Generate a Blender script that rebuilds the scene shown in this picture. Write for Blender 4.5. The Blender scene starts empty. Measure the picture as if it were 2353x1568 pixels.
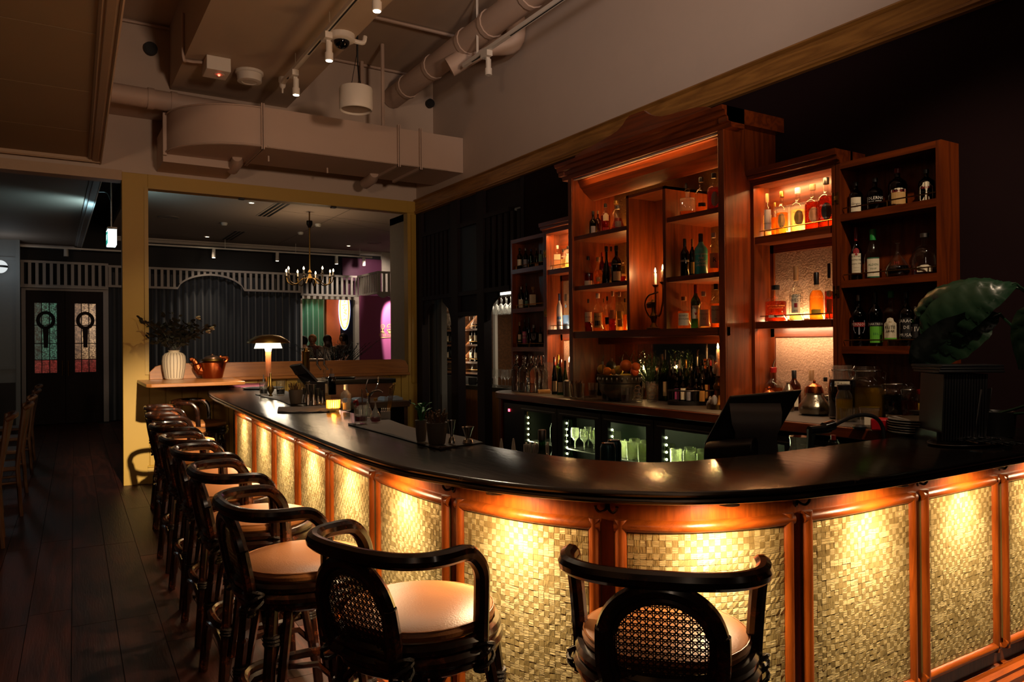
import bpy, math, random
import numpy as np
from mathutils import Vector, Matrix
random.seed(7)
SC = bpy.context.scene
COL = SC.collection
PI = math.pi

# ------------------------------------------------------------------ camera, world, exposure, lights
FPX = 1703.2
YAW, PIT, ROL = math.radians(31.825), math.radians(.261), math.radians(-.484)
EYE = np.array([0, 0, 1.5])
_fw = np.array([math.sin(YAW)*math.cos(PIT), math.cos(YAW)*math.cos(PIT), math.sin(PIT)])
_r0 = np.array([math.cos(YAW), -math.sin(YAW), 0.0]); _u0 = np.cross(_r0, _fw)
_rt = math.cos(ROL)*_r0 + math.sin(ROL)*_u0; _up = -math.sin(ROL)*_r0 + math.cos(ROL)*_u0
cam = bpy.data.cameras.new('camera'); camo = bpy.data.objects.new('camera', cam); COL.objects.link(camo)
cam.sensor_width = 36; cam.sensor_fit = 'HORIZONTAL'; cam.lens = FPX/2353*36; cam.clip_start = .05; cam.clip_end = 100
camo.matrix_world = Matrix(((_rt[0], _up[0], -_fw[0], 0), (_rt[1], _up[1], -_fw[1], 0), (_rt[2], _up[2], -_fw[2], 1.5), (0, 0, 0, 1)))
SC.camera = camo
world = bpy.data.worlds.new('world'); SC.world = world; world.use_nodes = True
world.node_tree.nodes['Background'].inputs[0].default_value = (.5, .42, .38, 1)
world.node_tree.nodes['Background'].inputs[1].default_value = .012
SC.view_settings.view_transform = 'Standard'; SC.view_settings.look = 'None'
SC.view_settings.gamma = 1; SC.view_settings.use_curve_mapping = False
SC.view_settings.exposure = 0.0
cy = SC.cycles
cy.max_bounces = 7; cy.diffuse_bounces = 3; cy.glossy_bounces = 3; cy.transmission_bounces = 4; cy.transparent_max_bounces = 14
cy.caustics_reflective = False; cy.caustics_refractive = False; cy.sample_clamp_indirect = 4; cy.sample_clamp_direct = 0
cy.use_adaptive_sampling = True; cy.adaptive_threshold = .02; cy.use_denoising = True
try: cy.denoiser = 'OPENIMAGEDENOISE'
except Exception: pass

def at(px, py, X=None, Y=None, Z=None):
    """point of the room seen at a photograph pixel, on a plane X=, Y= or Z="""
    d = _fw + _rt*((px-1176.5)/FPX) + _up*(-(py-784)/FPX)
    if X is not None: t = X/d[0]
    elif Y is not None: t = Y/d[1]
    else: t = (Z-1.5)/d[2]
    return EYE + d*t
def dep(p): return float((np.array(p)-EYE) @ _fw)
def ppm(p): return FPX/dep(p)          # photo pixels per metre at a point

def lamp(kind, loc, power, col=(1, .72, .45), size=.05, aim=None, size_y=None, angle=60, blend=.5, name=None):
    l = bpy.data.lights.new(name or 'lamp_light', kind); l.energy = power; l.color = col
    if kind == 'AREA':
        l.size = size
        if size_y: l.shape = 'RECTANGLE'; l.size_y = size_y
        else: l.shape = 'DISK'
    elif kind == 'SPOT':
        l.spot_size = math.radians(angle); l.spot_blend = blend; l.shadow_soft_size = size
    else: l.shadow_soft_size = size
    o = bpy.data.objects.new(l.name, l); COL.objects.link(o); o.location = loc
    if aim is not None:
        o.rotation_euler = (Vector(aim)-Vector(loc)).to_track_quat('-Z', 'Y').to_euler()
    return o
XW, YW, YB = 4.136, 9.05, 17.3      # side wall, yellow wall, far wall
WARM = (1, .66, .36); AMB = (1, .46, .14); COOL = (.62, .9, 1)
# soft area fills added behind the camera to lift the room's general light
lamp('AREA', (-1.2, -2.2, 3.3), 4, (1, .72, .5), .5, aim=(1.5, 4, 1.0))
lamp('AREA', (2.6, -2.6, 3.3), 1.6, (1, .74, .55), .5, aim=(3, 4, 2.6))
# assumed, unseen spots behind the photographer throwing light on to the ceiling and the upper wall, others over the bar and the aisle
lamp('SPOT', (1.8, -1.5, 2.4), 560, (1, .68, .47), .25, aim=(2.0, 6.0, 5.2), angle=66, blend=.9, name='ceiling_washer_fill')  # assumed spot out of view, added to lift the high ceiling
lamp('SPOT', (-2.4, -1.5, 2.2), 260, (1, .66, .4), .25, aim=(-1.0, 5, 3.9), angle=76, blend=.9, name='ceiling_washer_fill')  # unseen second spot, added to brighten the low ceiling on the left
lamp('SPOT', (.6, -1.0, 2.9), 520, (1, .82, .72), .2, aim=(4.1, 4.2, 4.55), angle=38, blend=1, name='wall_washer_fill')  # unseen spot, added to brighten the upper side wall
lamp('SPOT', (2.5, .4, 4.2), 260, (1, .74, .5), .05, aim=(3.9, 2.4, 1.6), angle=40, blend=.8, name='assumed_case_spot')  # assumed spot out of view, added to light the plant-end case and jars
lamp('SPOT', (.75, 1.0, 3.7), 5200, (1, .8, .55), .05, aim=(1.15, YW, .4), angle=15.5, blend=.9, name='assumed_dado_spot')  # assumed narrow spot, not seen, added to brighten the yellow dado and post

# ------------------------------------------------------------------ geometry helpers
def lin(h):
    if isinstance(h, str):
        c = [int(h[i:i+2], 16)/255 for i in (0, 2, 4)]
    else: c = [x/255 for x in h]
    return tuple((x/12.92 if x <= .04045 else ((x+.055)/1.055)**2.4) for x in c)+(1,)

class G:
    def __init__(s): s.v = []; s.f = []; s.m = []
    def add(s, vs, fs, mi=0):
        n = len(s.v); s.v += [tuple(map(float, p)) for p in vs]
        for f in fs: s.f.append(tuple(n+i for i in f)); s.m.append(mi)
        return s
    def box(s, x0, x1, y0, y1, z0, z1, mi=0):
        v = [(x, y, z) for x in (x0, x1) for y in (y0, y1) for z in (z0, z1)]
        return s.add(v, [(0, 1, 3, 2), (4, 6, 7, 5), (0, 4, 5, 1), (2, 3, 7, 6), (0, 2, 6, 4), (1, 5, 7, 3)], mi)
    def hexa(s, b, t, mi=0):            # 4 bottom, 4 top corners (ccw from above)
        return s.add(list(b)+list(t), [(3, 2, 1, 0), (4, 5, 6, 7)]+[(i, (i+1) % 4, 4+(i+1) % 4, 4+i) for i in range(4)], mi)
    def obox(s, c, sz, rz=0, mi=0, M=None):
        hx, hy, hz = [q/2 for q in sz]
        R = M or Matrix.Rotation(rz, 3, 'Z')
        v = [Vector(c)+R @ Vector((x, y, z)) for x in (-hx, hx) for y in (-hy, hy) for z in (-hz, hz)]
        return s.add(v, [(0, 1, 3, 2), (4, 6, 7, 5), (0, 4, 5, 1), (2, 3, 7, 6), (0, 2, 6, 4), (1, 5, 7, 3)], mi)
    def tube(s, pts, r, n=8, closed=False, mi=0, flat=1):
        P = [Vector(p) for p in pts]; k = len(P)
        R = list(r) if hasattr(r, '__len__') else [r]*k
        T = []
        for i in range(k):
            a = P[(i-1) % k] if (closed or i > 0) else P[i]; b = P[(i+1) % k] if (closed or i < k-1) else P[i]
            d = b-a; T.append(d.normalized() if d.length > 1e-9 else Vector((0, 0, 1)))
        u = T[0].orthogonal().normalized(); vs = []
        for i in range(k):
            u = (u-T[i]*u.dot(T[i]))
            u = u.normalized() if u.length > 1e-6 else T[i].orthogonal().normalized()
            w = T[i].cross(u)
            for j in range(n):
                a = 2*PI*j/n; vs.append(P[i]+(u*math.cos(a)+w*math.sin(a)*flat)*R[i])
        fs = []
        for i in range(k if closed else k-1):
            i2 = (i+1) % k
            for j in range(n):
                fs.append((i*n+j, i*n+(j+1) % n, i2*n+(j+1) % n, i2*n+j))
        if not closed: fs += [tuple(reversed(range(n))), tuple((k-1)*n+j for j in range(n))]
        return s.add(vs, fs, mi)
    def lathe(s, prof, n=20, c=(0, 0, 0), mi=0, sq=0, sy=1, cap=True):
        vs = []
        for r, z in prof:
            for j in range(n):
                a = 2*PI*(j+.5)/n; x, y = math.cos(a), math.sin(a)
                if sq:
                    q = (abs(x)**sq+abs(y)**sq)**(-1/sq); x *= q; y *= q
                vs.append((c[0]+r*x, c[1]+r*y*sy, c[2]+z))
        k = len(prof); fs = []
        for i in range(k-1):
            for j in range(n): fs.append((i*n+j, i*n+(j+1) % n, (i+1)*n+(j+1) % n, (i+1)*n+j))
        if cap:
            if prof[0][0] > 1e-4: fs.append(tuple(reversed(range(n))))
            if prof[-1][0] > 1e-4: fs.append(tuple((k-1)*n+j for j in range(n)))
        return s.add(vs, fs, mi)
    def prism(s, poly, a, b, ax='x', mi=0):      # poly of 2D points, extruded along an axis
        def P(q, t): return {'x': (t, q[0], q[1]), 'y': (q[0], t, q[1]), 'z': (q[0], q[1], t)}[ax]
        n = len(poly)
        return s.add([P(q, a) for q in poly]+[P(q, b) for q in poly],
                     [tuple(reversed(range(n))), tuple(range(n, 2*n))]+[(i, (i+1) % n, n+(i+1) % n, n+i) for i in range(n)], mi)
    def sweep(s, secs, mi=0, closed=False, ends=True):      # list of equal-length sections of 3D points, sections are closed loops
        n = len(secs[0]); k = len(secs); fs = []
        for i in range(k if closed else k-1):
            for j in range(n): fs.append((i*n+j, i*n+(j+1) % n, ((i+1) % k)*n+(j+1) % n, ((i+1) % k)*n+j))
        if ends and not closed: fs += [tuple(reversed(range(n))), tuple((k-1)*n+j for j in range(n))]
        return s.add([p for q in secs for p in q], fs, mi)
    def ball(s, c, r, n=12, m=8, mi=0, sc=(1, 1, 1)):
        pr = [(math.sin(PI*i/m), -math.cos(PI*i/m)) for i in range(m+1)]
        vs = [];
        for rr, z in pr:
            for j in range(n):
                a = 2*PI*j/n; vs.append((c[0]+r*rr*math.cos(a)*sc[0], c[1]+r*rr*math.sin(a)*sc[1], c[2]+r*z*sc[2]))
        fs = [(i*n+j, i*n+(j+1) % n, (i+1)*n+(j+1) % n, (i+1)*n+j) for i in range(m) for j in range(n)]
        return s.add(vs, fs, mi)
    def build(s, name, mat, parent=None, world=False, smooth=35, bevel=0):
        me = bpy.data.meshes.new(name); v = s.v
        if world and parent is not None:
            Mi = parent.matrix_basis.copy(); q = parent.parent
            while q is not None: Mi = q.matrix_basis @ Mi; q = q.parent
            Mi = Mi.inverted(); v = [tuple(Mi @ Vector(p)) for p in v]
        me.from_pydata(v, [], s.f)
        for m in (mat if isinstance(mat, (list, tuple)) else [mat]): me.materials.append(m)
        if isinstance(mat, (list, tuple)): me.polygons.foreach_set('material_index', s.m)
        me.validate(); fixn(me)
        if smooth:
            me.polygons.foreach_set('use_smooth', [True]*len(me.polygons)); me.set_sharp_from_angle(angle=math.radians(smooth))
        o = bpy.data.objects.new(name, me); COL.objects.link(o)
        if parent is not None: o.parent = parent
        if bevel:
            b = o.modifiers.new('edge', 'BEVEL'); b.width = bevel; b.segments = 2; b.limit_method = 'ANGLE'; b.angle_limit = .6
        return o
import bmesh
def fixn(me):
    bm = bmesh.new(); bm.from_mesh(me); bmesh.ops.recalc_face_normals(bm, faces=bm.faces[:]); bm.to_mesh(me); bm.free()

def tag(o, label=None, cat=None, group=None, kind=None):
    if label: o['label'] = label
    if cat: o['category'] = cat
    if group: o['group'] = group
    if kind: o['kind'] = kind
    return o
def thing(name, label, cat, loc=(0, 0, 0), rz=0, group=None):
    o = bpy.data.objects.new(name, None); COL.objects.link(o); o.location = loc; o.rotation_euler = (0, 0, rz); o.empty_display_size = .05
    return tag(o, label, cat, group)
def struct(name, g, m, parent=None, **k):
    o = g.build(name, m, parent, **k)
    if parent is None: o['kind'] = 'structure'
    return o
def kids(o): return [c for c in o.children]
def dup(o, parent=None):
    c = o.copy(); COL.objects.link(c)
    if parent is not None: c.parent = parent
    for ch in kids(o): dup(ch, c)
    return c
def inst(src, name, parent, loc=(0, 0, 0), rz=0, mat=None):     # another object on the same mesh
    o = bpy.data.objects.new(name, src.data); COL.objects.link(o); o.parent = parent; o.location = loc; o.rotation_euler = (0, 0, rz)
    return o
def cr(P, n=8, closed=False):           # Catmull-Rom
    P = [np.array(p, float) for p in P]
    Q = [P[-1]]+P+[P[0], P[1]] if closed else [2*P[0]-P[1]]+P+[2*P[-1]-P[-2]]
    o = []
    for i in range(1, len(Q)-2):
        p0, p1, p2, p3 = Q[i-1:i+3]
        for t in np.linspace(0, 1, n, endpoint=False):
            o.append(.5*((2*p1)+(-p0+p2)*t+(2*p0-5*p1+4*p2-p3)*t*t+(-p0+3*p1-3*p2+p3)*t**3))
    if not closed: o.append(P[-1])
    return o
def text_geo(s, size, align='CENTER', bend=None, off=0, squeeze=1):
    """flat lettering mesh lying in XZ, facing -Y; bend = radius of a cylinder to wrap round"""
    c = bpy.data.curves.new('lettering', 'FONT'); c.body = s; c.size = size; c.align_x = align; c.align_y = 'CENTER'; c.resolution_u = 1
    o = bpy.data.objects.new('lettering', c); COL.objects.link(o)
    dg = bpy.context.evaluated_depsgraph_get(); me = bpy.data.meshes.new_from_object(o.evaluated_get(dg))
    vs = [(v.co.x*squeeze, v.co.y) for v in me.vertices]; fs = [tuple(p.vertices) for p in me.polygons]
    bpy.data.objects.remove(o); bpy.data.curves.remove(c); bpy.data.meshes.remove(me)
    g = G()
    if bend: g.add([(bend*math.sin(x/bend), -bend*math.cos(x/bend), y+off) for x, y in vs], fs)
    else: g.add([(x, 0, y+off) for x, y in vs], fs)
    return g

# ------------------------------------------------------------------ materials
def nodes(name):
    m = bpy.data.materials.new(name); m.use_nodes = True; nt = m.node_tree
    return m, nt, nt.nodes['Principled BSDF'], nt.nodes.new, nt.links.new
def pm(name, col, rough=.5, metal=0, var=.12, scale=18, bump=0, bscale=None, coat=0, spec=.5, sheen=0, rnd=0, stretch=None, sub=0):
    m, nt, b, N, L = nodes(name)
    c = lin(col) if not isinstance(col, tuple) or max(col) > 1 else col+(1,)
    b.inputs['Roughness'].default_value = rough; b.inputs['Metallic'].default_value = metal
    b.inputs['Specular IOR Level'].default_value = spec; b.inputs['Coat Weight'].default_value = coat; b.inputs['Coat Roughness'].default_value = .12
    if sheen: b.inputs['Sheen Weight'].default_value = sheen
    tc = N('ShaderNodeTexCoord'); no = N('ShaderNodeTexNoise'); no.inputs['Scale'].default_value = scale; no.inputs['Detail'].default_value = 5
    src = tc.outputs['Object']
    if stretch:
        mp = N('ShaderNodeMapping'); mp.inputs['Scale'].default_value = stretch; L(src, mp.inputs[0]); src = mp.outputs[0]
    L(src, no.inputs['Vector'])
    mx = N('ShaderNodeMix'); mx.data_type = 'RGBA'
    mx.inputs['A'].default_value = tuple(x*(1-var) for x in c[:3])+(1,); mx.inputs['B'].default_value = tuple(min(1, x*(1+var)) for x in c[:3])+(1,)
    L(no.outputs['Fac'], mx.inputs['Factor'])
    out = mx.outputs['Result']
    if rnd:
        oi = N('ShaderNodeObjectInfo'); hs = N('ShaderNodeHueSaturation'); mr = N('ShaderNodeMapRange')
        mr.inputs['To Min'].default_value = 1-rnd; mr.inputs['To Max'].default_value = 1+rnd
        L(oi.outputs['Random'], mr.inputs['Value']); L(mr.outputs[0], hs.inputs['Value']); L(out, hs.inputs['Color']); out = hs.outputs['Color']
    L(out, b.inputs['Base Color'])
    if bump:
        bn = N('ShaderNodeTexNoise'); bn.inputs['Scale'].default_value = bscale or scale*3; bn.inputs['Detail'].default_value = 6; L(src, bn.inputs['Vector'])
        bp = N('ShaderNodeBump'); bp.inputs['Strength'].default_value = bump; bp.inputs['Distance'].default_value = .01
        L(bn.outputs['Fac'], bp.inputs['Height']); L(bp.outputs[0], b.inputs['Normal'])
    return m
def wood(name, c1, c2, axis='z', rough=.35, scale=9, rnd=0, coat=.3, bump=.12, ring=.5):
    m, nt, b, N, L = nodes(name)
    b.inputs['Roughness'].default_value = rough; b.inputs['Coat Weight'].default_value = coat; b.inputs['Coat Roughness'].default_value = .2
    if not coat: b.inputs['Specular IOR Level'].default_value = .22
    tc = N('ShaderNodeTexCoord'); mp = N('ShaderNodeMapping')
    s = {'x': (.08, 1, 1), 'y': (1, .08, 1), 'z': (1, 1, .08)}[axis]; mp.inputs['Scale'].default_value = s
    L(tc.outputs['Object'], mp.inputs[0])
    vec = mp.outputs[0]
    if rnd:
        oi = N('ShaderNodeObjectInfo'); va = N('ShaderNodeVectorMath'); va.operation = 'ADD'
        ml = N('ShaderNodeMath'); ml.operation = 'MULTIPLY'; ml.inputs[1].default_value = 37
        L(oi.outputs['Random'], ml.inputs[0]); L(vec, va.inputs[0]); L(ml.outputs[0], va.inputs[1]); vec = va.outputs[0]
    n1 = N('ShaderNodeTexNoise'); n1.inputs['Scale'].default_value = scale; n1.inputs['Detail'].default_value = 2; L(vec, n1.inputs['Vector'])
    ri = N('ShaderNodeMath'); ri.operation = 'MULTIPLY'; ri.inputs[1].default_value = 14; L(n1.outputs['Fac'], ri.inputs[0])
    fr = N('ShaderNodeMath'); fr.operation = 'PINGPONG'; fr.inputs[1].default_value = 1; L(ri.outputs[0], fr.inputs[0])
    n2 = N('ShaderNodeTexNoise'); n2.inputs['Scale'].default_value = scale*22; n2.inputs['Detail'].default_value = 3; L(vec, n2.inputs['Vector'])
    ad = N('ShaderNodeMix'); ad.data_type = 'FLOAT'; ad.inputs['Factor'].default_value = 1-ring; L(fr.outputs[0], ad.inputs['A']); L(n2.outputs['Fac'], ad.inputs['B'])
    mx = N('ShaderNodeMix'); mx.data_type = 'RGBA'; mx.inputs['A'].default_value = lin(c1); mx.inputs['B'].default_value = lin(c2); L(ad.outputs['Result'], mx.inputs['Factor'])
    out = mx.outputs['Result']
    if rnd:
        hs = N('ShaderNodeHueSaturation'); mr = N('ShaderNodeMapRange'); mr.inputs['To Min'].default_value = 1-rnd; mr.inputs['To Max'].default_value = 1+rnd
        L(oi.outputs['Random'], mr.inputs['Value']); L(mr.outputs[0], hs.inputs['Value']); L(out, hs.inputs['Color']); out = hs.outputs['Color']
    L(out, b.inputs['Base Color'])
    bp = N('ShaderNodeBump'); bp.inputs['Strength'].default_value = bump; bp.inputs['Distance'].default_value = .004; L(n2.outputs['Fac'], bp.inputs['Height']); L(bp.outputs[0], b.inputs['Normal'])
    return m
def emit(name, col, st):
    m = bpy.data.materials.new(name); m.use_nodes = True; nt = m.node_tree; nt.nodes.clear()
    e = nt.nodes.new('ShaderNodeEmission'); o = nt.nodes.new('ShaderNodeOutputMaterial'); e.inputs[0].default_value = col+(1,); e.inputs[1].default_value = st
    nt.links.new(e.outputs[0], o.inputs[0]); return m
def glass(name, col, gloss=1.0, glow=0.0, rough=.03, ior=1.45):
    """thin coloured glass: clear tint, mirror-like at grazing angles, optional scatter for liquids"""
    m = bpy.data.materials.new(name); m.use_nodes = True; nt = m.node_tree; nt.nodes.clear(); N = nt.nodes.new; L = nt.links.new
    t = N('ShaderNodeBsdfTransparent'); t.inputs[0].default_value = col+(1,)
    g = N('ShaderNodeBsdfGlossy'); g.inputs['Roughness'].default_value = rough
    fr = N('ShaderNodeFresnel'); ge = N('ShaderNodeNewGeometry'); mi_ = N('ShaderNodeMath'); mi_.operation = 'MULTIPLY_ADD'
    mi_.inputs[1].default_value = 1/ior-ior; mi_.inputs[2].default_value = ior; L(ge.outputs['Backfacing'], mi_.inputs[0]); L(mi_.outputs[0], fr.inputs[0])
    mu = N('ShaderNodeMath'); mu.operation = 'MULTIPLY'; mu.inputs[1].default_value = gloss; mu.use_clamp = True; L(fr.outputs[0], mu.inputs[0])
    base = t.outputs[0]
    if glow:
        tr = N('ShaderNodeBsdfTranslucent'); tr.inputs[0].default_value = col+(1,)
        mx0 = N('ShaderNodeMixShader'); mx0.inputs[0].default_value = glow; L(base, mx0.inputs[1]); L(tr.outputs[0], mx0.inputs[2]); base = mx0.outputs[0]
    mx = N('ShaderNodeMixShader'); L(mu.outputs[0], mx.inputs[0]); L(base, mx.inputs[1]); L(g.outputs[0], mx.inputs[2])
    o = N('ShaderNodeOutputMaterial'); L(mx.outputs[0], o.inputs[0]); return m

PLASTER = pm('plaster_beige', 'b9a596', .85, var=.05, scale=3, bump=.05, bscale=60)
CEILW = pm('ceiling_paint', 'b5a08c', .85, var=.06, scale=2.5, bump=.05, bscale=40)
RAFTP = pm('ceiling_board', '9a7f60', .8, var=.05, scale=2)
TRIMP = pm('trim_paint', 'a98d72', .6, var=.05)
DUCTP = pm('duct_paint', 'b9a090', .6, var=.05, scale=4)
WHITEM = pm('white_metal', 'd8cfc4', .45, var=.03)
AUBER = pm('aubergine_wall', '1c0d0f', .8, var=.12, scale=5, bump=.05, spec=.12)
AUBERT = pm('aubergine_timber', '1b1114', .6, var=.1, spec=.2)
MUSTARD = pm('mustard_paint', 'ab8734', .55, var=.05, scale=4, bump=.03, bscale=80)
MUSTARD2 = pm('mustard_trim', 'a5822c', .45, var=.04)
BLACKP = pm('black_paint', '0b0b0c', .6, var=.1)
BLKPL = pm('black_plastic', '121214', .35, var=.1)
GREYPL = pm('grey_plastic', '5a5a5e', .45, var=.06)
STEEL = pm('steel', 'b8b4ae', .22, 1, var=.06, scale=30)
STEELD = pm('dull_steel', '8a8580', .38, 1, var=.1, scale=20)
CHROME = pm('chrome', 'dcdcdc', .08, 1, var=.02)
BRASS = pm('brass', 'b08a45', .25, 1, var=.12, scale=20)
BRASSD = pm('aged_brass', '6b5228', .4, 1, var=.25, scale=25)
BRONZE = pm('dark_bronze', '2e1f14', .35, 1, var=.2)
COPPER = pm('copper', 'a5562c', .26, 1, var=.22, scale=12, bump=.2, bscale=40)
OAK = wood('oak_moulding', '6a431c', 'a87638', 'y', .4)
SHELFOAK = wood('oak_shelf', '7a4a22', 'a5682f', 'x', .38, ring=.4)
CHERRY_Z = wood('cherry_upright', '3c1405', '7a3409', 'z', .36, 8)
CHERRY_Y = wood('cherry_shelf', '3c1405', '7a3409', 'y', .36, 8)
TEAK_Z = wood('teak_upright', '5c2407', '96470f', 'z', .3, 14, ring=.35, coat=.5)
TEAK_H = wood('teak_rail', '5c2407', '96470f', 'x', .3, 14, ring=.35, coat=.5)
PLANKM = wood('oak_plank', '1a0806', '3d1a11', 'y', .42, 5, rnd=.3, coat=0, bump=.35, ring=.7)
FLOORD = pm('floor_slab_dark', '140b09', .6)  # even dark colour of the slab under the planks
GOLD_A = pm('gold_leaf_across', 'c8b078', .42, .45, var=.22, scale=26, bump=.35, bscale=30, stretch=(1, 1, 7))  # lighter copy: sheen of this grain direction put into the colour
GOLD_B = pm('gold_leaf_along', '9c8450', .45, .45, var=.25, scale=26, bump=.35, bscale=30, stretch=(7, 7, 1))  # darker copy: duller reflection of this grain direction put into the colour
GROUT = pm('gold_grout', '5e4a20', .6, .3)
GOLDW = pm('gold_wallpaper', '8a6a3c', .5, .35, var=.3, scale=60, bump=.5, bscale=90)
SILVERW = pm('embossed_wallpaper', 'b08f78', .55, .2, var=.3, scale=70, bump=.6, bscale=90)
RATTAN, nt, b_, N_, L_ = nodes('dark_rattan')
b_.inputs['Roughness'].default_value = .25; b_.inputs['Coat Weight'].default_value = .5; b_.inputs['Coat Roughness'].default_value = .1
tc = N_('ShaderNodeTexCoord'); nz = N_('ShaderNodeTexNoise'); nz.inputs['Scale'].default_value = 13; nz.inputs['Detail'].default_value = 4; nz.inputs['Roughness'].default_value = .7; L_(tc.outputs['Object'], nz.inputs[0])
rp = N_('ShaderNodeValToRGB'); el = rp.color_ramp.elements; el[0].position = .40; el[0].color = lin('170b06'); el[1].position = .76; el[1].color = lin('a8683a')
e_ = el.new(.56); e_.color = lin('2c140a'); e_ = el.new(.66); e_.color = lin('5e2d14'); L_(nz.outputs['Fac'], rp.inputs[0]); L_(rp.outputs[0], b_.inputs['Base Color'])
RATBIND = pm('rattan_binding', '20140c', .45, var=.4, scale=80, bump=.4)
LEATHER = pm('tan_leather', 'ab6d3a', .42, var=.1, scale=8, bump=.12, bscale=180)
CANE = pm('cane', '3a2010', .4, var=.3, scale=60)
CANEN = pm('natural_rattan', '5e3c20', .5, var=.3, scale=20)
LINEN = pm('dark_linen', '2d2422', .9, var=.12, scale=300, bump=.2, bscale=500, sheen=.2)
LINENG = pm('grey_linen', '3d3a3a', .9, var=.12, scale=200, bump=.3, bscale=400)
CERAM = pm('grey_stoneware', '6a645c', .6, var=.12, scale=160, bump=.06)
PAPER = pm('label_paper', 'd8ccb0', .7, var=.04)
PAPERT = pm('tan_label', 'b08a52', .7, var=.06)
INK = pm('ink', '16120f', .6)
INKR = pm('red_ink', '8e1c18', .6)
INKW = pm('white_ink', 'd8d2c6', .6)
CORK = pm('cork', '9a6c40', .7, var=.2, scale=60)
GLASSC = glass('clear_glass', (.93, .93, .9))
GLASSP = glass('pale_glass', (.97, .97, .95), gloss=2.2, glow=.06)
CRYSTAL = pm('crystal', 'f2f2ee', .02, var=0); CRYSTAL.node_tree.nodes['Principled BSDF'].inputs['Transmission Weight'].default_value = 1
BLACKGL = glass('dark_glass', (.03, .035, .03), gloss=1.2)
GREENGL = glass('green_glass', (.12, .3, .12))
EMW = emit('lamp_glow', (1, .86, .62), 14)
FLAME = emit('flame', (1, .62, .22), 60)
# ------------------------------------------------------------------ floor of oak planks
DRIFT = .022
g = G().box(-7, 9, -5, 24, -.12, -.012); floor = struct('floor', g, FLOORD)
g = G().box(-.103, .103, -.9, .9, -.012, 0); plank0 = g.build('plank', PLANKM, floor, bevel=.0015)
first = True
for k in range(-9, 8):
    x = .085+.2095*k; y = 1.2+random.random()*1.6
    while y < 17.2:
        if k < 7 or y < 3.2:
            if not (y > 10.5 and (k < -6 or k > 4)):
                o = plank0 if first else inst(plank0, 'plank', floor); first = False
                o.location = (x+DRIFT*y, y, random.uniform(-.0012, .0006)); o.rotation_euler = (0, 0, -math.atan(DRIFT))
        y += 1.803

# ------------------------------------------------------------------ right wall, moulding
g = G().box(XW, XW+.2, -5, YW+.2, 3.42, 5.0); struct('wall_right_upper', g, PLASTER)
g = G().box(XW, XW+.2, -5, 6.42, 0, 3.25); wallr = struct('wall_right', g, AUBER)
prof = [(XW+.02, 3.43), (XW-.045, 3.43), (XW-.05, 3.418), (XW-.02, 3.405), (XW-.02, 3.29), (XW-.035, 3.28), (XW-.04, 3.262), (XW-.025, 3.255), (XW-.03, 3.24), (XW+.02, 3.235)]
g = G().prism(prof, -5, YW, 'y'); struct('trim_1', g, OAK, smooth=25)

# ------------------------------------------------------------------ yellow wall with beam, posts and boarded dado
pA = at(284, 1117, Y=YW); XL = pA[0]; XJ = at(341, 600, Y=YW)[0]; XR0 = at(937, 600, Y=YW)[0]
ZB1, ZB0 = at(600, 427.5, Y=YW)[2], at(600, 458, Y=YW)[2]
TH = .13
g = G().box(XL, XJ, YW, YW+TH, 0, ZB1); struct('wall_post_left', g, MUSTARD, bevel=.004)
g = G().box(XR0, XW, YW, YW+TH, 0, ZB1); struct('wall_post_right', g, MUSTARD, bevel=.004)
g = G().box(XJ, XR0, YW, YW+TH, ZB0, ZB1); struct('beam_opening', g, MUSTARD)
g = G().box(XJ-.04, XJ, YW-.012, YW, 1.2, ZB0).box(XJ-.04, XR0+.1, YW-.012, YW, ZB0, ZB0+.012).box(XR0+.045, XR0+.1, YW-.018, YW, 1.0, ZB0-.02)
struct('trim_2', g, MUSTARD2)
ZS = at(345, 872.5, Y=YW)[2]            # shelf height
g = G().box(XJ-.04, XR0+.05, YW+.012, YW+TH, 0, ZS+.0); dado = struct('wall_dado', g, MUSTARD2)
bw = .166; x = XJ-.0
i = 0
while x < XR0:
    w = min(bw, XR0-x); g = G().box(x+.006, x+w-.006, YW-.006, YW+.014, .145, ZS-.03).box(x+w*.5-.002, x+w*.5+.002, YW-.0061, YW+.01, .2, .21)
    g = G().box(x+.005, x+w-.005, YW-.006, YW+.014, .2, ZS-.03); g.build('dado_board', MUSTARD, dado, bevel=.003); x += bw
prof = [(YW+.01, 0), (YW-.012, 0), (YW-.012, .1), (YW-.016, .106), (YW-.010, .128), (YW-.010, .175), (YW-.02, .182), (YW-.02, .19), (YW-.004, .2), (YW+.01, .2)]
g = G().prism(prof, XJ-.02, XR0, 'x'); struct('baseboard_back', g, MUSTARD, smooth=20)
g = G()                                   # small black magnetic catches under the beam
for px, py in ((555, 451), (766, 471)):
    p = at(px, py, Y=YW+.05); G().box(p[0]-.03, p[0]+.03, YW+.02, YW+.08, ZB0-.018, ZB0-.001).build('door_stop', BLACKP, bpy.data.objects['beam_opening'])
p = at(942, 924, Y=YW); o = G().box(p[0]-.012, p[0]+.012, YW-.012, YW-.001, p[2]-.03, p[2]+.03).build('wall_socket', BLACKP)
tag(o, 'small black socket on the yellow post beside the screen', 'socket')
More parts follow.
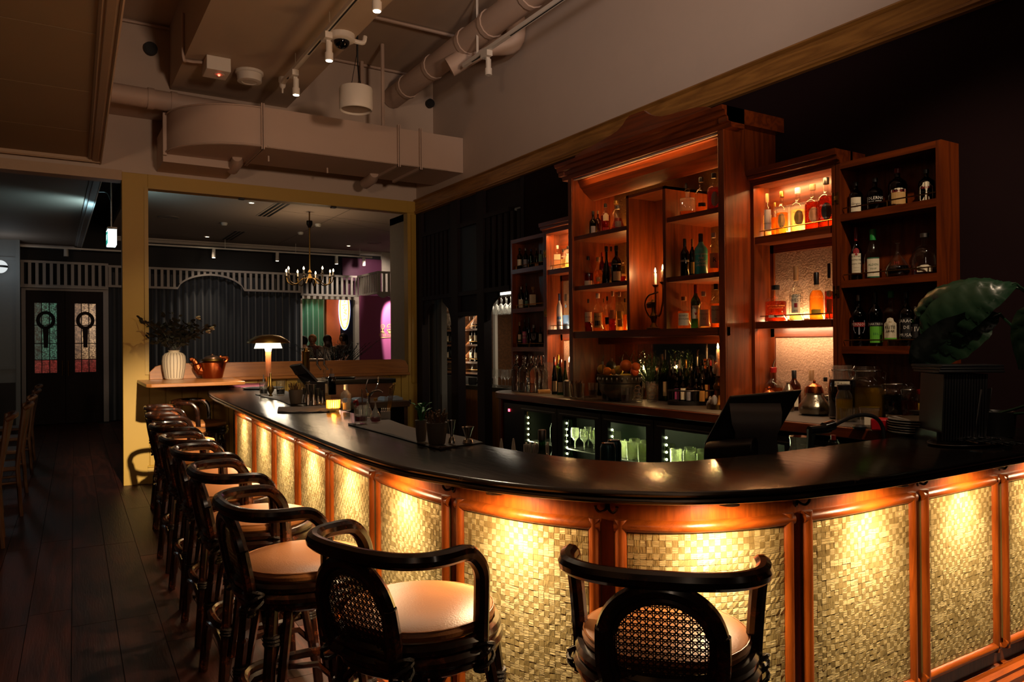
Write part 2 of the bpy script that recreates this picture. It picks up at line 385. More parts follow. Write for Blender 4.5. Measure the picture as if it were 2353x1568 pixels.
# white plaster above the beam, bulkhead, ceilings
g = G().box(.3, XW, YW+.004, YW+.2, ZB1, 4.05); struct('wall_back_upper', g, PLASTER)
zl = at(283, 415, Y=YW)[2]
g = G().box(-4, XL, YW-.012, YW+.18, zl, 3.425); struct('beam_left', g, TRIMP)
g = G().box(-4, .8, YW+.01, YW+.18, 3.425, 3.62); struct('trim_3', g, PLASTER)
g = G().box(-.3, XW, 8.524, YW+.2, 4.02, 5.0); bulk = struct('wall_bulkhead', g, PLASTER)
for px, py, r in ((345, 115, .066), (985, 240, .055)):
    c = at(px, py, Y=8.524); o = G().tube([(c[0], 8.51, c[2]), (c[0], 8.46, c[2])], r, 16).tube([(c[0], 8.459, c[2]), (c[0], 8.455, c[2])], r*.82, 16, mi=1).build('pipe_sleeve', [BLACKP, BLACKP])
    tag(o, ('black open pipe sleeve in bulkhead wall near the low beige ceiling' if px < 500 else 'black open pipe sleeve in bulkhead wall behind the hanging speaker'), 'pipe', 'open pipe sleeves')
ZC = at(390, 63, Y=8.524)[2]
g = G().box(-7, XW+.2, -5, YW+.2, ZC, ZC+.15); struct('ceiling', g, CEILW)
g = G().box(1.07, 2.29, -5, 8.52, 4.22, ZC); struct('ceiling_beam', g, CEILW)
# lower boarded ceiling on the left, with stepped moulding round it
low = struct('ceiling_low', G().box(-7, -.05, -5, YW, 3.56, 3.66), RAFTP)
def edge(y, o): return .352+.0225*(y-4.79)+o
ys = [-5]+[at(100, q, Z=3.5)[1] for q in (50, 195, 294)]
ys = [-5, 2.2, 3.9, at(120, 60, Z=3.5)[1], at(110, 197, Z=3.5)[1], at(100, 290, Z=3.5)[1], YW-.1]
for a, b in zip(ys[:-1], ys[1:]):
    G().hexa([(-7, a+.004, 3.5), (edge(a, -.115), a+.004, 3.5), (edge(b, -.115), b-.004, 3.5), (-7, b-.004, 3.5)],
             [(-7, a+.004, 3.57), (edge(a, -.115), a+.004, 3.57), (edge(b, -.115), b-.004, 3.57), (-7, b-.004, 3.57)]).build('ceiling_panel', RAFTP, low)
prof = [(-.115, 3.56), (-.115, 3.487), (-.1, 3.475), (-.08, 3.482), (-.075, 3.468), (-.03, 3.462), (-.01, 3.47), (0, 3.455), (.012, 3.47), (.012, 3.66), (-.1, 3.66)]
secs = [[(edge(y, a), y, b) for a, b in prof] for y in (-5, YW-.02)]
struct('trim_4', G().sweep(secs), TRIMP, smooth=20)
secs = [[(x, YW-.11-a, b) for a, b in prof] for x in (-7, edge(YW, -.0))]
struct('trim_5', G().sweep(secs), TRIMP, smooth=20)
g = G().box(-.05, .35, -5, YW, 3.64, ZC)
g = G().hexa([(edge(-5, -.06), -5, 3.6), (edge(-5, .0), -5, 3.6), (edge(YW, .0), YW, 3.6), (edge(YW, -.06), YW, 3.6)], [(edge(-5, -.06), -5, ZC), (edge(-5, .0), -5, ZC), (edge(YW, .0), YW, ZC), (edge(YW, -.06), YW, ZC)])
struct('wall_ceiling_step', g, PLASTER)
# outer walls of the dining room (behind and to the left of the photographer)
struct('wall_left', G().box(-7.1, -7, -5, YW, 0, ZC), PLASTER)
struct('wall_behind', G().box(-7, XW+.2, -5.1, -5, 0, ZC), PLASTER)

# ------------------------------------------------------------------ services under the ceiling
d0 = at(1064, 318, X=XW); YD = d0[1]; ZD1 = d0[2]; ZD0 = at(1064, 398, X=XW)[2]
duct = thing('air_duct', 'large painted rectangular air duct curving away below the bulkhead', 'duct', (2.9, YD, ZD0))
XE = at(603, 300, Y=YD)[0]
G().box(XE, XW-.002, YD, YD+.78, ZD0, ZD1).build('duct_run', DUCTP, duct, world=True)
arc = [(XE-.80*math.sin(t), YD+.78-.78*math.cos(t)) for t in np.linspace(0, PI/2, 15)]
G().prism(arc+[(XE-.80, YD+.78), (XE, YD+.78)], ZD0, ZD1, 'z').build('duct_elbow', DUCTP, duct, world=True)
G().box(XE-.83, XE-.1, YD+.79, YW, ZD0-.08, ZD1-.12).build('duct_stub', DUCTP, duct, world=True)
for px in (603, 915, 965):
    x = at(px, 330, Y=YD)[0]; w = .012
    g = G()
    for xx in (x-.016, x+.004):
        g.box(xx, xx+w, YD-.025, YD+.78, ZD0-.03, ZD0).box(xx, xx+w, YD-.03, YD-.002, ZD0-.03, ZD1+.03)
    g.build('duct_flange', DUCTP, duct, world=True)
G().box(XE-.835, XE-.80, YD+.74, YD+.80, ZD0-.02, ZD1+.01).build('duct_flange', DUCTP, duct, world=True)
G().box(XE+.05, XE+2.1, YD-.012, YD-.001, ZD0+.005, ZD0+.02).build('duct_seam', DUCTP, duct, world=True)
ea = [(XE-.81*math.sin(t), YD+.78-.79*math.cos(t)) for t in np.linspace(0, PI/2, 15)]
for z in (ZD0+.01, ZD1-.01): G().tube([(a, b, z) for a, b in ea], .008, 6).build('duct_seam', DUCTP, duct, world=True)
for px, py in ((545, 372), (860, 409)):
    p = at(px, py, Z=ZD0-.05); G().tube([(p[0], p[1], ZD0), (p[0]+.02, p[1]+.1, ZD0-.03), (p[0]+.02, p[1]+.35, ZD0-.05)], [.05, .065, .065], 12).build('pipe_elbow', DUCTP, duct, world=True)
for px, py in ((617, 365), (752, 392)):
    p = at(px, py, Z=ZD0-.03); G().box(p[0]-.008, p[0]+.008, p[1]-.008, p[1]+.008, ZD0-.06, ZD0).build('hanger_bolt', DUCTP, duct, world=True)

def pipe(label, pts, r, name='pipe', n=14, collars=(), cat='pipe', m=DUCTP):
    P = cr(pts, 6) if len(pts) > 2 else pts
    t = thing(name, label, cat, tuple(P[0])); G().tube(P, r, n).build('pipe_run', m, t, world=True)
    for f in collars:
        a, b = np.array(pts[0], float), np.array(pts[-1], float); c = a+(b-a)*f; d = (b-a)/np.linalg.norm(b-a)*.03
        G().tube([c-d, c+d], r*1.1, n).build('pipe_collar', m, t, world=True)
    return t
e = at(902, 226, Y=8.5); e2 = (e[0]-.02, 4.6, e[2]+.02)
pipe('thick white drain pipe running along under the high ceiling', [tuple(e), e2], .125, collars=(.12, .3, .5, .62, .8))
q = at(1130, 85, X=3.75); pipe('thin white branch pipe elbow beside the thick drain pipe', [(3.45, q[1]+.35, q[2]-.25), (3.75, q[1]+.15, q[2]-.05), (4.0, q[1], q[2]), (4.0, q[1]-.05, ZC)], .1)
p1 = at(255, 212, Y=8.42); p2 = at(560, 262, Y=8.42)
pipe('white pipe lying along the foot of the bulkhead wall', [tuple(p1), tuple(p2)], .1, collars=(.28, .45))
def conduit(pts, label, r=.014): return pipe(label, pts, r, 'conduit', 6, cat='conduit')
c1 = at(262, 42, Y=8.48); c2 = at(390, 66, Y=8.48)
conduit([tuple(c1), tuple(c2)], 'thin painted conduit along the top of the bulkhead wall')
c1 = at(872, 42, Z=ZC-.03); c2 = at(1000, 75, Z=ZC-.03)
conduit([(2.3, c1[1], ZC-.03), (XW, c1[1], ZC-.03)], 'thin painted conduit crossing the high ceiling near the drain pipe', .018)
c1 = at(840, 150, Y=8.46); conduit([(2.3, 8.47, c1[2]), (XW-.02, 8.47, c1[2])], 'thin painted conduit crossing the bulkhead wall behind the speaker', .018)
a = at(420, 30, X=1.055); b = at(421, 128, X=1.055); c = at(432, 140, Z=4.2); d = at(470, 144, Z=4.2)
conduit([tuple(a), tuple(b), (c[0], c[1], 4.2), (d[0], d[1], 4.2)], 'bent painted conduit leading to the emergency light box', .014)
for px, y0, y1, lab in ((880, 102, 290, 'white vertical hanger rod standing on the air duct'), (832, 142, 200, 'short white vertical pipe behind the hanging speaker')):
    if px == 880: q = at(px, y1, Y=YD+.05); top = (q[0], q[1], at(px, y0, Y=YD+.05)[2]+.0)
    else: q = at(px, 200, Y=8.4); top = (q[0], q[1], at(px, y0, Y=8.4)[2])
    pipe(lab, [tuple(q), (q[0], q[1], max(top[2], ZC-.02) if px == 880 else top[2]+.12)], .022, 'hanger_rod', 8, cat='rod')

def head(parent, x, y, z, on, rz=0, tilt=0):
    G().box(x-.03, x+.03, y-.06, y+.06, z-.05, z).build('track_adapter', WHITEM, parent, world=True)
    h = G().lathe([(.0, -.10), (.026, -.10), (.026, -.185), (.034, -.187), (.034, -.245), (.028, -.25), (0, -.247)], 14, (x+.02, y, z+.035)).build('spot_head', WHITEM, parent, world=True)
    G().box(x-.005, x+.03, y-.012, y+.012, z-.075, z-.05).build('spot_knuckle', WHITEM, parent, world=True)
    if on:
        G().lathe([(0, 0), (.027, 0), (.027, -.003), (0, -.003)], 14, (x+.02, y, z-.2155)).build('spot_lens', EMW, h, world=True)
def track(label, pa, pb, wires, rods=.004):
    t = thing('track_light', label, 'track light', tuple(pa))
    a, b = np.array(pa), np.array(pb); x, z = a[0], a[2]
    G().box(x-.02, x+.02, min(a[1], b[1]), max(a[1], b[1]), z, z+.035).build('track_rail', WHITEM, t, world=True)
    L_ = a[1]-b[1]
    for s0, s1 in ((.03, .06), (.16, .9)):
        G().box(x-.007, x+.007, a[1]-L_*s1, a[1]-L_*s0, z-.001, z+.002).build('track_slot', BLACKP, t, world=True)
    for y, zt in wires: G().tube([(x, y, z+.03), (x, y, zt)], rods, 5).build('hanging_wire', WHITEM, t, world=True)
    return t
w1 = at(757, 27, Z=4.2); zt = at(757, 68, X=w1[0])[2]; zt = at(757, 70, Y=w1[1])[2]
ta = at(650, 213, Z=zt); ta[0] = w1[0]
tr1 = track('white ceiling track with three lit spotlights', (w1[0], at(650, 213, X=w1[0])[1], zt), (w1[0], 2.0, zt), [(w1[1], 4.2), (at(679, 160, X=w1[0])[1], 4.2)])
for px in (676, 752, 862):
    y = at(px, 300, X=w1[0])[1]; head(tr1, w1[0], y, zt, True)
    lamp('SPOT', (w1[0]+.02, y, zt-.24), {676: 90, 752: 150, 862: 150}[px], (1, .78, .52), .03, aim={676: (1.0, YW, .5), 752: (1.1, y-.6, .7), 862: (1.0, y-1.4, .7)}[px], angle={676: 56, 752: 62, 862: 56}[px], blend=.7)
q = at(1066, 155, Z=4.25); tr2 = track('white ceiling track over the bar with one unlit spotlight', tuple(q), (q[0], 1.0, q[2]), [(at(1097, 110, X=q[0])[1], ZC)], .012)
head(tr2, q[0], at(1118, 145, X=q[0])[1], q[2], False)

q = at(824, 120, Y=6.6)
sp = thing('hanging_speaker', 'white drum speaker hung on wires below the high ceiling', 'speaker', tuple(at(818, 264, Y=6.6)))
c = at(818, 232, Y=6.6); r = 38/ppm(c); z1 = at(818, 206, Y=6.6)[2]; z0 = at(818, 254, Y=6.6)[2]
G().lathe([(r*.86, .02), (r*.94, 0), (r*.99, .012), (r, .03), (r, z1-z0), (r*.97, z1-z0+.012), (0, z1-z0+.012)], 28, (c[0], c[1], z0)).build('speaker_body', WHITEM, sp, world=True)
G().lathe([(0, .018), (r*.87, .016), (r*.87, .024), (0, .024)], 28, (c[0], c[1], z0)).build('speaker_grille', pm('speaker_mesh', 'a8968a', .8), sp, world=True)
for dx in (-.05, .05): G().tube([(c[0]+dx, c[1], z1), (c[0]+.01, c[1], z1+.33), (c[0]+.01, c[1], ZC)], .003, 5).build('hanging_wire', BLACKP, sp, world=True)
G().tube(cr([(c[0]+.06, c[1], z1), (c[0]+.03, c[1]+.02, z1+.2), (c[0]+.02, c[1], z1+.5), (c[0]+.02, c[1], ZC)]), .006, 6).build('speaker_cable', BLACKP, sp, world=True)
q = at(785, 85, Z=4.2); r = 30/ppm(q)
dc = thing('dome_camera', 'white security camera with black dome under the ceiling beam', 'camera', tuple(q))
G().lathe([(r, 0), (r, -.05), (r*.86, -.06), (0, -.06)], 20, (q[0], q[1], 4.22)).build('camera_body', WHITEM, dc, world=True)
G().ball((q[0], q[1], 4.165), r*.62, 16, 8).build('camera_dome', pm('dome_black', '08080a', .05), dc, world=True)
G().tube(cr([(q[0]+r*.8, q[1], 4.19), (q[0]+r*1.7, q[1], 4.19), (q[0]+r*1.9, q[1], 4.25)]), .02, 8).build('camera_conduit', WHITEM, dc, world=True)
q = at(497, 140, Z=4.22); eb = thing('emergency_light', 'white square emergency light box with red indicator', 'light', tuple(q))
s = 26/ppm(q)
G().box(q[0]-s, q[0]+s, q[1]-s*1.2, q[1]+s*1.2, 4.09, 4.22).build('light_box', WHITEM, eb, world=True, bevel=.006)
G().lathe([(.05, 0), (.045, -.004), (0, -.004)], 18, (q[0]+.02, q[1]-.02, 4.09)).build('light_lens', WHITEM, eb, world=True)
G().ball((q[0]+.02, q[1]-.02, 4.083), .012, 10, 6).build('indicator', emit('red_led', (1, .06, .03), 12), eb, world=True)
q = at(573, 165, Z=4.22); r = 31/ppm(q); o = G().lathe([(r, 0), (r, -.025), (r*.9, -.03), (r*.86, -.10), (r*.55, -.105), (r*.5, -.1), (0, -.1)], 24).build('ceiling_speaker', WHITEM); o.location = (q[0], q[1], 4.22)
tag(o, 'round white ceiling speaker beside the emergency light box', 'speaker')
q = at(649, 178, Z=4.22); r = 9/ppm(q); o = G().lathe([(r, 0), (r, -.05), (r*.8, -.055), (r*.8, -.09), (r*.5, -.11), (.01, -.115), (.008, -.16), (0, -.16)], 14).build('smoke_detector', WHITEM); o.location = (q[0], q[1], 4.22)
tag(o, 'small white sprinkler head beside the lit track', 'sprinkler')
# ------------------------------------------------------------------ the bar: stone top, panelled front, downlights
BP = [(1.95, 8.9), (1.75, 8.86), (1.58, 8.74), (1.44, 8.45), (1.34, 8.05), (1.26, 7.5), (1.215, 6.95), (1.18, 6.3), (1.15, 5.6), (1.12, 5.0), (1.095, 4.4), (1.07, 3.8), (1.052, 3.2), (1.05, 2.87), (1.07, 2.55), (1.12, 2.31), (1.21, 2.04), (1.35, 1.80), (1.52, 1.625), (1.68, 1.53), (1.89, 1.455), (2.05, 1.43), (2.3, 1.405), (2.6, 1.40), (3.1, 1.40), (3.6, 1.4), (4.1, 1.4)]
bp = np.array(cr([p+(0,) for p in BP], 6))[:, :2]
tg = np.gradient(bp, axis=0); tg /= np.linalg.norm(tg, axis=1)[:, None]
nn = np.stack([-tg[:, 1], tg[:, 0]], 1)               # points to the bartender's side
def boff(o, i): return bp[i]+nn[i]*o
ZT = 1.06
STONE, nt, b_, N_, L_ = nodes('dark_stone')
b_.inputs['Roughness'].default_value = .2; b_.inputs['Specular IOR Level'].default_value = 1.0
tc = N_('ShaderNodeTexCoord'); nz = N_('ShaderNodeTexNoise'); nz.inputs['Scale'].default_value = 1.1; nz.inputs['Detail'].default_value = 6; nz.inputs['Distortion'].default_value = 1.2
L_(tc.outputs['Object'], nz.inputs[0])
ab = N_('ShaderNodeMath'); ab.operation = 'SUBTRACT'; ab.inputs[1].default_value = .5; L_(nz.outputs['Fac'], ab.inputs[0])
a2 = N_('ShaderNodeMath'); a2.operation = 'ABSOLUTE'; L_(ab.outputs[0], a2.inputs[0])
rp = N_('ShaderNodeMapRange'); rp.inputs['From Max'].default_value = .0045; rp.inputs['To Min'].default_value = 1; rp.inputs['To Max'].default_value = 0; L_(a2.outputs[0], rp.inputs['Value'])
n2 = N_('ShaderNodeTexNoise'); n2.inputs['Scale'].default_value = 2.3; L_(tc.outputs['Object'], n2.inputs[0])
r2 = N_('ShaderNodeMapRange'); r2.inputs['From Min'].default_value = .6; r2.inputs['From Max'].default_value = .68; L_(n2.outputs['Fac'], r2.inputs['Value'])
mu = N_('ShaderNodeMath'); mu.operation = 'MULTIPLY'; L_(rp.outputs[0], mu.inputs[0]); L_(r2.outputs[0], mu.inputs[1])
mx = N_('ShaderNodeMix'); mx.data_type = 'RGBA'; mx.inputs['A'].default_value = lin('0d0c0b'); mx.inputs['B'].default_value = lin('6a6058'); L_(mu.outputs[0], mx.inputs['Factor']); L_(mx.outputs['Result'], b_.inputs['Base Color'])
n3 = N_('ShaderNodeTexNoise'); n3.inputs['Scale'].default_value = 14; n3.inputs['Detail'].default_value = 5
m3 = N_('ShaderNodeMapping'); m3.inputs['Scale'].default_value = (1.5, .35, 1); L_(tc.outputs['Object'], m3.inputs[0]); L_(m3.outputs[0], n3.inputs[0])
bu = N_('ShaderNodeBump'); bu.inputs['Strength'].default_value = .35; bu.inputs['Distance'].default_value = .004; L_(n3.outputs['Fac'], bu.inputs['Height']); L_(bu.outputs[0], b_.inputs['Normal'])
bt = thing('worktop', 'long curved black stone bar top with moulded edge', 'bar top', (1.6, 1.9, ZT-.04))
W_ = .56
secs = []
for i in range(len(bp)):
    P = lambda o, z: (*boff(o, i), z)
    secs.append([P(W_, ZT), P(.022, ZT), P(.012, ZT-.003), P(.006, ZT-.010), P(.008, ZT-.016), P(.014, ZT-.019), P(.006, ZT-.022), P(0, ZT-.029), P(.002, ZT-.036), P(.01, ZT-.04), P(W_, ZT-.04)])
G().sweep(secs).build('stone_slab', STONE, bt, world=True, smooth=40)

bf = thing('bar_counter', 'curved red wooden bar front with gold woven panels lit from above', 'bar', (1.6, 1.9, 0))
O_ = .17
po = np.array([boff(O_, i) for i in range(len(bp))]); so = np.r_[0, np.cumsum(np.linalg.norm(np.diff(po, axis=0), axis=1))]
def bpt(s, o=0, z=0):
    """point on the bar front at arc length s, o metres proud of the panel plane (towards the guests)"""
    s = min(max(s, 0), so[-1]-1e-4); i = int(np.searchsorted(so, s, 'right')-1); t = (s-so[i])/(so[i+1]-so[i])
    p = po[i]*(1-t)+po[i+1]*t; n = nn[i]*(1-t)+nn[i+1]*t; n = n/np.linalg.norm(n)
    return (p[0]-n[0]*o, p[1]-n[1]*o, z)
pxs = np.array([2000. if i < 12 else 1176.5+FPX*(((np.array([*po[i], .9])-EYE) @ _rt)/((np.array([*po[i], .9])-EYE) @ _fw)) for i in range(len(po))])
def s_of(px):
    for i in range(len(po)-2, 11, -1):
        if pxs[i] <= px < pxs[i+1]: return so[i]+(px-pxs[i])/(pxs[i+1]-pxs[i])*(so[i+1]-so[i])
bounds = [s_of(q) for q in (541, 584, 630, 684, 757, 861, 1038, 1395, 1836, 2112, 2298)]
S0 = bounds[0]; S1 = bounds[-1]+1.4
bounds += [bounds[-1]+.66, bounds[-1]+1.32]
st = np.linspace(S0, S1, 130)
def strip(o0, o1, z0, z1): return G().sweep([[bpt(s, o0, z0), bpt(s, o1, z0), bpt(s, o1, z1), bpt(s, o0, z1)] for s in st])
strip(-.06, -.012, 0, 1.02).build('apron', TEAK_Z, bf, world=True)
prof = [(-.03, 0), (.05, 0), (.05, .05), (.036, .058), (.036, .085), (.02, .098), (.022, .112), (.006, .125), (.0, .14), (-.012, .145), (-.03, .145)]
G().sweep([[bpt(s, a, b) for a, b in prof] for s in st]).build('plinth', TEAK_H, bf, world=True, smooth=25)
def rail(pts_s, z, name, r=.021):       # half-round rail
    A = [(math.cos(t)*r, math.sin(t)*r) for t in np.linspace(-PI/2, PI/2, 8)]
    return [[bpt(s, -.013+max(0, ca)*1.15, z+sa) for ca, sa in A] for s in pts_s]
ZP0, ZP1 = .243, .893
MOS = [GOLD_A, GOLD_B]
npan = 0
tilemeshes = []
for sgn in range(2):
    for k in range(2):
        g = G(); h = .0098
        g.hexa([(-h, 0, -h), (h, 0, -h), (h, -.001, h), (-h, -.001, h)] and [(-h, .002, -h), (-h, -.0012-.0012*k, -h*.96), (h, -.0012+.0006*k, -h*.96), (h, .002, -h)],
               [(-h, .002, h), (-h, -.0012+.0008*k, h*.96), (h, -.0018-.0010*k, h*.96), (h, .002, h)])
        me = bpy.data.meshes.new('gold_tile'); me.from_pydata(g.v, [], g.f); me.materials.append(MOS[sgn]); fixn(me); tilemeshes.append(me)
rnd = random.Random(3)
tile_objs = 0
for k in range(len(bounds)-1):
    a, b = bounds[k]+.022, bounds[k+1]-.022
    seg = np.linspace(a, b, 14)
    far = k < 4
    pan = G().sweep([[bpt(s, -.012, ZP0-.02), bpt(s, -.006, ZP0-.02), bpt(s, -.006, ZP1+.02), bpt(s, -.012, ZP1+.02)] for s in seg]).build('woven_panel', GROUT, bf, world=True)
    G().sweep(rail(seg, ZP1+.021, 'r')).build('panel_rail', TEAK_H, bf, world=True, smooth=50)
    G().sweep(rail(seg, ZP0-.021, 'r')).build('panel_rail', TEAK_H, bf, world=True, smooth=50)
    for s, d in ((a, 1), (b, -1)):
        A = [(math.cos(t)*.021, math.sin(t)*.021) for t in np.linspace(-PI/2, PI/2, 8)]
        secs = [[bpt(s+.021*d+sa, -.013+max(0, ca)*1.15, z) for ca, sa in A] for z in (ZP0-.042, ZP1+.042)]
        G().sweep(secs).build('panel_stile', TEAK_Z, bf, world=True, smooth=50)
    # the woven tiles
    a += .042; b -= .042; p = .0205; nc = max(1, int(round((b-a)/p))); nr = int(round((ZP1-ZP0)/p)); pw = (b-a)/nc; ph = (ZP1-ZP0)/nr
    g = G()
    for r in range(nr):
        for c in range(nc):
            s = a+(c+.5)*pw; z = ZP0+(r+.5)*ph; par = (r+c) % 2
            if rnd.random() < .1: par = 1-par
            if k == 7 and r >= nr-14 and tile_objs < 296:
                q0, q1 = bpt(s-.01, -.0045, z), bpt(s+.01, -.0045, z)
                o = bpy.data.objects.new('gold_tile', tilemeshes[par*2+rnd.randrange(2)]); COL.objects.link(o); o.parent = pan
                loc = np.array(bpt(s, -.0045, z))-np.array(pan.parent.location); o.location = tuple(loc)
                o.rotation_euler = (rnd.uniform(-.03, .03), 0, math.atan2(q1[1]-q0[1], q1[0]-q0[0])); o.scale = (pw*.965/.0196, 1, ph*.965/.0196)
                tile_objs += 1; continue
            e = .018; j = [rnd.uniform(-.0010, .0010) for _ in range(4)]
            u0, u1, v0, v1 = s-pw*(.5-e), s+pw*(.5-e), z-ph*(.5-e), z+ph*(.5-e)
            f = [bpt(u0, -.0038+j[0], v0), bpt(u1, -.0038+j[1], v0), bpt(u1, -.0038+j[2], v1), bpt(u0, -.0038+j[3], v1)]
            if far: g.add(f, [(0, 1, 2, 3)], par)
            else:
                bk = [bpt(u0-.0004, -.006, v0), bpt(u1, -.006, v0), bpt(u1, -.006, v1), bpt(u0, -.006, v1)]
                g.add(f+bk, [(0, 1, 2, 3), (0, 4, 5, 1), (1, 5, 6, 2), (2, 6, 7, 3), (3, 7, 4, 0)], par)
    o = g.build('gold_tiles', MOS, pan, world=False, smooth=0); o['kind'] = 'stuff'
    o.location = tuple(-np.array(bf.location))
    # downlight under the overhang
    m_ = (bounds[k]+bounds[k+1])/2
    c = bpt(m_, .12, 1.018); t = bpt(m_, .02, .0)
    G().lathe([(.032, 0), (.032, -.008), (.024, -.01), (0, -.009)], 14, c).build('downlight', WHITEM, bf, world=True)
    c2 = bpt(m_, .12, 1.0)
    lamp('SPOT', c2, 62, (1, .8, .56), .025, aim=bpt(m_, -.01, .1), angle=100, blend=1, name='bar_downlight'); lamp('SPOT', c2, 20, (1, .68, .38), .025, aim=bpt(m_, .05, 0), angle=172, blend=.4, name='bar_downlight')
    if k and k > 0:
        h = thing('coat_hook', 'double bronze coat hook under the bar top, %s from the far end' % 'x first second third fourth fifth sixth seventh eighth ninth tenth eleventh twelfth'.split()[k], 'hook', bpt(bounds[k], -.012, .967), group='coat hooks under the bar top')
        q0, q1 = bpt(bounds[k]-.02, 0, 0), bpt(bounds[k]+.02, 0, 0); h.rotation_euler = (0, 0, math.atan2(q1[1]-q0[1], q1[0]-q0[0]))
        G().box(-.008, .008, -.004, 0, -.004, .028).build('hook_plate', BRONZE, h)
        for d in (-1, 1): G().tube(cr([(0, -.004, .006), (d*.008, -.012, -.004), (d*.022, -.02, -.008), (d*.033, -.024, .002), (d*.035, -.025, .012)], 4), [.0045]*16+[.006], 6).build('hook_prong', BRONZE, h)
# bartender side of the bar: plain dark back
G().sweep([[(*boff(.24, i), .1), (*boff(.5, i), .1), (*boff(.5, i), .9), (*boff(.24, i), .9)] for i in range(26, len(bp))]).build('bar_back', BLACKP, bf, world=True)

# ------------------------------------------------------------------ rattan bar stools
def stool(rz, loc, label):
    t = thing('bar_stool', label, 'bar stool', loc, rz, 'rattan stools along the bar')
    return t
def make_stool():
    t = stool(0, (0, 0, 0), 'x')
    g = G().lathe([(0, .700), (.204, .700), (.219, .712), (.222, .724), (.214, .738), (.19, .747), (.11, .753), (0, .755)], 36); g.build('seat_cushion', LEATHER, t)
    G().tube([(.2175*math.cos(a), .2175*math.sin(a), .7365) for a in np.linspace(0, 2*PI, 36, endpoint=False)], .0022, 5, closed=True).build('seat_piping', LEATHER, t)
    for z, r in ((.688, .222), (.655, .228), (.628, .215)):
        G().tube([(r*math.cos(a), r*math.sin(a), z) for a in np.linspace(0, 2*PI, 32, endpoint=False)], .0185, 8, closed=True).build('seat_ring', RATTAN, t)
    half = [(.226, .012, .60), (.228, .010, .70), (.236, .006, .82), (.242, -.004, .885), (.242, -.035, .928), (.242, -.07, .945), (.242, -.14, .948), (.223, -.20, .949), (.165, -.25, .95), (.08, -.271, .95)]
    P = cr(half+[(0, -.274, .95)]+[(-x, y, z) for x, y, z in reversed(half)], 4)
    G().tube(P, .0225, 10).build('arm_rail', RATTAN, t)
    # arched back frame, two rods, leaning
    def bk(u, v): return (u, -.216-.05*(v-.66)/.27, v)
    def arch(w, z0, z1, n=9):
        A = [(-w*.86, z0), (-w, z0+.06), (-w, z0+.16)]+[(-w*math.cos(a), z1-w*.95+w*.95*math.sin(a)) for a in np.linspace(.18, PI-.18, n)]+[(w, z0+.16), (w, z0+.06), (w*.86, z0)]
        return A
    A = cr([bk(u, v) for u, v in arch(.138, .66, .925)], 3); G().tube(A+[bk(.0, .648)], .0205, 8, closed=True).build('back_frame', RATTAN, t)
    B = cr([bk(u, v) for u, v in arch(.119, .682, .9)], 3); G().tube(B, .0125, 7, closed=True).build('back_frame_inner', RATTAN, t)
    # cane webbing: paired strands both ways and two diagonals, clipped to the arch
    poly = np.array([(p[0], p[2]) for p in B])
    def clip(a, b):
        a = np.array(a); b = np.array(b); d = b-a; ts = []
        for i in range(len(poly)):
            p, q = poly[i], poly[(i+1) % len(poly)]; e = q-p; den = d[0]*e[1]-d[1]*e[0]
            if abs(den) < 1e-12: continue
            w = p-a; t_ = (w[0]*e[1]-w[1]*e[0])/den; u_ = (w[0]*d[1]-w[1]*d[0])/den
            if 0 <= u_ < 1: ts.append(t_)
        ts.sort(); return (a+d*ts[0], a+d*ts[-1]) if len(ts) >= 2 else None
    g = G(); p_ = .0172
    def strand(a, b, w, lift):
        c = clip(a, b)
        if c is None: return
        a, b = c; d = (b-a)/np.linalg.norm(b-a); n = np.array([-d[1], d[0]])*w/2
        V = [bk(*(a+n)), bk(*(a-n)), bk(*(b-n)), bk(*(b+n))]
        V = [(x, y+lift, z) for x, y, z in V]; g.add(V+[(x, y+.0012, z) for x, y, z in V], [(0, 1, 2, 3), (7, 6, 5, 4), (0, 4, 5, 1), (2, 6, 7, 3)])
    for i in range(-8, 9):
        for e in (-.0025, .0025): strand((i*p_+e, .5), (i*p_+e, 1.05), .0023, 0)
    for i in range(0, 20):
        for e in (-.0025, .0025): strand((-.3, .66+i*p_+e), (.3, .66+i*p_+e), .0023, .0014)
    for i in range(-34, 36):
        for sg in (-1, 1): strand((-.3, .83+i*p_+sg*(-.3)+p_*.5), (.3, .83+i*p_+sg*.3+p_*.5), .0021, -.0013)
    o = g.build('cane_panel', CANE, t, smooth=0)
    # legs: paired rods, splayed; footrest ring and curved braces
    for sx in (-1, 1):
        for sy in (-1, 1):
            top = (sx*.15, sy*.15, .64); bot = (sx*.205, sy*.205, 0)
            G().tube([top, ((top[0]+bot[0])/2*1.01, (top[1]+bot[1])/2*1.01, .32), bot], .0215, 8).tube([(sx*.165, sy*.10, .64), (sx*.214, sy*.165, .2)], .017, 7).build('leg', RATTAN, t)
            for z in (.30, .52):
                k = (.64-z)/.64; x = sx*(.15+.055*k); y = sy*(.15+.055*k)
                g = G()
                for dz in (-.012, 0, .012): g.tube([(x*.985+.026*math.cos(a), y*.985+.026*math.sin(a), z+dz) for a in np.linspace(0, 2*PI, 10, endpoint=False)], .0065, 5, closed=True)
                g.build('binding', RATBIND, t)
        for x, y, z in ((.232*sx, .012, .655), (.142*sx, -.208, .66)):
            g = G()
            for k in range(3): g.tube([(x+.031*math.cos(a), y+.031*math.sin(a)*.9, z-.02+.016*k+.018*math.sin(a+k)) for a in np.linspace(0, 2*PI, 12, endpoint=False)], .0062, 5, closed=True)
            g.build('binding', RATBIND, t)
    sq = []
    for a in np.linspace(0, 2*PI, 40, endpoint=False):
        q = (abs(math.cos(a))**3.2+abs(math.sin(a))**3.2)**(-1/3.2); sq.append((.196*q*math.cos(a), .196*q*math.sin(a), .30))
    G().tube(sq, .0175, 8, closed=True).build('footrest_ring', RATTAN, t)
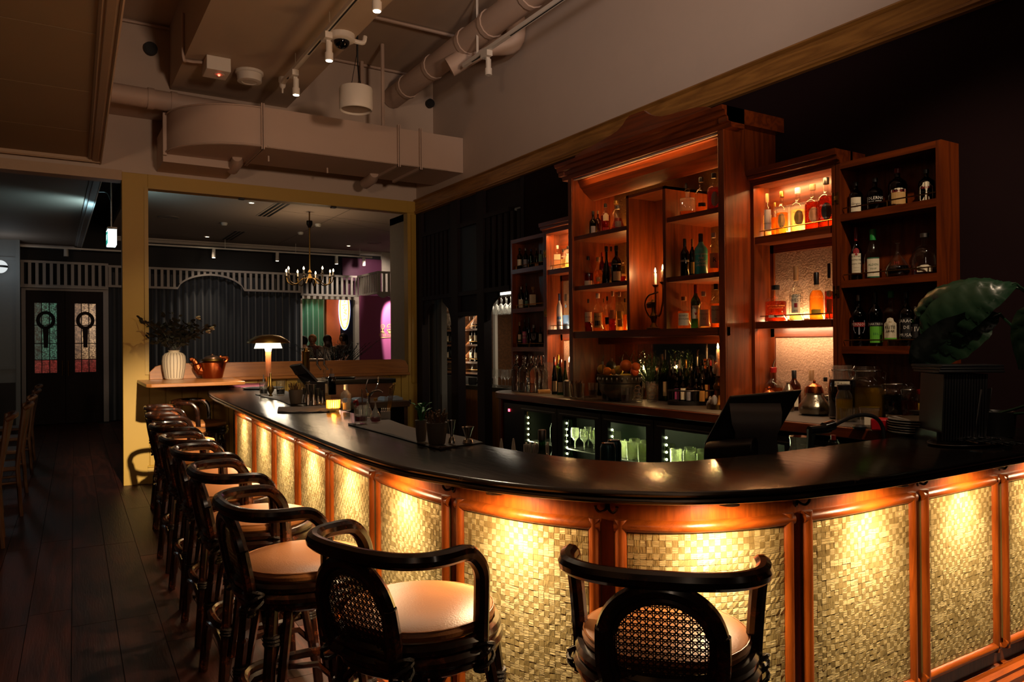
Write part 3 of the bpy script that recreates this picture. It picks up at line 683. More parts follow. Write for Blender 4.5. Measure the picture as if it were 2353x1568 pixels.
    for k in range(4):
        c, s = [(1, 0), (0, 1), (-1, 0), (0, -1)][k]
        def rot(x, y, z): return (x*c-y*s, x*s+y*c, z)
        G().tube([rot(.195, y, z) for y, z in [(-.185, .10), (-.17, .19), (-.12, .245), (0, .262), (.12, .245), (.17, .19), (.185, .10)]], .0125, 6).build('brace', RATTAN, t)
        G().tube([rot(.165, y, z) for y, z in [(-.155, .46), (-.13, .55), (-.07, .605), (0, .62), (.07, .605), (.13, .55), (.155, .46)]], .0125, 6).build('brace', RATTAN, t)
    return t
def rail_at(px, py, z=.95):
    return at(px, py, Z=z)
# (x of rear rail pixel, y, facing angle from +Y towards +X in degrees)
spots = []
proto = make_stool()
def place(cx, cyy, face, label, first=[True]):
    o = proto if first[0] else dup(proto); first[0] = False
    o.location = (cx, cyy, 0); o.rotation_euler = (0, 0, -math.radians(face)); o['label'] = label; return o
place(1.39, 1.476, 45.2, 'rattan stool with its cane back square to the camera at the bar corner')
place(.916, 2.003, 70, 'rattan stool whose seat stands clear at the curve beside the camera-facing stool')
place(.772, 2.70, 88, 'rattan stool third along from the camera-facing one, its tan seat half seen')
for px, py, lab in ((432, 1072, 'rattan stool fourth along from the camera-facing one'), (393, 1028, 'rattan stool fifth along from the camera-facing one'),
                    (365, 1000, 'rattan stool sixth along from the camera-facing one'), (341, 973, 'rattan stool seventh along from the camera-facing one'),
                    (333, 948, 'rattan stool eighth along, before the last of the straight row'), (330, 931, 'rattan stool last of the straight row before the yellow wall')):
    p = at(px, py, Z=.985); place(p[0]+.3, p[1]+.02, 89, lab)
place(1.30, 8.06, 112, 'rattan stool by the yellow wall turned with its seat fully showing')
# ------------------------------------------------------------------ back bar: tall cabinet, two niches, two open door cases
XF, XN = 3.647, 3.88
def zf(px, py, X=XF): return float(at(px, py, X=X)[2])
def yf(px, X=XF, py=600): return float(at(px, py, X=X)[1])
YR, YL = 3.283, 4.955                 # outer sides of the tall cabinet
ZCT = 1.068                           # counter top
tc_ = thing('tall_cabinet', 'tall carved red wood back bar cabinet with arched top board', 'cabinet', (3.9, 4.12, ZCT))
def cb(name, x0, x1, y0, y1, z0, z1, m, par=tc_, **k): return G().box(x0, x1, y0, y1, z0, z1).build(name, m, par, world=True, **k)
ZTOP = zf(1660, 290)
XB = 4.10
sw = .045
cb('side_panel', XF, XB+.03, YR, YR+sw, ZCT, ZTOP+.12, CHERRY_Z)
cb('side_panel', XF, XB+.03, YL-sw, YL, ZCT, ZTOP+.12, CHERRY_Z)
ZSB = zf(1500, 757); ZSB0 = zf(1500, 770)
cb('back_panel', XB-.01, XB+.03, YR+sw, YL-sw, ZSB0, ZTOP+.1, GOLDW)
yd1, yd2 = (yf(1441), yf(1448)), (yf(1523), yf(1530))
y1 = (yf(1447)+yf(1440))/2; y2 = (yf(1531)+yf(1524))/2
zs_l = [zf(1325, 541), zf(1325, 656)]; zs_r = [zf(1600, 487), zf(1600, 630.5)]
zs_l = [(zf(1325, 540)+zf(1438, 520.5))/2, (zf(1325, 656)+zf(1438, 647))/2]
zs_r = [(zf(1532, 499)+zf(1658, 475))/2, (zf(1532, 635.5)+zf(1658, 625.5))/2]
TS = .034
zn_top = (zf(1447, 449)+zf(1520, 429))/2
for z in zs_l: cb('shelf', XF+.01, XB-.01, y1, YL-sw, z-TS, z, CHERRY_Y)
for z in zs_r: cb('shelf', XF+.01, XB-.01, YR+sw, y2, z-TS, z, CHERRY_Y)
cb('divider', XF-.003, XB-.01, y1-.014, y1+.014, ZSB, zn_top, CHERRY_Z)
cb('divider', XF-.003, XB-.01, y2-.014, y2+.014, ZSB, zn_top, CHERRY_Z)
cb('niche_top', XF-.003, XB-.01, y2-.014, y1+.014, zn_top-.02, zn_top, CHERRY_Y)
cb('niche_back', XF+.26, XF+.28, y2, y1, ZSB, zn_top, CHERRY_Z)
cb('shelf', XF-.0, XB-.01, YR+sw, YL-sw, ZSB-.045, ZSB, CHERRY_Y)
cb('rail', XF-.006, XF+.03, YR+.0, YL, ZSB-.055, ZSB-.0, CHERRY_Y)
cb('lower_rail', XB-.2, XB-.17, YR+sw, YL-sw, zf(1500, 791, XB-.19), ZSB-.05, CHERRY_Y)
# stiles on the front edge
for ya, yb in ((YR, YR+.05), (YL-.05, YL)): cb('stile', XF-.016, XF, ya, yb, ZCT, ZTOP, CHERRY_Z, bevel=.003)
# mirror behind the counter bottles
MIRROR = pm('mirror', 'cfc8c0', .04, 1, var=.0)
cb('mirror', XB-.03, XB-.02, YR+sw+.12, YL-sw-.3, ZCT+.1, ZSB-.06, MIRROR)
cb('lower_back', XB-.018, XB+.03, YR+sw, YL-sw, ZCT, ZSB-.05, CHERRY_Z)
# cornice in steps, cove board and LED channel under it
zl0 = zf(1335, 404); zl1 = zf(1658, 302); ZL = (zl0+zl1)/2
prof = [(XF+.10, ZL), (XF-.02, ZL), (XF-.025, ZL+.03), (XF-.045, ZL+.034), (XF-.05, ZL+.06), (XF-.075, ZL+.066), (XF-.08, ZL+.095), (XF-.10, ZL+.10), (XF-.105, ZL+.125), (XF+.10, ZL+.125)]
G().prism(prof, YR-.07, YL+.07, 'y').build('cornice', CHERRY_Y, tc_, world=True, smooth=20)
for ya, yb in ((YR-.07, YR), (YL, YL+.07)):
    G().box(XF-.06, XB+.03, ya, yb, ZL+.03, ZL+.125).build('cornice_return', CHERRY_Y, tc_, world=True)
cb('hood_top', XF+.0, XB+.03, YR, YL, ZL+.10, ZL+.13, CHERRY_Y)
co = [(XF+.05+.13*math.sin(t)*1.0, ZL+.02-.155*(1-math.cos(t))*1.0) for t in np.linspace(0, PI/2, 9)]
co = [(XF+.035, ZL+.03)]+[(XF+.05+.02*t+.13*t*t, ZL+.0-.16*t) for t in np.linspace(0, 1, 9)]
zig = []
for i, (a, b) in enumerate(co): zig.append((a+(.006 if i % 2 else 0), b))
G().prism(zig+[(co[-1][0]+.03, co[-1][1]), (XF+.09, ZL+.03)], YR+sw, YL-sw, 'y').build('cove_board', CHERRY_Y, tc_, world=True, smooth=20)
LEDM = emit('led_strip', (1, .5, .2), 3)
cb('light_channel', XF+.012, XF+.030, YR+sw, YL-sw, ZL-.012, ZL-.004, pm('channel', 'c8b8b0', .4, .3))
# scalloped board above the cornice
XP = XF+.06
pp_ = [(1322, 358), (1337, 347), (1370, 330), (1400, 313), (1418, 301), (1430, 288), (1438, 275), (1446, 266), (1462, 260), (1479, 254), (1490, 262), (1505, 267), (1520, 267.5), (1545, 262), (1570, 254), (1600, 247), (1622, 245), (1636, 250), (1650, 262)]
poly = [(yf(px, XP, py), zf(px, py, XP)) for px, py in pp_]
poly = [(YL+.03, ZL+.12)]+[q for q in poly if q[1] > ZL+.121]+[(YR-.03, ZL+.12)]
G().prism(poly, XP, XP+.03, 'x').build('crest_board', CHERRY_Y, tc_, world=True)

# niches with wallpaper backs and door cases folded open beside them
def niche(label, ya, yb, shelves, oa, ob):
    t = thing('niche_cabinet', label, 'cabinet', (4.0, (ya+yb)/2, ZCT))
    k = dict(par=t)
    zt = zf(1729, 430, XN)+.004
    cb('side_panel', XN, XW-.012, ya, ya+.022, ZCT, zt+.02, CHERRY_Z, **k); cb('side_panel', XN, XW-.012, yb-.022, yb, ZCT, zt+.02, CHERRY_Z, **k)
    cb('top_panel', XN, XW-.012, ya+.022, yb-.022, zt, zt+.02, CHERRY_Y, **k)
    for z0, z1, w in ((ZCT, 1.46, .06), (1.62, 2.02, .06), (2.05, zt, 0)):
        pass
    cb('wallpaper_panel', 4.05, XW-.012, ya+.022, yb-.022, ZCT, zt, SILVERW, **k)
    cb('back_rail', 4.035, 4.052, ya+.022, yb-.022, zt-.13, zt, CHERRY_Y, **k)
    cb('back_stile', 4.035, 4.052, yb-.05, yb-.022, ZCT, zt-.13, CHERRY_Z, **k)
    for z in shelves:
        cb('shelf', XN+.01, 4.045, ya+.022, yb-.022, z-.045, z, CHERRY_Y, **k)
        cb('back_rail', 4.035, 4.052, ya+.022, yb-.022, z-.10, z-.045, CHERRY_Y, **k)
        g = G().tube([(XN+.022, ya+.03, z+.035), (XN+.022, yb-.05, z+.035)], .0036, 6)
        for y in (ya+.06, yb-.09): g.tube([(XN+.022, y, z), (XN+.022, y, z+.035)], .0036, 6)
        g.build('gallery_rail', BRASS, t, world=True)
    p = [(XN+.12, zt+.02), (XN-.005, zt+.02), (XN-.008, zt+.035), (XN-.03, zt+.04), (XN-.032, zt+.062), (XN-.045, zt+.066), (XN-.048, zt+.10), (XN+.12, zt+.10)]
    G().prism(p, ya-oa, yb+ob, 'y').build('cornice', CHERRY_Y, t, world=True, smooth=20)
    G().box(XN+.1, XW-.012, ya-oa, yb+ob, zt+.02, zt+.10).build('cornice', CHERRY_Y, t, world=True)
    return t
zn1 = zf(1735, 545, XN); zn2 = zf(1735, 740, XN)
YN0 = 2.668
niche('red wood wall niche of amber bottles beside the case with the plant', YN0+.002, YR-.002, (zn1, zn2), .035, 0)
YN1 = YL+YR-YN0+.09
niche('red wood wall niche of clear bottles beside the case of gin', YL+.002, YN1, (zn1, zn2), 0, .035)
zcs = (zf(2148, 456, XN), zf(2152, 627, XN), zf(1941, 796, XN)); ZCB, ZCTOP = 1.075, zf(2163, 320, XN)
def case(label, ya, yb, hinge):
    t = thing('door_case', label, 'cabinet', (3.97, (ya+yb)/2, ZCB)); k = dict(par=t)
    cb('side_panel', XN, XN+.15, ya, ya+.028, ZCB, ZCTOP, CHERRY_Z, **k); cb('side_panel', XN, XN+.15, yb-.028, yb, ZCB, ZCTOP, CHERRY_Z, **k)
    cb('top_panel', XN, XN+.15, ya+.028, yb-.028, ZCTOP-.036, ZCTOP, CHERRY_Y, **k); cb('bottom_panel', XN, XN+.15, ya+.028, yb-.028, ZCB, ZCB+.03, CHERRY_Y, **k)
    cb('back_panel', XN+.15, XN+.17, ya, yb, ZCB, ZCTOP, CHERRY_Z, **k)
    cb('wall_cleat', XN+.17, XW-.002, ya+.05, yb-.01, ZCB+.02, ZCTOP-.01, CHERRY_Z, **k)
    for z in zcs:
        cb('shelf', XN+.0, XN+.15, ya+.028, yb-.028, z-.042, z, CHERRY_Y, **k)
        g = G().tube([(XN+.014, ya+.035, z+.034), (XN+.014, yb-.035, z+.034)], .0036, 6)
        for y in (ya+.08, (ya+yb)/2, yb-.08): g.tube([(XN+.014, y, z), (XN+.014, y, z+.034)], .0036, 6)
        g.build('gallery_rail', BRASS, t, world=True)
    for z in (2.335, 1.79):
        g = G()
        for d in (-.014, .014): g.lathe([(.0, 0), (.0085, 0), (.0085, .003), (0, .003)], 10, (0, 0, 0)) if 0 else g.box(XN-.003, XN, hinge+d-.007, hinge+d+.007, z-.034, z+.034)
        g.tube([(XN-.004, hinge, z-.012), (XN-.004, hinge, z+.012)], .005, 8).box(XN-.005, XN-.001, hinge-.012, hinge+.012, z-.01, z+.01)
        g.build('hinge', BRASS, t, world=True)
    return t
case('red wood shelf case at the plant end of the back bar', 2.062, YN0-.004, YN0-.001)
YC1 = YN1+.004; YC2 = YC1+.60
case('red wood shelf case at the glass decanter end of the back bar', YC1, YC2, YN1+.002)

# counter with wine fridges below
XC = 3.40; YCE = 6.05
ctp = thing('back_counter', 'red wood back bar counter with grey leather top and rounded end', 'counter', (3.7, 4, ZCT))
rr = .38
end = [(XC, 1.972)]+[(XC+rr-rr*math.cos(t), YCE-rr+rr*math.sin(t)) for t in np.linspace(0, PI/2, 10)]+[(XW-.01, YCE), (XW-.01, 1.972)]
G().prism(end, ZCT-.055, ZCT-.002, 'z').build('counter_slab', CHERRY_Y, ctp, world=True, bevel=.004)
rr2 = rr-.03; end2 = [(XC+.03, 1.975)]+[(XC+rr-rr2*math.cos(t), YCE-rr+rr2*math.sin(t)) for t in np.linspace(0, PI/2, 10)]+[(XW-.012, YCE-.03), (XW-.012, 1.975)]
G().prism(end2, ZCT-.002, ZCT, 'z').build('counter_inlay', pm('grey_inlay', '4c443e', .55, var=.2, scale=14), ctp, world=True)
G().box(XC+.03, XW-.01, YCE-.33, YCE-.29, 0, ZCT-.056).build('counter_end', CHERRY_Z, ctp, world=True)
zt_f = ZCT-.06
BACKGL = pm('fridge_lining', '20201a', .5)
LEDG = emit('fridge_led', (.95, 1, .6), 18)
yfr = [YCE-.34]+[yf(px, XC+.02, 1000) for px in (1194, 1280, 1383, 1502)]
fw_ = (yfr[1]-yfr[4])/3
GLASSF = glass('fridge_glass', (.8, .85, .75), gloss=1.0)
cbz = thing('fridge_panel', 'black fridge control panel with red figure on display', 'panel', (XC+.05, yfr[0]-.02, .5))
G().box(XC+.045, XC+.5, yfr[1]+.005, yfr[0]-.003, .06, zt_f-.03).build('panel_box', BLKPL, cbz, world=True)
p = at(1170, 943, X=XC+.044); G().box(XC+.040, XC+.0445, p[1]-.012, p[1]+.012, p[2]-.012, p[2]+.012).build('display', emit('red_display', (1, .05, .08), 9), cbz, world=True)
for k in range(6):
    ya, yb = yfr[1]-fw_*(k+1), yfr[1]-fw_*k
    if ya < 2.0: break
    t = thing('bottle_fridge', 'black glass-door bottle fridge, %s along from the round counter end' % ('first', 'second', 'third', 'fourth', 'fifth', 'sixth')[k], 'fridge', (XC+.3, (ya+yb)/2, .05), group='fridges under the back counter')
    g = G().box(XC+.05, XW-.05, ya, yb, zt_f-.05, zt_f-.03).box(XC+.05, XW-.05, ya, yb, .05, .08).box(XW-.12, XW-.1, ya, yb, .05, zt_f-.03)
    if k == 0: g.box(XC+.05, XW-.05, yb-.02, yb, .05, zt_f-.03)
    g.build('fridge_body', BACKGL, t, world=True)
    d = .075
    g = G().box(XC+.02, XC+.05, ya+.004, ya+d, .08, zt_f-.025).box(XC+.02, XC+.05, yb-d, yb-.004, .08, zt_f-.025).box(XC+.02, XC+.05, ya+d, yb-d, zt_f-.075, zt_f-.025).box(XC+.02, XC+.05, ya+d, yb-d, .08, .15)
    g.build('door_frame', BLKPL, t, world=True)
    G().box(XC+.018, XC+.021, ya+.03, yb-.03, zt_f-.062, zt_f-.055).build('door_handle', STEELD, t, world=True)
    G().box(XC+.034, XC+.038, ya+d, yb-d, .15, zt_f-.075).build('door_glass', GLASSF, t, world=True)
    for z in (.42, .66): G().box(XC+.09, XW-.14, ya+.02, yb-.02, z, z+.008).build('wire_shelf', STEELD, t, world=True)
    g = G()
    for j in range(15): g.ball((XC+.058, yb-d-.006, .2+j*.048), .0085, 6, 4)
    g.build('light_dots', LEDG, t, world=True)
    if k < 5: lamp('AREA', (XC+.07, yb-.04, .55), 4, (1, 1, .66), .03, aim=(XC+.3, ya, .55), size_y=.7)
# ------------------------------------------------------------------ bottles
PROF = dict(
 std=[(.93, 0), (1, .02), (1, .58), (.93, .645), (.55, .72), (.33, .765), (.29, .80), (.28, .90), (.33, .905), (.33, .93)],
 wine=[(.93, 0), (1, .015), (1, .60), (.9, .66), (.5, .735), (.36, .78), (.33, .93), (.36, .935), (.36, .965)],
 burg=[(.93, 0), (1, .015), (1, .40), (.86, .52), (.58, .66), (.38, .76), (.34, .93), (.38, .935), (.38, .965)],
 squat=[(.94, 0), (1, .02), (1, .52), (.94, .60), (.62, .67), (.34, .71), (.3, .75), (.3, .88), (.36, .885), (.36, .91)],
 cone=[(.96, 0), (1, .03), (.93, .2), (.62, .45), (.34, .6), (.24, .68), (.23, .86), (.3, .865), (.3, .885)],
 disc=[(.5, 0), (.86, .04), (1, .14), (.9, .27), (.5, .48), (.2, .62), (.13, .72), (.13, .90), (.2, .91)],
 ball=[(.62, 0), (.9, .10), (1, .27), (.9, .45), (.55, .60), (.28, .67), (.24, .72), (.24, .86), (.3, .87)],
 flat=[(.97, 0), (1, .02), (1, .60), (.96, .645), (.4, .675), (.27, .70), (.25, .86), (.31, .865), (.31, .89)],
 long=[(.93, 0), (1, .015), (1, .50), (.85, .57), (.5, .64), (.33, .70), (.28, .92), (.31, .925), (.31, .95)],
 arch=[(.9, 0), (1, .02), (1, .40), (.93, .55), (.7, .66), (.35, .72), (.22, .75), (.22, .90), (.28, .91)])
CAPTOP = dict(std=(.88, 1, .345), wine=(.80, 1, .37), burg=(.78, 1, .38), squat=(.87, 1, .37), cone=(.86, 1, .33), disc=(.90, 1, .3), ball=(.85, 1, .34), flat=(.86, 1, .36), long=(.74, 1, .345), arch=(.9, 1, .36))
GL = dict(C=GLASSC, P=GLASSP, K=BLACKGL, G=GREENGL, A=glass('amber_glass', (.30, .12, .03)), D=glass('dark_green_glass', (.045, .085, .04), 1.2), S=glass('smoky_glass', (.25, .22, .18), 1.2),
          T=pm('turquoise_glass', '3fa9a6', .3, coat=.4, var=.02), F=pm('frosted_glass', 'd6cfca', .35, coat=.3, var=.03), R=glass('red_glass', (.32, .04, .02)), L=glass('lime_glass', (.35, .62, .12)))
LQ = dict(A=glass('amber_liquid', (.8, .33, .05), .35, .3), R=glass('red_amber_liquid', (.5, .09, .02), .35, .25), O=glass('orange_liquid', (.85, .4, .08), .35, .3), P=glass('pale_gold_liquid', (.93, .72, .36), .35, .42),
          W=glass('clear_liquid', (.9, .9, .86), .35, .1), B=glass('blue_liquid', (.35, .55, .9), .35, .35), K=glass('dark_liquid', (.05, .02, .015), .4, .05), Y=glass('yellow_liquid', (.75, .6, .16), .35, .35), M=glass('mauve_liquid', (.28, .06, .10), .35, .25))
CP = dict(K=pm('black_cap', '0d0d0e', .35, var=.1), W=pm('white_cap', 'c9c2b6', .5, var=.05), S=STEELD, G=pm('green_cap', '1f8a3c', .4, var=.05), R=pm('red_wax', '7c1210', .3, var=.1, coat=.3), B=pm('blue_cap', '26365e', .4, var=.06), C=CORK, Y=pm('gold_cap', 'a8813a', .3, .8, var=.1), T=pm('tan_cap', '7b5a3a', .5, var=.05), N=GLASSC)
LB = dict(W=PAPER, T=PAPERT, K=pm('black_label', '121011', .6, var=.05), R=pm('red_label', '8f1b1e', .6, var=.05), G=pm('green_label', '5fae2e', .6, var=.05), Q=pm('teal_label', '7fb3a4', .6, var=.05), Y=pm('yellow_label', 'c9a431', .6, var=.05), B=pm('blue_label', '6f92c4', .6, var=.05),
          S=pm('grey_label', '837f86', .6, var=.05), M=pm('magenta_label', 'b0487c', .6, var=.05), P=pm('peach_label', 'c98e62', .6, var=.05), D=pm('dark_green_label', '1d5a40', .6, var=.05), V=pm('brown_gold_label', '8c6a2c', .6, var=.05))
IK = dict(k=INK, r=INKR, w=INKW, g=pm('gold_ink', 'b8934a', .5, .3), n=pm('green_ink', '1c5c38', .6))
def interp(prof, z):
    for (r0, z0), (r1, z1) in zip(prof[:-1], prof[1:]):
        if z0 <= z <= z1: return r0+(r1-r0)*(z-z0)/max(1e-6, z1-z0)
    return prof[-1][0]
def facing(p, j=0): return -math.atan2(p[0], p[1])+j
rb = random.Random(11)
def bottle(label, p, R, H, kind, gl='C', lq=None, fill=.5, cap='K', labs=(), sq=0, group=None, rz=None, name='bottle', cat='bottle', pour=False):
    """labs: (paper, z0, z1, half angle or width, shape, [(text, ink, z, size), ...])"""
    t = thing(name, label, cat, tuple(p), facing(p, rb.uniform(-.12, .12)) if rz is None else rz, group)
    pr = [(r*R, z*H) for r, z in PROF[kind]]; n = 16 if not sq else 20
    G().lathe(pr, n, sq=sq).build('glass_body', GL[gl], t, smooth=50)
    if lq:
        top = fill; lp = [(r*R*.93, max(z, .012)*H) for r, z in PROF[kind] if z < top]+[(interp(PROF[kind], top)*R*.93, top*H)]
        G().lathe(lp, n, sq=sq).build('liquid', LQ[lq], t, smooth=50)
    if cap:
        z0, z1, r = CAPTOP[kind]
        if cap == 'N': G().lathe([(.2*R, z0*H), (.22*R, (z0+.03)*H), (.36*R, (z0+.06)*H), (.38*R, .97*H), (.2*R, H), (0, H)], 12).build('stopper', GLASSC, t)
        else: G().lathe([(r*R, z0*H), (r*R*1.03, (z1-.012)*H), (r*R*.9, H), (0, H)], 12).build('cap', CP[cap], t)
        if pour: G().tube([(0, 0, H), (0, 0, H+.02), (.012, 0, H+.05)], [.006, .005, .004], 6).build('pourer', STEEL, t)
    for lb in labs:
        pc, z0, z1, ha, shape, txt = lb; zc = (z0+z1)/2*H; hz = (z1-z0)/2*H; rr = interp(PROF[kind], min(z0+.02, z1))*R*1.012 if kind not in ('cone', 'disc', 'ball', 'arch') else interp(PROF[kind], z0)*R*1.012
        if pc:
            g = G(); N = 14; flatw = R*ha
            if shape == 'o':
                pts = [(math.cos(a), math.sin(a)) for a in np.linspace(0, 2*PI, 20, endpoint=False)]
            elif shape == 'd': pts = [(1, 0), (0, 1), (-1, 0), (0, -1)]
            elif shape == 'v': pts = [(1, 1), (-1, 1), (0, -1)]
            elif shape == 's': pts = [(-1, 1), (-1, -.2), (-.7, -.75), (0, -1), (.7, -.75), (1, -.2), (1, 1)]
            elif shape == 'a': pts = [(-1, -1), (-.5, -1), (0, -1), (.5, -1), (1, -1), (1, .55), (.6, .72), (.45, 1), (0, 1.08), (-.45, 1), (-.6, .72), (-1, .55)]
            else: pts = [(x, y) for y, xs in ((-1, np.linspace(-1, 1, 7)), (1, np.linspace(1, -1, 7))) for x in xs]
            if sq: vs = [(x*flatw, -R*1.006, zc+y*hz) for x, y in pts]
            else: vs = [(rr*math.sin(x*ha), -rr*math.cos(x*ha), zc+y*hz) for x, y in pts]
            if shape == 'r':
                g.add(vs, [(i, i+1, 12-i, 13-i) for i in range(6)])
            else:
                c = (0, -R*1.006 if sq else -rr, zc); g.add(vs+[c], [(i, (i+1) % len(vs), len(vs)) for i in range(len(vs))])
            po_ = g.build('paper_label', LB[pc], t, smooth=0)
        for tx, ik, z, s in txt:
            g = text_geo(tx, s*H, bend=None if sq else rr*1.012, off=z*H)
            if sq: g.v = [(x, y-R*1.014, zz) for x, y, zz in g.v]
            g.build('lettering', IK[ik], po_ if pc else t, smooth=0)
    return t
ORD = 'first second third fourth fifth sixth seventh eighth ninth tenth'.split()
def row(items, X, z, where, frm, group, rev=False):
    n = len(items)
    for i, it in enumerate(items):
        cx, w, top, base, kind, gl, lq, fill, cap, labs, desc = it[:11]; kw = it[11] if len(it) > 11 else {}
        Xi = X+kw.pop('dx', 0); p = at(cx, base, X=Xi); k = ppm(p); p[2] = z
        o = ORD[n-1-i if rev else i]
        bottle('%s, %s from %s, %s' % (desc, o, frm, where), p, w/2/k, (base-top)/k, kind, gl, lq, fill, cap, labs, group=group, **kw)
XCs = 3.96
ovl = lambda pc, t1, t2, ik='k': (pc, .14, .48, .62, 'o', [(t1, ik, .43, .055), (t2, ik, .18, .05)])
# case beside the plant
row([(1967, 30, 407, 481, 'std', 'K', None, 0, 'K', [('W', .06, .5, .75, 'r', [('Ginger', 'k', .3, .1), ('liqueur', 'k', .2, .05)])], 'dark bottle with cream square label'),
     (2011, 34, 401, 477.5, 'squat', 'S', 'R', .4, 'K', [(None, .2, .4, .8, 'r', [('SOLERNO', 'w', .36, .13), ('BLOOD ORANGE', 'w', .27, .05)])], 'dark reddish bottle lettered in white'),
     (2063, 40, 379, 468, 'std', 'K', None, 0, 'R', [('T', .05, .36, .8, 'r', []), ('W', .34, .46, .8, 'a', [('DRAMBUIE', 'r', .385, .085)])], 'dark bottle with white and gold two-part label'),
     (2129, 34, 380, 456, 'std', 'K', None, 0, 'K', [('W', .05, .58, .85, 'a', [('HEERING', 'r', .42, .09), ('CHERRY LIQUEUR', 'k', .3, .045)])], 'black bottle with tall arched cream label')],
    XCs, zcs[0], 'top shelf of plant case', 'hinges', 'liqueurs in the case by the plant')
row([(1968, 26, 512.6, 636, 'long', 'K', None, 0, 'R', [('W', .14, .5, .8, 'r', [('Bas Armagnac', 'k', .45, .04), ('HONORE', 'k', .38, .045), ('Facture 1985', 'k', .31, .038), ('---------', 'k', .24, .035), ('--------', 'k', .19, .035)]), ('R', .46, .60, .5, 'o', [])], 'slim dark bottle with red wax and seal'),
     (2006.5, 38, 517.5, 632.6, 'burg', 'C', 'R', .2, 'G', [('W', .05, .40, .7, 'r', [('ALDEN', 'n', .28, .06), ('VSOP', 'n', .2, .05), ('0', 'r', .12, .06)]), ('D', .40, .425, .72, 'r', []), ('D', .025, .05, .72, 'r', [])], 'clear sloping bottle with cream and green label'),
     (2063, 54, 546.6, 633, 'disc', 'P', 'K', .3, 'N', [(None, .2, .5, .7, 'r', [('I+I', 'r', .36, .12)])], 'low disc decanter with glass stopper'),
     (2124.7, 54, 532, 628, 'arch', 'P', 'R', .12, 'S', [('W', .06, .22, .6, 'a', []), ], 'clear domed decanter with steel collar')],
    XCs, zcs[1], 'second shelf of plant case', 'hinges', 'liqueurs in the case by the plant')
row([(1974, 31, 672, 790, 'std', 'K', None, 0, 'S', [('S', .22, .50, .85, 's', [('PERNOD', 'r', .42, .085)]), ('R', .375, .46, .86, 'r', [('PERNOD', 'w', .418, .08)])], 'black bottle with red-banded shield label'),
     (2011.7, 30, 665, 790, 'wine', 'D', None, 0, 'K', [('G', .06, .36, .9, 'r', [('55%', 'n', .22, .06)]), ('K', .36, .44, .9, 'r', [('CHARTREUSE', 'w', .40, .055)])], 'dark bottle with bright green label'),
     (2048, 38, 665, 791, 'std', 'C', None, 0, 'G', [('W', .1, .5, .7, 'a', [('ELITE', 'k', .34, .075), ('ARAK', 'k', .27, .06), ('~', 'g', .44, .1)]), ('G', .1, .15, .71, 'r', [])], 'clear bottle with green cap and white label'),
     (2084, 32, 667, 791, 'std', 'S', 'W', .6, 'K', [('K', .14, .52, .6, 'r', [('LARACK', 'w', .46, .085), ('DE', 'w', .34, .085), ('MUSAR', 'w', .2, .085)])], 'smoky bottle with tall white lettering'),
     (2104, 17, 700, 791, 'std', 'G', None, 0, 'S', [('K', .2, .55, .8, 'r', [('NV', 'w', .42, .17)])], 'green bottle half hidden by the big leaf')],
    XCs, zcs[2], 'third shelf of plant case', 'hinges', 'liqueurs in the case by the plant')
# niche beside it
row([(1763.6, 20, 438.7, 539, 'wine', 'C', 'P', .5, 'C', [('S', .12, .62, .8, 'r', [('WHISKEY', 'k', .3, .05)])], 'slim bottle with pale grey label'),
     (1781, 17, 459, 536, 'std', 'C', 'A', .55, 'Y', [], 'plain amber bottle set back'),
     (1797.5, 27, 438.7, 539, 'squat', 'C', 'O', .5, 'V' if 0 else 'Y', [ovl('T', "MICHTER'S", 'RYE')], 'pale amber bottle with round gold label'),
     (1834, 34, 433, 535.6, 'squat', 'C', 'P', .5, 'W', [ovl('V', "MICHTER'S", 'WHISKEY')], 'pale gold bottle with round brown label'),
     (1868, 36, 424, 529.6, 'squat', 'C', 'R', .6, 'T', [ovl('P', "MICHTER'S", 'BOURBON')], 'red bottle with round peach label'),
     (1899, 38, 408, 524, 'squat', 'C', 'R', .62, 'K', [ovl('K', "MICHTER'S", 'BOURBON', 'w')], 'red bottle with round black label')],
    XCs, zn1, 'top shelf of plant niche', 'cabinet', 'whiskeys in the niche')
row([(1782.7, 49, 653.4, 737, 'squat', 'C', 'R', .55, 'K', [(None, .2, .5, .7, 'r', [('WOODFORD RESERVE', 'g', .42, .05), ('DISTILLED IN KENTUCKY', 'g', .36, .035)]), ('W', .1, .17, .7, 'r', [])], 'broad red-amber flask bottle'),
     (1830, 31, 609, 734, 'long', 'C', 'P', .1, 'C', [('W', .14, .48, .62, 'r', [('HIGH', 'k', .45, .085), ('WEST', 'k', .37, .085), ('RYE', 'k', .18, .04)]), ('R', .24, .32, .25, 'r', [])], 'tall clear bottle with cork and black-lettered label'),
     (1876.8, 32, 626.5, 736, 'long', 'C', 'O', .62, 'K', [(None, .2, .5, .7, 'r', [('YELLOWJACK', 'g', .48, .06)]), ('Y', .1, .22, .7, 'r', [])], 'bright orange bottle with long black cap'),
     (1906, 20, 605, 734, 'long', 'C', 'R', .5, 'K', [('W', .4, .52, .7, 'o', []), ('P', .12, .36, .6, 'r', [])], 'red bottle with small oval label')],
    XCs, zn2, 'second shelf of plant niche', 'cabinet', 'whiskeys in the niche')
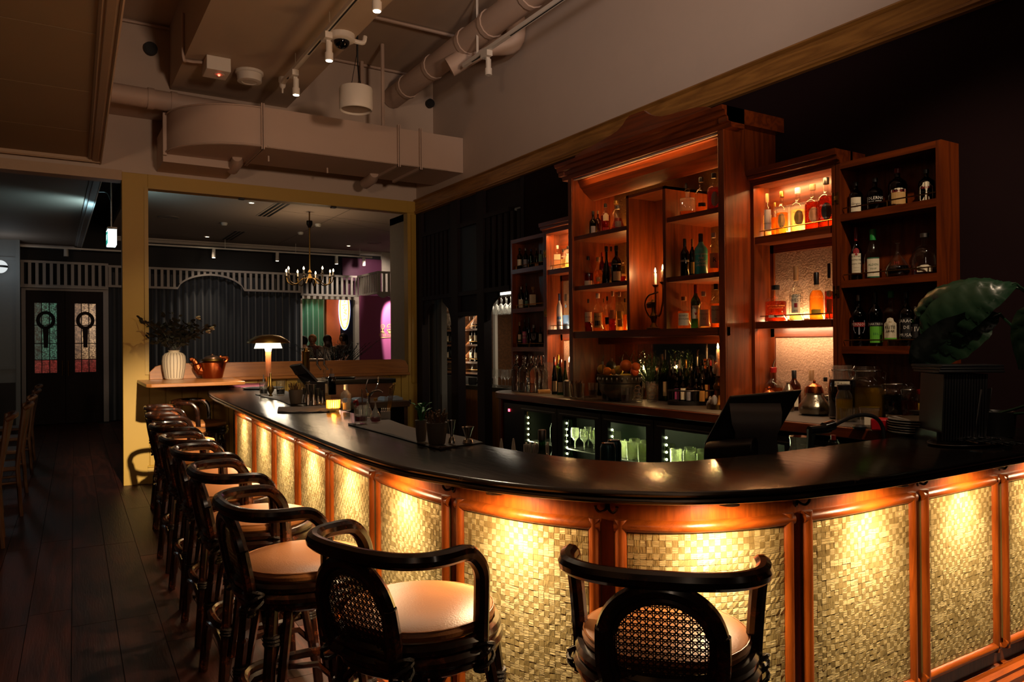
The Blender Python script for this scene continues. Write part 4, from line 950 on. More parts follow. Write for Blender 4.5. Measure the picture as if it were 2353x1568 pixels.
row([(1777.4, 42, 800, 895, 'squat', 'C', 'O', .5, 'R', [('W', .12, .4, .75, 'r', [("Maker's", 'k', .32, .1), ('Mark', 'k', .2, .09)])], 'squat amber bottle with red wax and steel pourer', dict(pour=True)),
     (1825, 29, 804, 896, 'wine', 'A', None, 0, 'K', [('W', .1, .48, .7, 'r', [('RYE', 'k', .3, .08)])], 'brown bottle with white label'),
     (1865, 34, 802, 898, 'long', 'C', 'O', .6, 'T', [('W', .1, .5, .75, 'r', [('WILD', 'r', .4, .09), ('TURKEY', 'r', .29, .08)])], 'amber bottle with white label in red lettering'),
     (1897, 27, 817, 899, 'std', 'C', 'R', .5, 'K', [('K', .08, .5, .8, 'r', [('JACK', 'w', .42, .08), ("DANIEL'S", 'w', .33, .08), ('No.7', 'w', .22, .07)])], 'square-shouldered bottle with black label', dict(sq=5))],
    3.99, ZCT, 'foot of plant niche', 'cabinet', 'whiskeys in the niche')
# tall cabinet
W_L = 'far bay'; W_R = 'near bay'
row([(1363, 18, 471.8, 530.5, 'squat', 'K', None, 0, 'K', [('S', .05, .4, .6, 'r', [])], 'matt black bottle with grey label'),
     (1374, 15, 465.5, 528, 'std', 'A', None, 0, 'T', [], 'amber bottle set back', dict(dx=.08)),
     (1391.7, 22, 456.5, 526.7, 'std', 'C', 'R', .6, 'K', [('W', .42, .66, .6, 'a', []), ('R', .1, .2, .7, 'r', [])], 'dark red bottle with arched cream label'),
     (1416, 30, 443.8, 522, 'arch', 'C', 'A', .2, 'Y', [], 'tall domed decanter with gold stopper', dict(dx=.09)),
     (1420, 31, 463, 521.6, 'cone', 'C', 'R', .5, 'S', [('S', .12, .35, .5, 'r', [])], 'red conical decanter with silver collar', dict(dx=-.02))],
    3.80, zs_l[0], 'top shelf of '+W_L, 'outside', 'spirits in the tall cabinet')
row([(1352, 22, 579, 650, 'std', 'C', 'R', .45, 'K', [('W', .02, .2, .9, 'r', [])], 'red bottle with white band at foot'),
     (1375, 25, 584, 650.4, 'ball', 'C', 'O', .55, 'C', [('T', .15, .3, .4, 'r', [])], 'round amber bottle with cork'),
     (1384, 14, 570, 650, 'std', 'R', None, 0, 'R', [], 'dark red bottle set back', dict(dx=.1)),
     (1394, 23, 558.6, 648, 'cone', 'K', None, 0, 'K', [], 'black cone-shaped bottle'),
     (1405, 14, 556, 647, 'std', 'C', 'R', .6, 'K', [('T', .3, .5, .7, 'r', [])], 'slim red bottle set back', dict(dx=.1)),
     (1416.6, 24, 557, 645, 'squat', 'K', None, 0, 'K', [('W', .08, .32, .8, 'r', []), ('W', .5, .52, .9, 'r', [])], 'dark bottle with low cream label'),
     (1432.5, 13, 592, 645, 'std', 'C', 'R', .3, 'Y', [('Y', .4, .75, .8, 'r', [])], 'small bottle with yellow label')],
    3.80, zs_l[1], 'second shelf of '+W_L, 'outside', 'spirits in the tall cabinet')
row([(1351.5, 21, 681, 756, 'std', 'C', 'R', .6, 'K', [('W', .3, .6, .85, 'r', [('whisky', 'k', .45, .07)])], 'red bottle with cream label'),
     (1374, 25, 668, 756, 'squat', 'C', 'O', .5, 'W', [('T', .1, .48, .8, 'r', [('RUM', 'k', .38, .08)]), ('K', .15, .28, .5, 'r', [])], 'pale amber bottle with tan label'),
     (1388, 10, 680, 756, 'std', 'C', 'A', .5, 'T', [], 'slim amber bottle', dict(dx=.08)),
     (1396, 15, 676, 756, 'std', 'C', 'O', .4, 'K', [('K', .2, .4, .7, 'r', [])], 'small black-labelled bottle'),
     (1408, 19, 663, 755, 'squat', 'C', 'R', .45, 'W', [('P', .3, .52, .7, 'r', [])], 'red bottle with pale cap'),
     (1424, 19, 664.4, 755, 'squat', 'C', 'P', .5, 'W', [('Y', .3, .5, .75, 'r', []), ('T', .1, .28, .6, 'r', [])], 'pale yellow bottle with pale cap'),
     (1436, 10, 681, 755, 'std', 'C', 'A', .5, 'K', [], 'amber bottle against the divider')],
    3.80, ZSB, 'bottom shelf of '+W_L, 'outside', 'spirits in the tall cabinet')
row([(1577, 14, 399, 488, 'wine', 'K', None, 0, 'K', [], 'black bottle set back', dict(dx=.1)),
     (1580, 36, 424.6, 489.7, 'flat', 'P', 'A', .2, 'N', [], 'square clear decanter with glass stopper', dict(sq=5, dx=-.03)),
     (1611.7, 29, 395.8, 482, 'squat', 'C', 'O', .26, 'K', [('K', .2, .3, .6, 'r', [])], 'clear bottle a quarter full of amber', dict(dx=-.02)),
     (1641, 32, 387, 477, 'squat', 'C', 'R', .62, 'K', [('S', .12, .5, .5, 'o', [])], 'red bottle with round dark label', dict(dx=-.02)),
     (1655, 18, 382.6, 477, 'squat', 'C', 'O', .5, 'W', [('R', .2, .4, .7, 'r', [])], 'amber bottle set back by the side', dict(dx=.1))],
    3.80, zs_r[0], 'top shelf of '+W_R, 'candles', 'spirits in the tall cabinet')
row([(1574, 20, 540.7, 630, 'wine', 'D', None, 0, 'K', [(None, .2, .5, .8, 'r', [('ARDBEG', 'w', .42, .075)])], 'dark green bottle lettered in white'),
     (1591, 14, 539.4, 628.7, 'wine', 'D', None, 0, 'T', [('T', .1, .4, .7, 'r', [])], 'slim dark bottle', dict(dx=.06)),
     (1611, 30, 530.5, 627.4, 'wine', 'T', None, 0, 'K', [(None, .1, .4, .7, 'r', [('BRUICHLADDICH', 'w', .5, .045), ('THE', 'w', .4, .075), ('CLASSIC', 'w', .32, .075), ('LADDIE', 'w', .24, .075)])], 'opaque turquoise bottle'),
     (1640.5, 28, 528, 623.6, 'std', 'C', 'O', .5, 'W', [('P', .14, .5, .8, 'r', [('R', 'k', .33, .16)])], 'amber bottle with pale square label'),
     (1656, 12, 563.7, 623, 'std', 'C', 'O', .5, 'C', [('B', .1, .3, .7, 'r', [])], 'small amber bottle against the side')],
    3.78, zs_r[1], 'second shelf of '+W_R, 'candles', 'spirits in the tall cabinet')
row([(1572, 31, 679.7, 753.7, 'squat', 'C', 'O', .55, 'C', [('W', .1, .48, .85, 'r', [('MONKEY', 'k', .4, .07), ('SHOULDER', 'k', .3, .07)])], 'squat amber bottle with big cream label'),
     (1599, 22, 651.7, 752.5, 'wine', 'G', None, 0, 'R', [('W', .22, .52, .85, 'r', [('JAMESON', 'k', .46, .06)]), ('R', .3, .38, .25, 's', [])], 'green bottle with red cap and cream label'),
     (1617.5, 28, 668, 752.5, 'squat', 'C', 'P', .5, 'W', [('W', .05, .5, .8, 'r', [('SINGLE MALT', 'k', .38, .05), ('12', 'k', .25, .08)])], 'pale gold bottle with white label'),
     (1646, 29, 650, 751, 'squat', 'C', 'O', .55, 'K', [('W', .1, .5, .8, 'r', [('TALISKER', 'k', .4, .06), ('10', 'k', .2, .05)])], 'amber bottle with black cap and white label'),
     (1657, 11, 662, 751, 'std', 'C', 'O', .5, 'T', [], 'amber bottle set back by the side', dict(dx=.08))],
    3.78, ZSB, 'bottom shelf of '+W_R, 'candles', 'spirits in the tall cabinet')
# left niche and gin case
FR = 'outside'
row([(1281, 16, 548.7, 605, 'flat', 'C', 'W', .4, 'W', [('W', .4, .62, .95, 'r', []), ('P', .05, .38, .95, 'r', [])], 'square bottle with round stopper and speckled sleeve', dict(sq=5)),
     (1293.6, 11, 558.5, 603, 'flat', 'C', 'P', .5, 'K', [('T', .1, .5, .7, 'r', [])], 'small square pale bottle', dict(sq=5)),
     (1305, 14, 552, 603, 'flat', 'C', 'P', .5, 'K', [('W', .2, .6, .8, 'o', [])], 'pale bottle with black band', dict(sq=5))],
    XCs, zn1, 'top shelf of far niche', FR, 'clear spirits in the far niche')
row([(1285.5, 13, 668, 750.6, 'wine', 'F', None, 0, 'B', [('S', .1, .22, .8, 'r', []), ('B', .28, .36, .8, 'r', [])], 'frosted white bottle with blue cap'),
     (1300.6, 16, 669.4, 750.6, 'wine', 'C', 'B', .4, 'S', [('B', .02, .16, .9, 'r', []), ('B', .6, .7, .3, 'o', [])], 'clear bottle of blue spirit'),
     (1311, 9, 686, 750, 'std', 'C', 'W', .4, 'W', [], 'clear bottle against the tall cabinet')],
    XCs, zn2, 'second shelf of far niche', FR, 'clear spirits in the far niche')
row([(1194.4, 13, 558, 609, 'std', 'S', None, 0, 'K', [('W', .2, .48, .85, 'r', [])], 'dark bottle with cream label'),
     (1207.7, 13, 558.6, 608, 'std', 'S', None, 0, 'S', [('S', .1, .45, .85, 'r', [])], 'dark bottle with grey-blue label'),
     (1220, 13, 561.4, 606, 'std', 'K', None, 0, 'B', [('Q', .15, .65, .8, 'd', [])], 'dark bottle with teal diamond label'),
     (1233, 11, 560.7, 605, 'std', 'S', None, 0, 'T', [('W', .25, .6, .8, 'v', []), ('P', .05, .2, .8, 'r', [])], 'dark bottle with pointed cream label'),
     (1242.5, 11, 564, 602, 'std', 'S', None, 0, 'K', [('Q', .3, .75, .9, 'r', [])], 'bottle with pale teal label')],
    XCs, zcs[0], 'top shelf of gin case', FR, 'gins in the far case')
row([(1197.5, 15, 644.8, 696, 'std', 'S', None, 0, 'S', [('W', .05, .42, .8, 'r', [])], 'steel-capped bottle with low white label'),
     (1209.5, 9, 636.4, 695, 'std', 'D', None, 0, 'K', [('Q', .1, .3, .7, 'r', [])], 'slim dark green bottle'),
     (1225, 23, 646, 694.6, 'flat', 'C', 'W', .5, 'C', [('W', .12, .62, .62, 'r', [])], 'square clear bottle with cream label', dict(sq=5))],
    XCs, zcs[1], 'second shelf of gin case', FR, 'gins in the far case')
row([(1194, 15, 726.5, 784, 'ball', 'G', None, 0, 'T', [('W', .2, .5, .5, 'r', [])], 'rounded green bottle with white label'),
     (1205.6, 11.5, 719.5, 784, 'std', 'S', None, 0, 'K', [('M', .1, .55, .85, 'r', [('PINK', 'w', .45, .1), ('GIN', 'w', .33, .1)])], 'bottle with magenta label'),
     (1215, 9, 716.7, 785, 'wine', 'K', None, 0, 'K', [], 'slim plain dark bottle'),
     (1227, 21, 734, 785, 'flat', 'S', None, 0, 'S', [('S', .3, .62, .5, 's', [])], 'broad flat-shouldered bottle with shield label'),
     (1242, 11, 738, 784, 'std', 'K', None, 0, 'K', [('W', .25, .65, .6, 'r', [])], 'dark bottle with white slip label')],
    XCs, zcs[2], 'third shelf of gin case', FR, 'gins in the far case')

# shelf lights: LED strips set along the backs and undersides of the shelves
def strip_light(x, ya, yb, z, up, power, col=AMB, w=.02, aimx=None):
    o = lamp('AREA', (x, (ya+yb)/2, z), power, col, w, size_y=(yb-ya)*.94)
    d = Vector(((aimx or 0), 0, 1 if up else -1)); o.rotation_euler = d.to_track_quat('-Z', 'Y').to_euler()
    # long side must run along Y
    o.data.size, o.data.size_y = w, (yb-ya)*.94
    e = (o.matrix_basis.to_3x3() @ Vector((0, 1, 0)))
    if abs(e.y) < .5: o.data.size, o.data.size_y = o.data.size_y, o.data.size
    return o
LS = []
for z in zs_l+[ZSB]: LS.append(strip_light(XB-.03, y1+.03, YL-sw-.03, z+.006, True, 4, (1, .42, .11), aimx=-.2))
for z in zs_r+[ZSB]: LS.append(strip_light(XB-.03, YR+sw+.03, y2-.03, z+.006, True, 4, (1, .42, .11), aimx=-.2))
for ya, yb in ((YN0+.03, YR-.03), (YL+.03, YN1-.03)):
    for z in (zn1, zn2): LS.append(strip_light(4.025, ya, yb, z+.006, True, 5, (1, .62, .3), aimx=-.25))
    LS.append(strip_light(XN+.03, ya, yb, zf(1729, 430, XN)-.005, False, 4, (1, .5, .18), aimx=.3))
    LS.append(strip_light(XN+.03, ya, yb, zn2-.05, False, 3.2, (1, .62, .34), aimx=.6))
LS.append(strip_light(XF+.02, YR+.1, YL-.1, ZL-.014, False, 4, AMB, aimx=.5))
# ------------------------------------------------------------------ things on the back counter
def on(px, py, z):
    p = at(px, py, Z=z)
    if z == ZCT:
        if px < 1345: p = at(px, py, X=min(3.76, max(3.46, 3.46+(898+(px-1187)*.13-py)*.014))); p[2] = z
        elif p[0] > 3.9: p = at(px, py, X=3.9); p[2] = z
    return p, ppm(p)
def one(g, m, name, label, cat, p, rz=0, group=None, **k):
    o = g.build(name, m, **k); o.location = tuple(p); o.rotation_euler = (0, 0, rz); return tag(o, label, cat, group)
# candelabra in the middle niche of the tall cabinet
def flame(par, c, s=1.0, pw=1.0):
    G().lathe([(0, 0), (.0055*s, .006*s), (.006*s, .013*s), (.003*s, .026*s), (0, .034*s)], 8, c).build('flame', FLAME, par)
    l = lamp('POINT', (0, 0, 0), pw*2.6, (1, .55, .2), .012); l.location = tuple(np.array(par.location)+np.array(c)+(0, 0, .015*s)); l.name = 'candle_light'; return l
Xc = XF+.10
p = at(1502, 748, X=Xc); p[2] = ZSB; k = ppm(p)
cl = thing('candelabra', 'ornate brass candelabra with two lit white candles in the cabinet niche', 'candelabra', tuple(p))
def W(px, py, X=Xc): q = at(px, py, X=X); return (q[0]-p[0], q[1]-p[1], q[2]-p[2])
G().lathe([(.05, 0), (.052, .01), (.03, .02), (.014, .05), (.02, .075), (.028, .10), (.014, .13), (.012, .18), (.022, .2), (.012, .22)], 14).build('stem', BRASSD, cl)
tops = [W(1506, 657), W(1523, 650)]
for tpt, px_, y_ in ((tops[0], 1506, 655), (tops[1], 1522, 650)):
    G().tube(cr([(0, 0, .12), (0, tpt[1]*.6, .10), (tpt[0], tpt[1], tpt[2]*.6), tpt]), .007, 6).build('arm', BRASSD, cl)
    G().lathe([(.008, -.012), (.022, 0), (.024, .006), (.013, .008)], 12, tpt).build('drip_cup', BRASSD, cl)
    G().lathe([(.0105, .006), (.0105, .085), (.008, .092), (0, .092)], 10, tpt).build('candle', CP['W'], cl)
    flame(cl, (tpt[0], tpt[1], tpt[2]+.095), 1.1, 2.2)
G().lathe([(.03, 0), (.034, .03), (.02, .045), (0, .05)], 16, (0, .03, .16)).build('medallion', BRASSD, cl)
G().tube(cr([W(1512, 672), W(1490, 680), W(1482, 700), W(1488, 722), W(1500, 735)]), .006, 6).build('scroll', BRASSD, cl)
# decanters
for i, (px, py, w) in enumerate(((1187, 884, 24), (1205, 888, 26), (1218, 878, 24), (1229, 889, 27), (1247, 884, 25), (1240, 874, 24))):
    p, k = on(px, py, ZCT); R = w/2/k; Hh = 84/k
    t = thing('decanter', 'clear stoppered water decanter, %s of the cluster at the counter end' % ('first', 'second', 'one set back', 'third', 'last', 'another set back')[i], 'decanter', tuple(p), group='water decanters')
    G().lathe([(R*.9, 0), (R, .01), (R*.97, Hh*.28), (R, Hh*.30), (R, Hh*.52), (R*.93, Hh*.6), (R*.5, Hh*.70), (R*.32, Hh*.76), (R*.45, Hh*.80)], 20).build('glass_body', CRYSTAL, t)
    G().lathe([(R*.93, .008), (R*.92, Hh*.27), (0, Hh*.27)], 16).build('water', GLASSP, t)
    G().lathe([(R*.25, Hh*.78), (R*.3, Hh*.82), (R*.22, Hh*.85), (R*.36, Hh*.88), (R*.38, Hh*.98), (R*.2, Hh), (0, Hh)], 12).build('stopper', CRYSTAL, t)
p, k = on(1262, 884, ZCT); t = thing('glass_jug', 'clear glass jug with looped handle beside the decanters', 'jug', tuple(p), facing(p))
G().lathe([(.05, 0), (.055, .02), (.062, .12), (.05, .2), (.045, .25), (.052, .27)], 18).build('jug_body', GLASSP, t)
G().tube(cr([(.05, 0, .24), (.085, 0, .22), (.09, 0, .16), (.06, 0, .1)]), .006, 6).build('handle', GLASSP, t)
p, k = on(1250, 893, ZCT); one(G().box(-.055, .055, -.02, .02, 0, .035), wood('pale_block', '8a6a40', 'b08a58', 'x'), 'wood_block', 'pale wooden card block in front of the decanters', 'block', p, -.5, bevel=.003)
row([(1274.5, 14, 804, 890, 'burg', 'D', None, 0, 'R', [('W', .08, .36, .8, 'r', [])], 'wine bottle with thin red capsule and white label'),
     (1288, 17, 811, 893, 'burg', 'G', None, 0, 'R', [('W', .08, .36, .85, 'r', [])], 'wine bottle with red capsule and wide label'),
     (1284, 14, 797, 886, 'wine', 'L', None, 0, 'Y', [], 'wine bottle with gold capsule set back', dict(dx=.1)),
     (1299, 13, 810, 890, 'burg', 'G', None, 0, 'K', [('M', .08, .36, .8, 'r', [])], 'green wine bottle with purple label')],
    3.66, ZCT, 'beside metal tin', 'glass jug', 'wine bottles on the back counter')
p, k = on(1304, 903, ZCT); one(G().lathe([(.032, 0), (.032, .085), (.03, .085), (.03, .086), (.033, .086), (.033, .125), (.02, .135), (0, .135)], 18), STEELD, 'cocktail_tin', 'ribbed steel tin with dark lid by the wine bottles', 'tin', p)
# candles on the counter
def candle(px, pyb, pyf, label, wax):
    p, k = on(px, pyb, ZCT); zf_ = (pyb-pyf)/k
    t = thing('candlestick', label, 'candle', tuple(p))
    r_ = random.Random(px)
    if wax > 1:
        G().lathe([(.075, 0), (.07, .03), (.05, .05), (.03, .07), (.012, .09), (.01, .12), (.03, .13), (.034, .15), (.02, .16), (.01, .18), (.012, .20), (.028, .215)], 16).build('holder', BRASSD, t)
        g = G()
        for j in range(26):
            a = r_.random()*6.28; rr_ = .02+.055*r_.random(); z = r_.random()*.06 if rr_ > .045 else r_.random()*zf_*.62+.05
            if z > .07: rr_ = .014+.018*r_.random()
            g.ball((rr_*math.cos(a), rr_*math.sin(a), z+.008), .012+.008*r_.random(), 7, 5, sc=(1, 1, 1.8))
        g.build('wax_drips', pm('wax', 'b5a795', .6, var=.1, sub=.2), t); zc0 = .2
    else:
        G().lathe([(.035, 0), (.035, .008), (.012, .02), (.01, .06), (.02, .075), (.02, .085)], 12).build('holder', BRASSD, t); zc0 = .08
    G().lathe([(.0125, zc0), (.0115, zf_-.015), (.008, zf_-.005), (0, zf_-.005)], 10).build('candle', CP['W'], t)
    flame(t, (0, 0, zf_-.006), 1.15, 3.0)
candle(1651, 940, 800, 'dripping white candle on a waxed holder by the payment screen', 2)
candle(1479, 880, 812, 'lit candle among the dark bottles behind the rosemary', 1)
candle(1309, 890, 812, 'lit candle behind the wine bottles in the far niche', 1)
# bottles under the tall cabinet: dark spirits standing two deep
bot = [(1352, 12, 835, 895, 'wine', 'R', 'R', 'red-capped bottle'), (1362, 16, 820, 898, 'std', 'D', 'S', 'silver-capped dark bottle'), (1376, 15, 829, 893, 'std', 'K', 'K', 'plain black bottle'), (1385, 16, 821, 899, 'std', 'D', 'S', 'silver-capped green bottle'), (1397, 15, 818, 893, 'wine', 'K', 'K', 'tall black bottle'), (1406, 16, 810, 897, 'wine', 'G', 'W', 'green bottle with white capsule'), (1418, 15, 822, 893, 'std', 'D', 'K', 'dark bottle behind the fruit'), (1430, 16, 815, 899, 'std', 'S', 'S', 'smoky bottle with steel pourer'), (1441, 15, 812, 894, 'std', 'C', 'S', 'clear bottle with steel pourer'), (1450, 16, 814, 899, 'std', 'D', 'S', 'dark bottle with steel pourer'), (1462, 15, 820, 894, 'squat', 'A', 'K', 'brown bottle'), (1468, 14, 826, 905, 'wine', 'R', 'K', 'dark red bottle by the candle'), (1520, 15, 799, 905, 'wine', 'D', 'K', 'dark green bottle by the rosemary'), (1529, 17, 797, 914, 'wine', 'L', 'K', 'yellow-green bottle with cream label'), (1540, 16, 813, 908, 'std', 'S', 'K', 'smoky bottle'), (1551, 18, 822, 915, 'squat', 'S', 'S', 'clear squat bottle with steel top'), (1562, 14, 813, 910, 'wine', 'K', 'W', 'bottle with white wrapped neck'), (1577, 15, 818, 917, 'wine', 'L', 'Y', 'pale bottle with yellow neck band'), (1589, 16, 826, 911, 'std', 'C', 'S', 'clear bottle set back'), (1603, 16, 811, 919, 'wine', 'S', 'S', 'clear tall bottle with steel pourer'), (1614, 15, 824, 912, 'std', 'D', 'K', 'dark bottle by the caddy'), (1625, 16, 792, 922, 'wine', 'C', 'S', 'tall clear bottle near the dripping candle'), (1634, 15, 812, 914, 'std', 'A', 'R', 'brown bottle near the dripping candle'), (1659, 13, 796, 920, 'wine', 'G', 'R', 'green bottle with red top against the cabinet side')]
for i, (cx, w, t_, b_, kd, gl, cp_, ds) in enumerate(bot):
    p, k = on(cx, b_-12, ZCT)
    labs = [('W', .1, .38, .7, 'r', [])] if i in (13, 8, 19) else ([('T', .1, .35, .7, 'r', [])] if i % 4 == 1 else [])
    bottle(ds+', under cabinet, %s from far side' % ('first second third fourth fifth sixth seventh eighth ninth tenth eleventh twelfth thirteenth fourteenth fifteenth sixteenth seventeenth eighteenth nineteenth twentieth twenty-first twenty-second twenty-third twenty-fourth'.split()[i]), p, w/2/k, (b_-t_)/k, kd, gl, None, 0, cp_, labs, group='bottles under the tall cabinet', pour=cp_ == 'S' and i % 2 == 1)
# fruit bowl
p, k = on(1424, 921, ZCT); R = 50/k; ZR = 60/k
SILV = pm('hammered_silver', '9a927f', .3, 1, var=.2, scale=14, bump=.3, bscale=35)
fb = thing('fruit_bowl', 'engraved silver bowl with two ring handles on the back counter', 'bowl', tuple(p), facing(p))
G().lathe([(R*.5, 0), (R*.55, .01), (R*.78, ZR*.2), (R*.92, ZR*.45), (R*.93, ZR*.66), (R*.9, ZR*.68), (R*.97, ZR*.70), (R, ZR*.96), (R*1.03, ZR), (R*.98, ZR), (R*.95, ZR*.9), (R*.7, ZR*.6), (0, ZR*.5)], 30).build('bowl_body', SILV, fb)
g = G()
for j in range(26):
    a = 2*PI*j/26; g.ball((R*.985*math.cos(a), R*.985*math.sin(a), ZR*.83), ZR*.07, 6, 4, sc=(.6, .6, 1.3))
g.build('engraved_band', SILV, fb)
for sx in (-1, 1): G().tube([(sx*R*.8+ (0), -R*.25+.045*math.cos(a)*1.0, ZR+.035+.05*math.sin(a)) for a in np.linspace(-.4, PI+.4, 12)] if sx > 0 else [(sx*R*.75, R*.2+.045*math.cos(a), ZR+.025+.045*math.sin(a)) for a in np.linspace(-.3, PI+.3, 12)], .006, 7).build('ring_handle', BRASSD, fb)
def fruit(px, py, rp, col, label, sc=(1, 1, 1), zoff=0):
    q = at(px, py, X=p[0]+zoff); r = rp/ppm(q)
    m = pm('peel', col, .45, var=.08, scale=20, bump=.1, bscale=400)
    t = thing('fruit', label, 'fruit', tuple(q), group='fruit in the silver bowl'); G().ball((0, 0, 0), r, 16, 10, sc=sc).build('fruit_skin', m, t)
    G().lathe([(r*.1, 0), (r*.07, r*.05), (0, r*.05)], 6, (0, 0, r*.96*sc[2])).build('stem_end', CP['T'], t)
for a in ((1438.5, 841, 14, 'e07018', 'large orange with a small sticker on top of the fruit'), (1395, 855, 11, 'e88a20', 'small orange at the front of the silver bowl'), (1383, 849, 11, 'd8b040', 'yellow lemon beside the far ring handle'), (1422, 851, 11, 'cdbb3e', 'yellow lemon under the large orange'), (1404, 842, 12, '24301a', 'dark green avocado behind the oranges'), (1410, 855, 7, 'e09020', 'small kumquat between lemon and orange'), (1461, 843, 10, 'd86018', 'upper orange inside the near ring handle'), (1458, 855, 10, 'dd5a1c', 'lower orange inside the near ring handle')):
    fruit(*a, zoff=.03 if a[4].startswith(('dark', 'yellow lemon under')) else (-.02 if 'front' in a[4] else 0))
# small glasses of garnish
for i, (px, pyb, w, h, lq, ds) in enumerate(((1318, 912, 20, 30, None, 'glass of pale garnish sticks behind the cinnamon glass'), (1331, 914, 26, 36, 'O', 'glass of cinnamon bark nearest the metal tin'), (1363, 914, 24, 34, 'M', 'glass of dried rose petals'), (1394, 922, 26, 34, 'K', 'glass of dark seeds in front of the silver bowl'), (1417, 923, 25, 33, 'M', 'glass of purple syrup with paper tag'), (1439, 926, 27, 35, 'M', 'glass of purple syrup in front of the tagged one'), (1466, 925, 26, 35, None, 'glass of dried orange slices'), (1498, 924, 28, 38, None, 'glass of dried orange peel under the rosemary pot'))):
    p, k = on(px, pyb, ZCT); R = w/2/k; h = h/k
    t = thing('garnish_glass', ds, 'glass', tuple(p), facing(p), group='garnish glasses on the back counter')
    G().lathe([(R*.72, 0), (R*.8, .004), (R, h), (R*.96, h), (R*.75, .012), (0, .012)], 16).build('tumbler', GLASSP, t)
    if lq and i != 1: G().lathe([(R*.7, .014), (R*.84, h*.5), (0, h*.5)], 14).build('contents', LQ[lq], t)
    rg = random.Random(i)
    if i in (0, 1):
        for j in range(7): a = rg.random()*6; G().tube([(R*.3*math.cos(a), R*.3*math.sin(a), .014), (R*.6*math.cos(a), R*.6*math.sin(a), h*(1+.25*rg.random()))], .005, 6).build('cinnamon_stick', CP['T'], t)
    if i in (6, 7):
        for j in range(4): a = rg.random()*6; G().tube([(R*.25*math.cos(a)+R*.5*math.cos(u), R*.2*math.sin(a), h*(.3+.22*j)+R*.4*math.sin(u)) for u in np.linspace(0, 2*PI, 10, endpoint=False)], .003, 5, closed=True).build('dried_slice', CP['T'], t)
    if i == 4: G().box(-R*.3, R*.5, -R*1.06, -R*1.02, h*.55, h*.95).build('paper_tag', PAPER, t)
# rosemary pot
def leafy(t, n, r0, h, spread, m, w=.006, seed=1, zl=0, name='leaves'):
    r_ = random.Random(seed); g = G()
    for i in range(n):
        a = r_.random()*2*PI; b = r_.random(); x0, y0 = r0*b*math.cos(a), r0*b*math.sin(a)
        hh = h*(.55+.45*r_.random()); tx, ty = x0+spread*b*math.cos(a)*hh, y0+spread*b*math.sin(a)*hh
        g.tube([(x0, y0, zl), ((x0+tx)/2*1.0, (y0+ty)/2, zl+hh*.55), (tx, ty, zl+hh)], [w*.35, w*.35, w*.15], 4)
        for j in range(9):
            f = .25+.75*j/9; c = np.array((x0+(tx-x0)*f, y0+(ty-y0)*f, zl+hh*f)); aa = r_.random()*6.28; d = np.array((math.cos(aa), math.sin(aa), .7))*w*3.4
            s = np.array((-math.sin(aa), math.cos(aa), 0))*w*.5
            g.add([c-s*.3, c+d*.5-s, c+d, c+d*.5+s], [(0, 1, 2, 3)])
    o = g.build(name, m, t, smooth=0); o['kind'] = 'stuff'; return o
HERB = pm('rosemary_green', '2e4a2a', .6, var=.3, scale=30)
p, k = on(1498, 899, ZCT); t = thing('rosemary_pot', 'white ribbed pot of rosemary on the back counter', 'plant', tuple(p)); R = 14/k
G().lathe([(R*.7, 0), (R*.8, .003), (R, .13-.02), (R, .14), (R*.9, .14), (R*.85, .11), (0, .11)], 20).build('pot', pm('white_pot', 'b5a8a8', .6), t)
leafy(t, 46, R*.8, .28, 1.1, HERB, .007, 3, .11)
# dark bottle caddy
p, k = on(1588, 930, ZCT); t = thing('bottle_caddy', 'black oval caddy holding small bottles beside the dripping candle', 'caddy', tuple(p), facing(p)+.25)
G().lathe([(.16, 0), (.165, .01), (.165, .03), (.155, .03), (.15, .012), (0, .012)], 24, sy=.62).build('tray', BLKPL, t)
G().tube([(.16*math.cos(a), .1*math.sin(a), .10) for a in np.linspace(0, 2*PI, 24, endpoint=False)], .006, 6, closed=True).build('rim', BLKPL, t)
for a in np.linspace(0, 2*PI, 8, endpoint=False): G().tube([(.16*math.cos(a), .1*math.sin(a), .02), (.16*math.cos(a), .1*math.sin(a), .10)], .004, 5).build('post', BLKPL, t)
for j, (px, pt, gl, lb) in enumerate(((1556, 865, 'S', 'M'), (1570, 862, 'A', 'W'), (1584, 870, 'S', 'S'), (1600, 866, 'K', 'K'), (1613, 868, 'A', 'T'))):
    q = at(px, 921, X=p[0]); q[2] = ZCT+.013; bottle('%s bitters bottle in the black caddy' % ('purple-labelled', 'white-labelled', 'grey-labelled', 'black boxed', 'tan-labelled')[j], q, 8/k, (921-pt)/k, 'std', gl, None, 0, 'K', [(lb, .1, .55, .85, 'r', [])], group='bitters in the caddy')

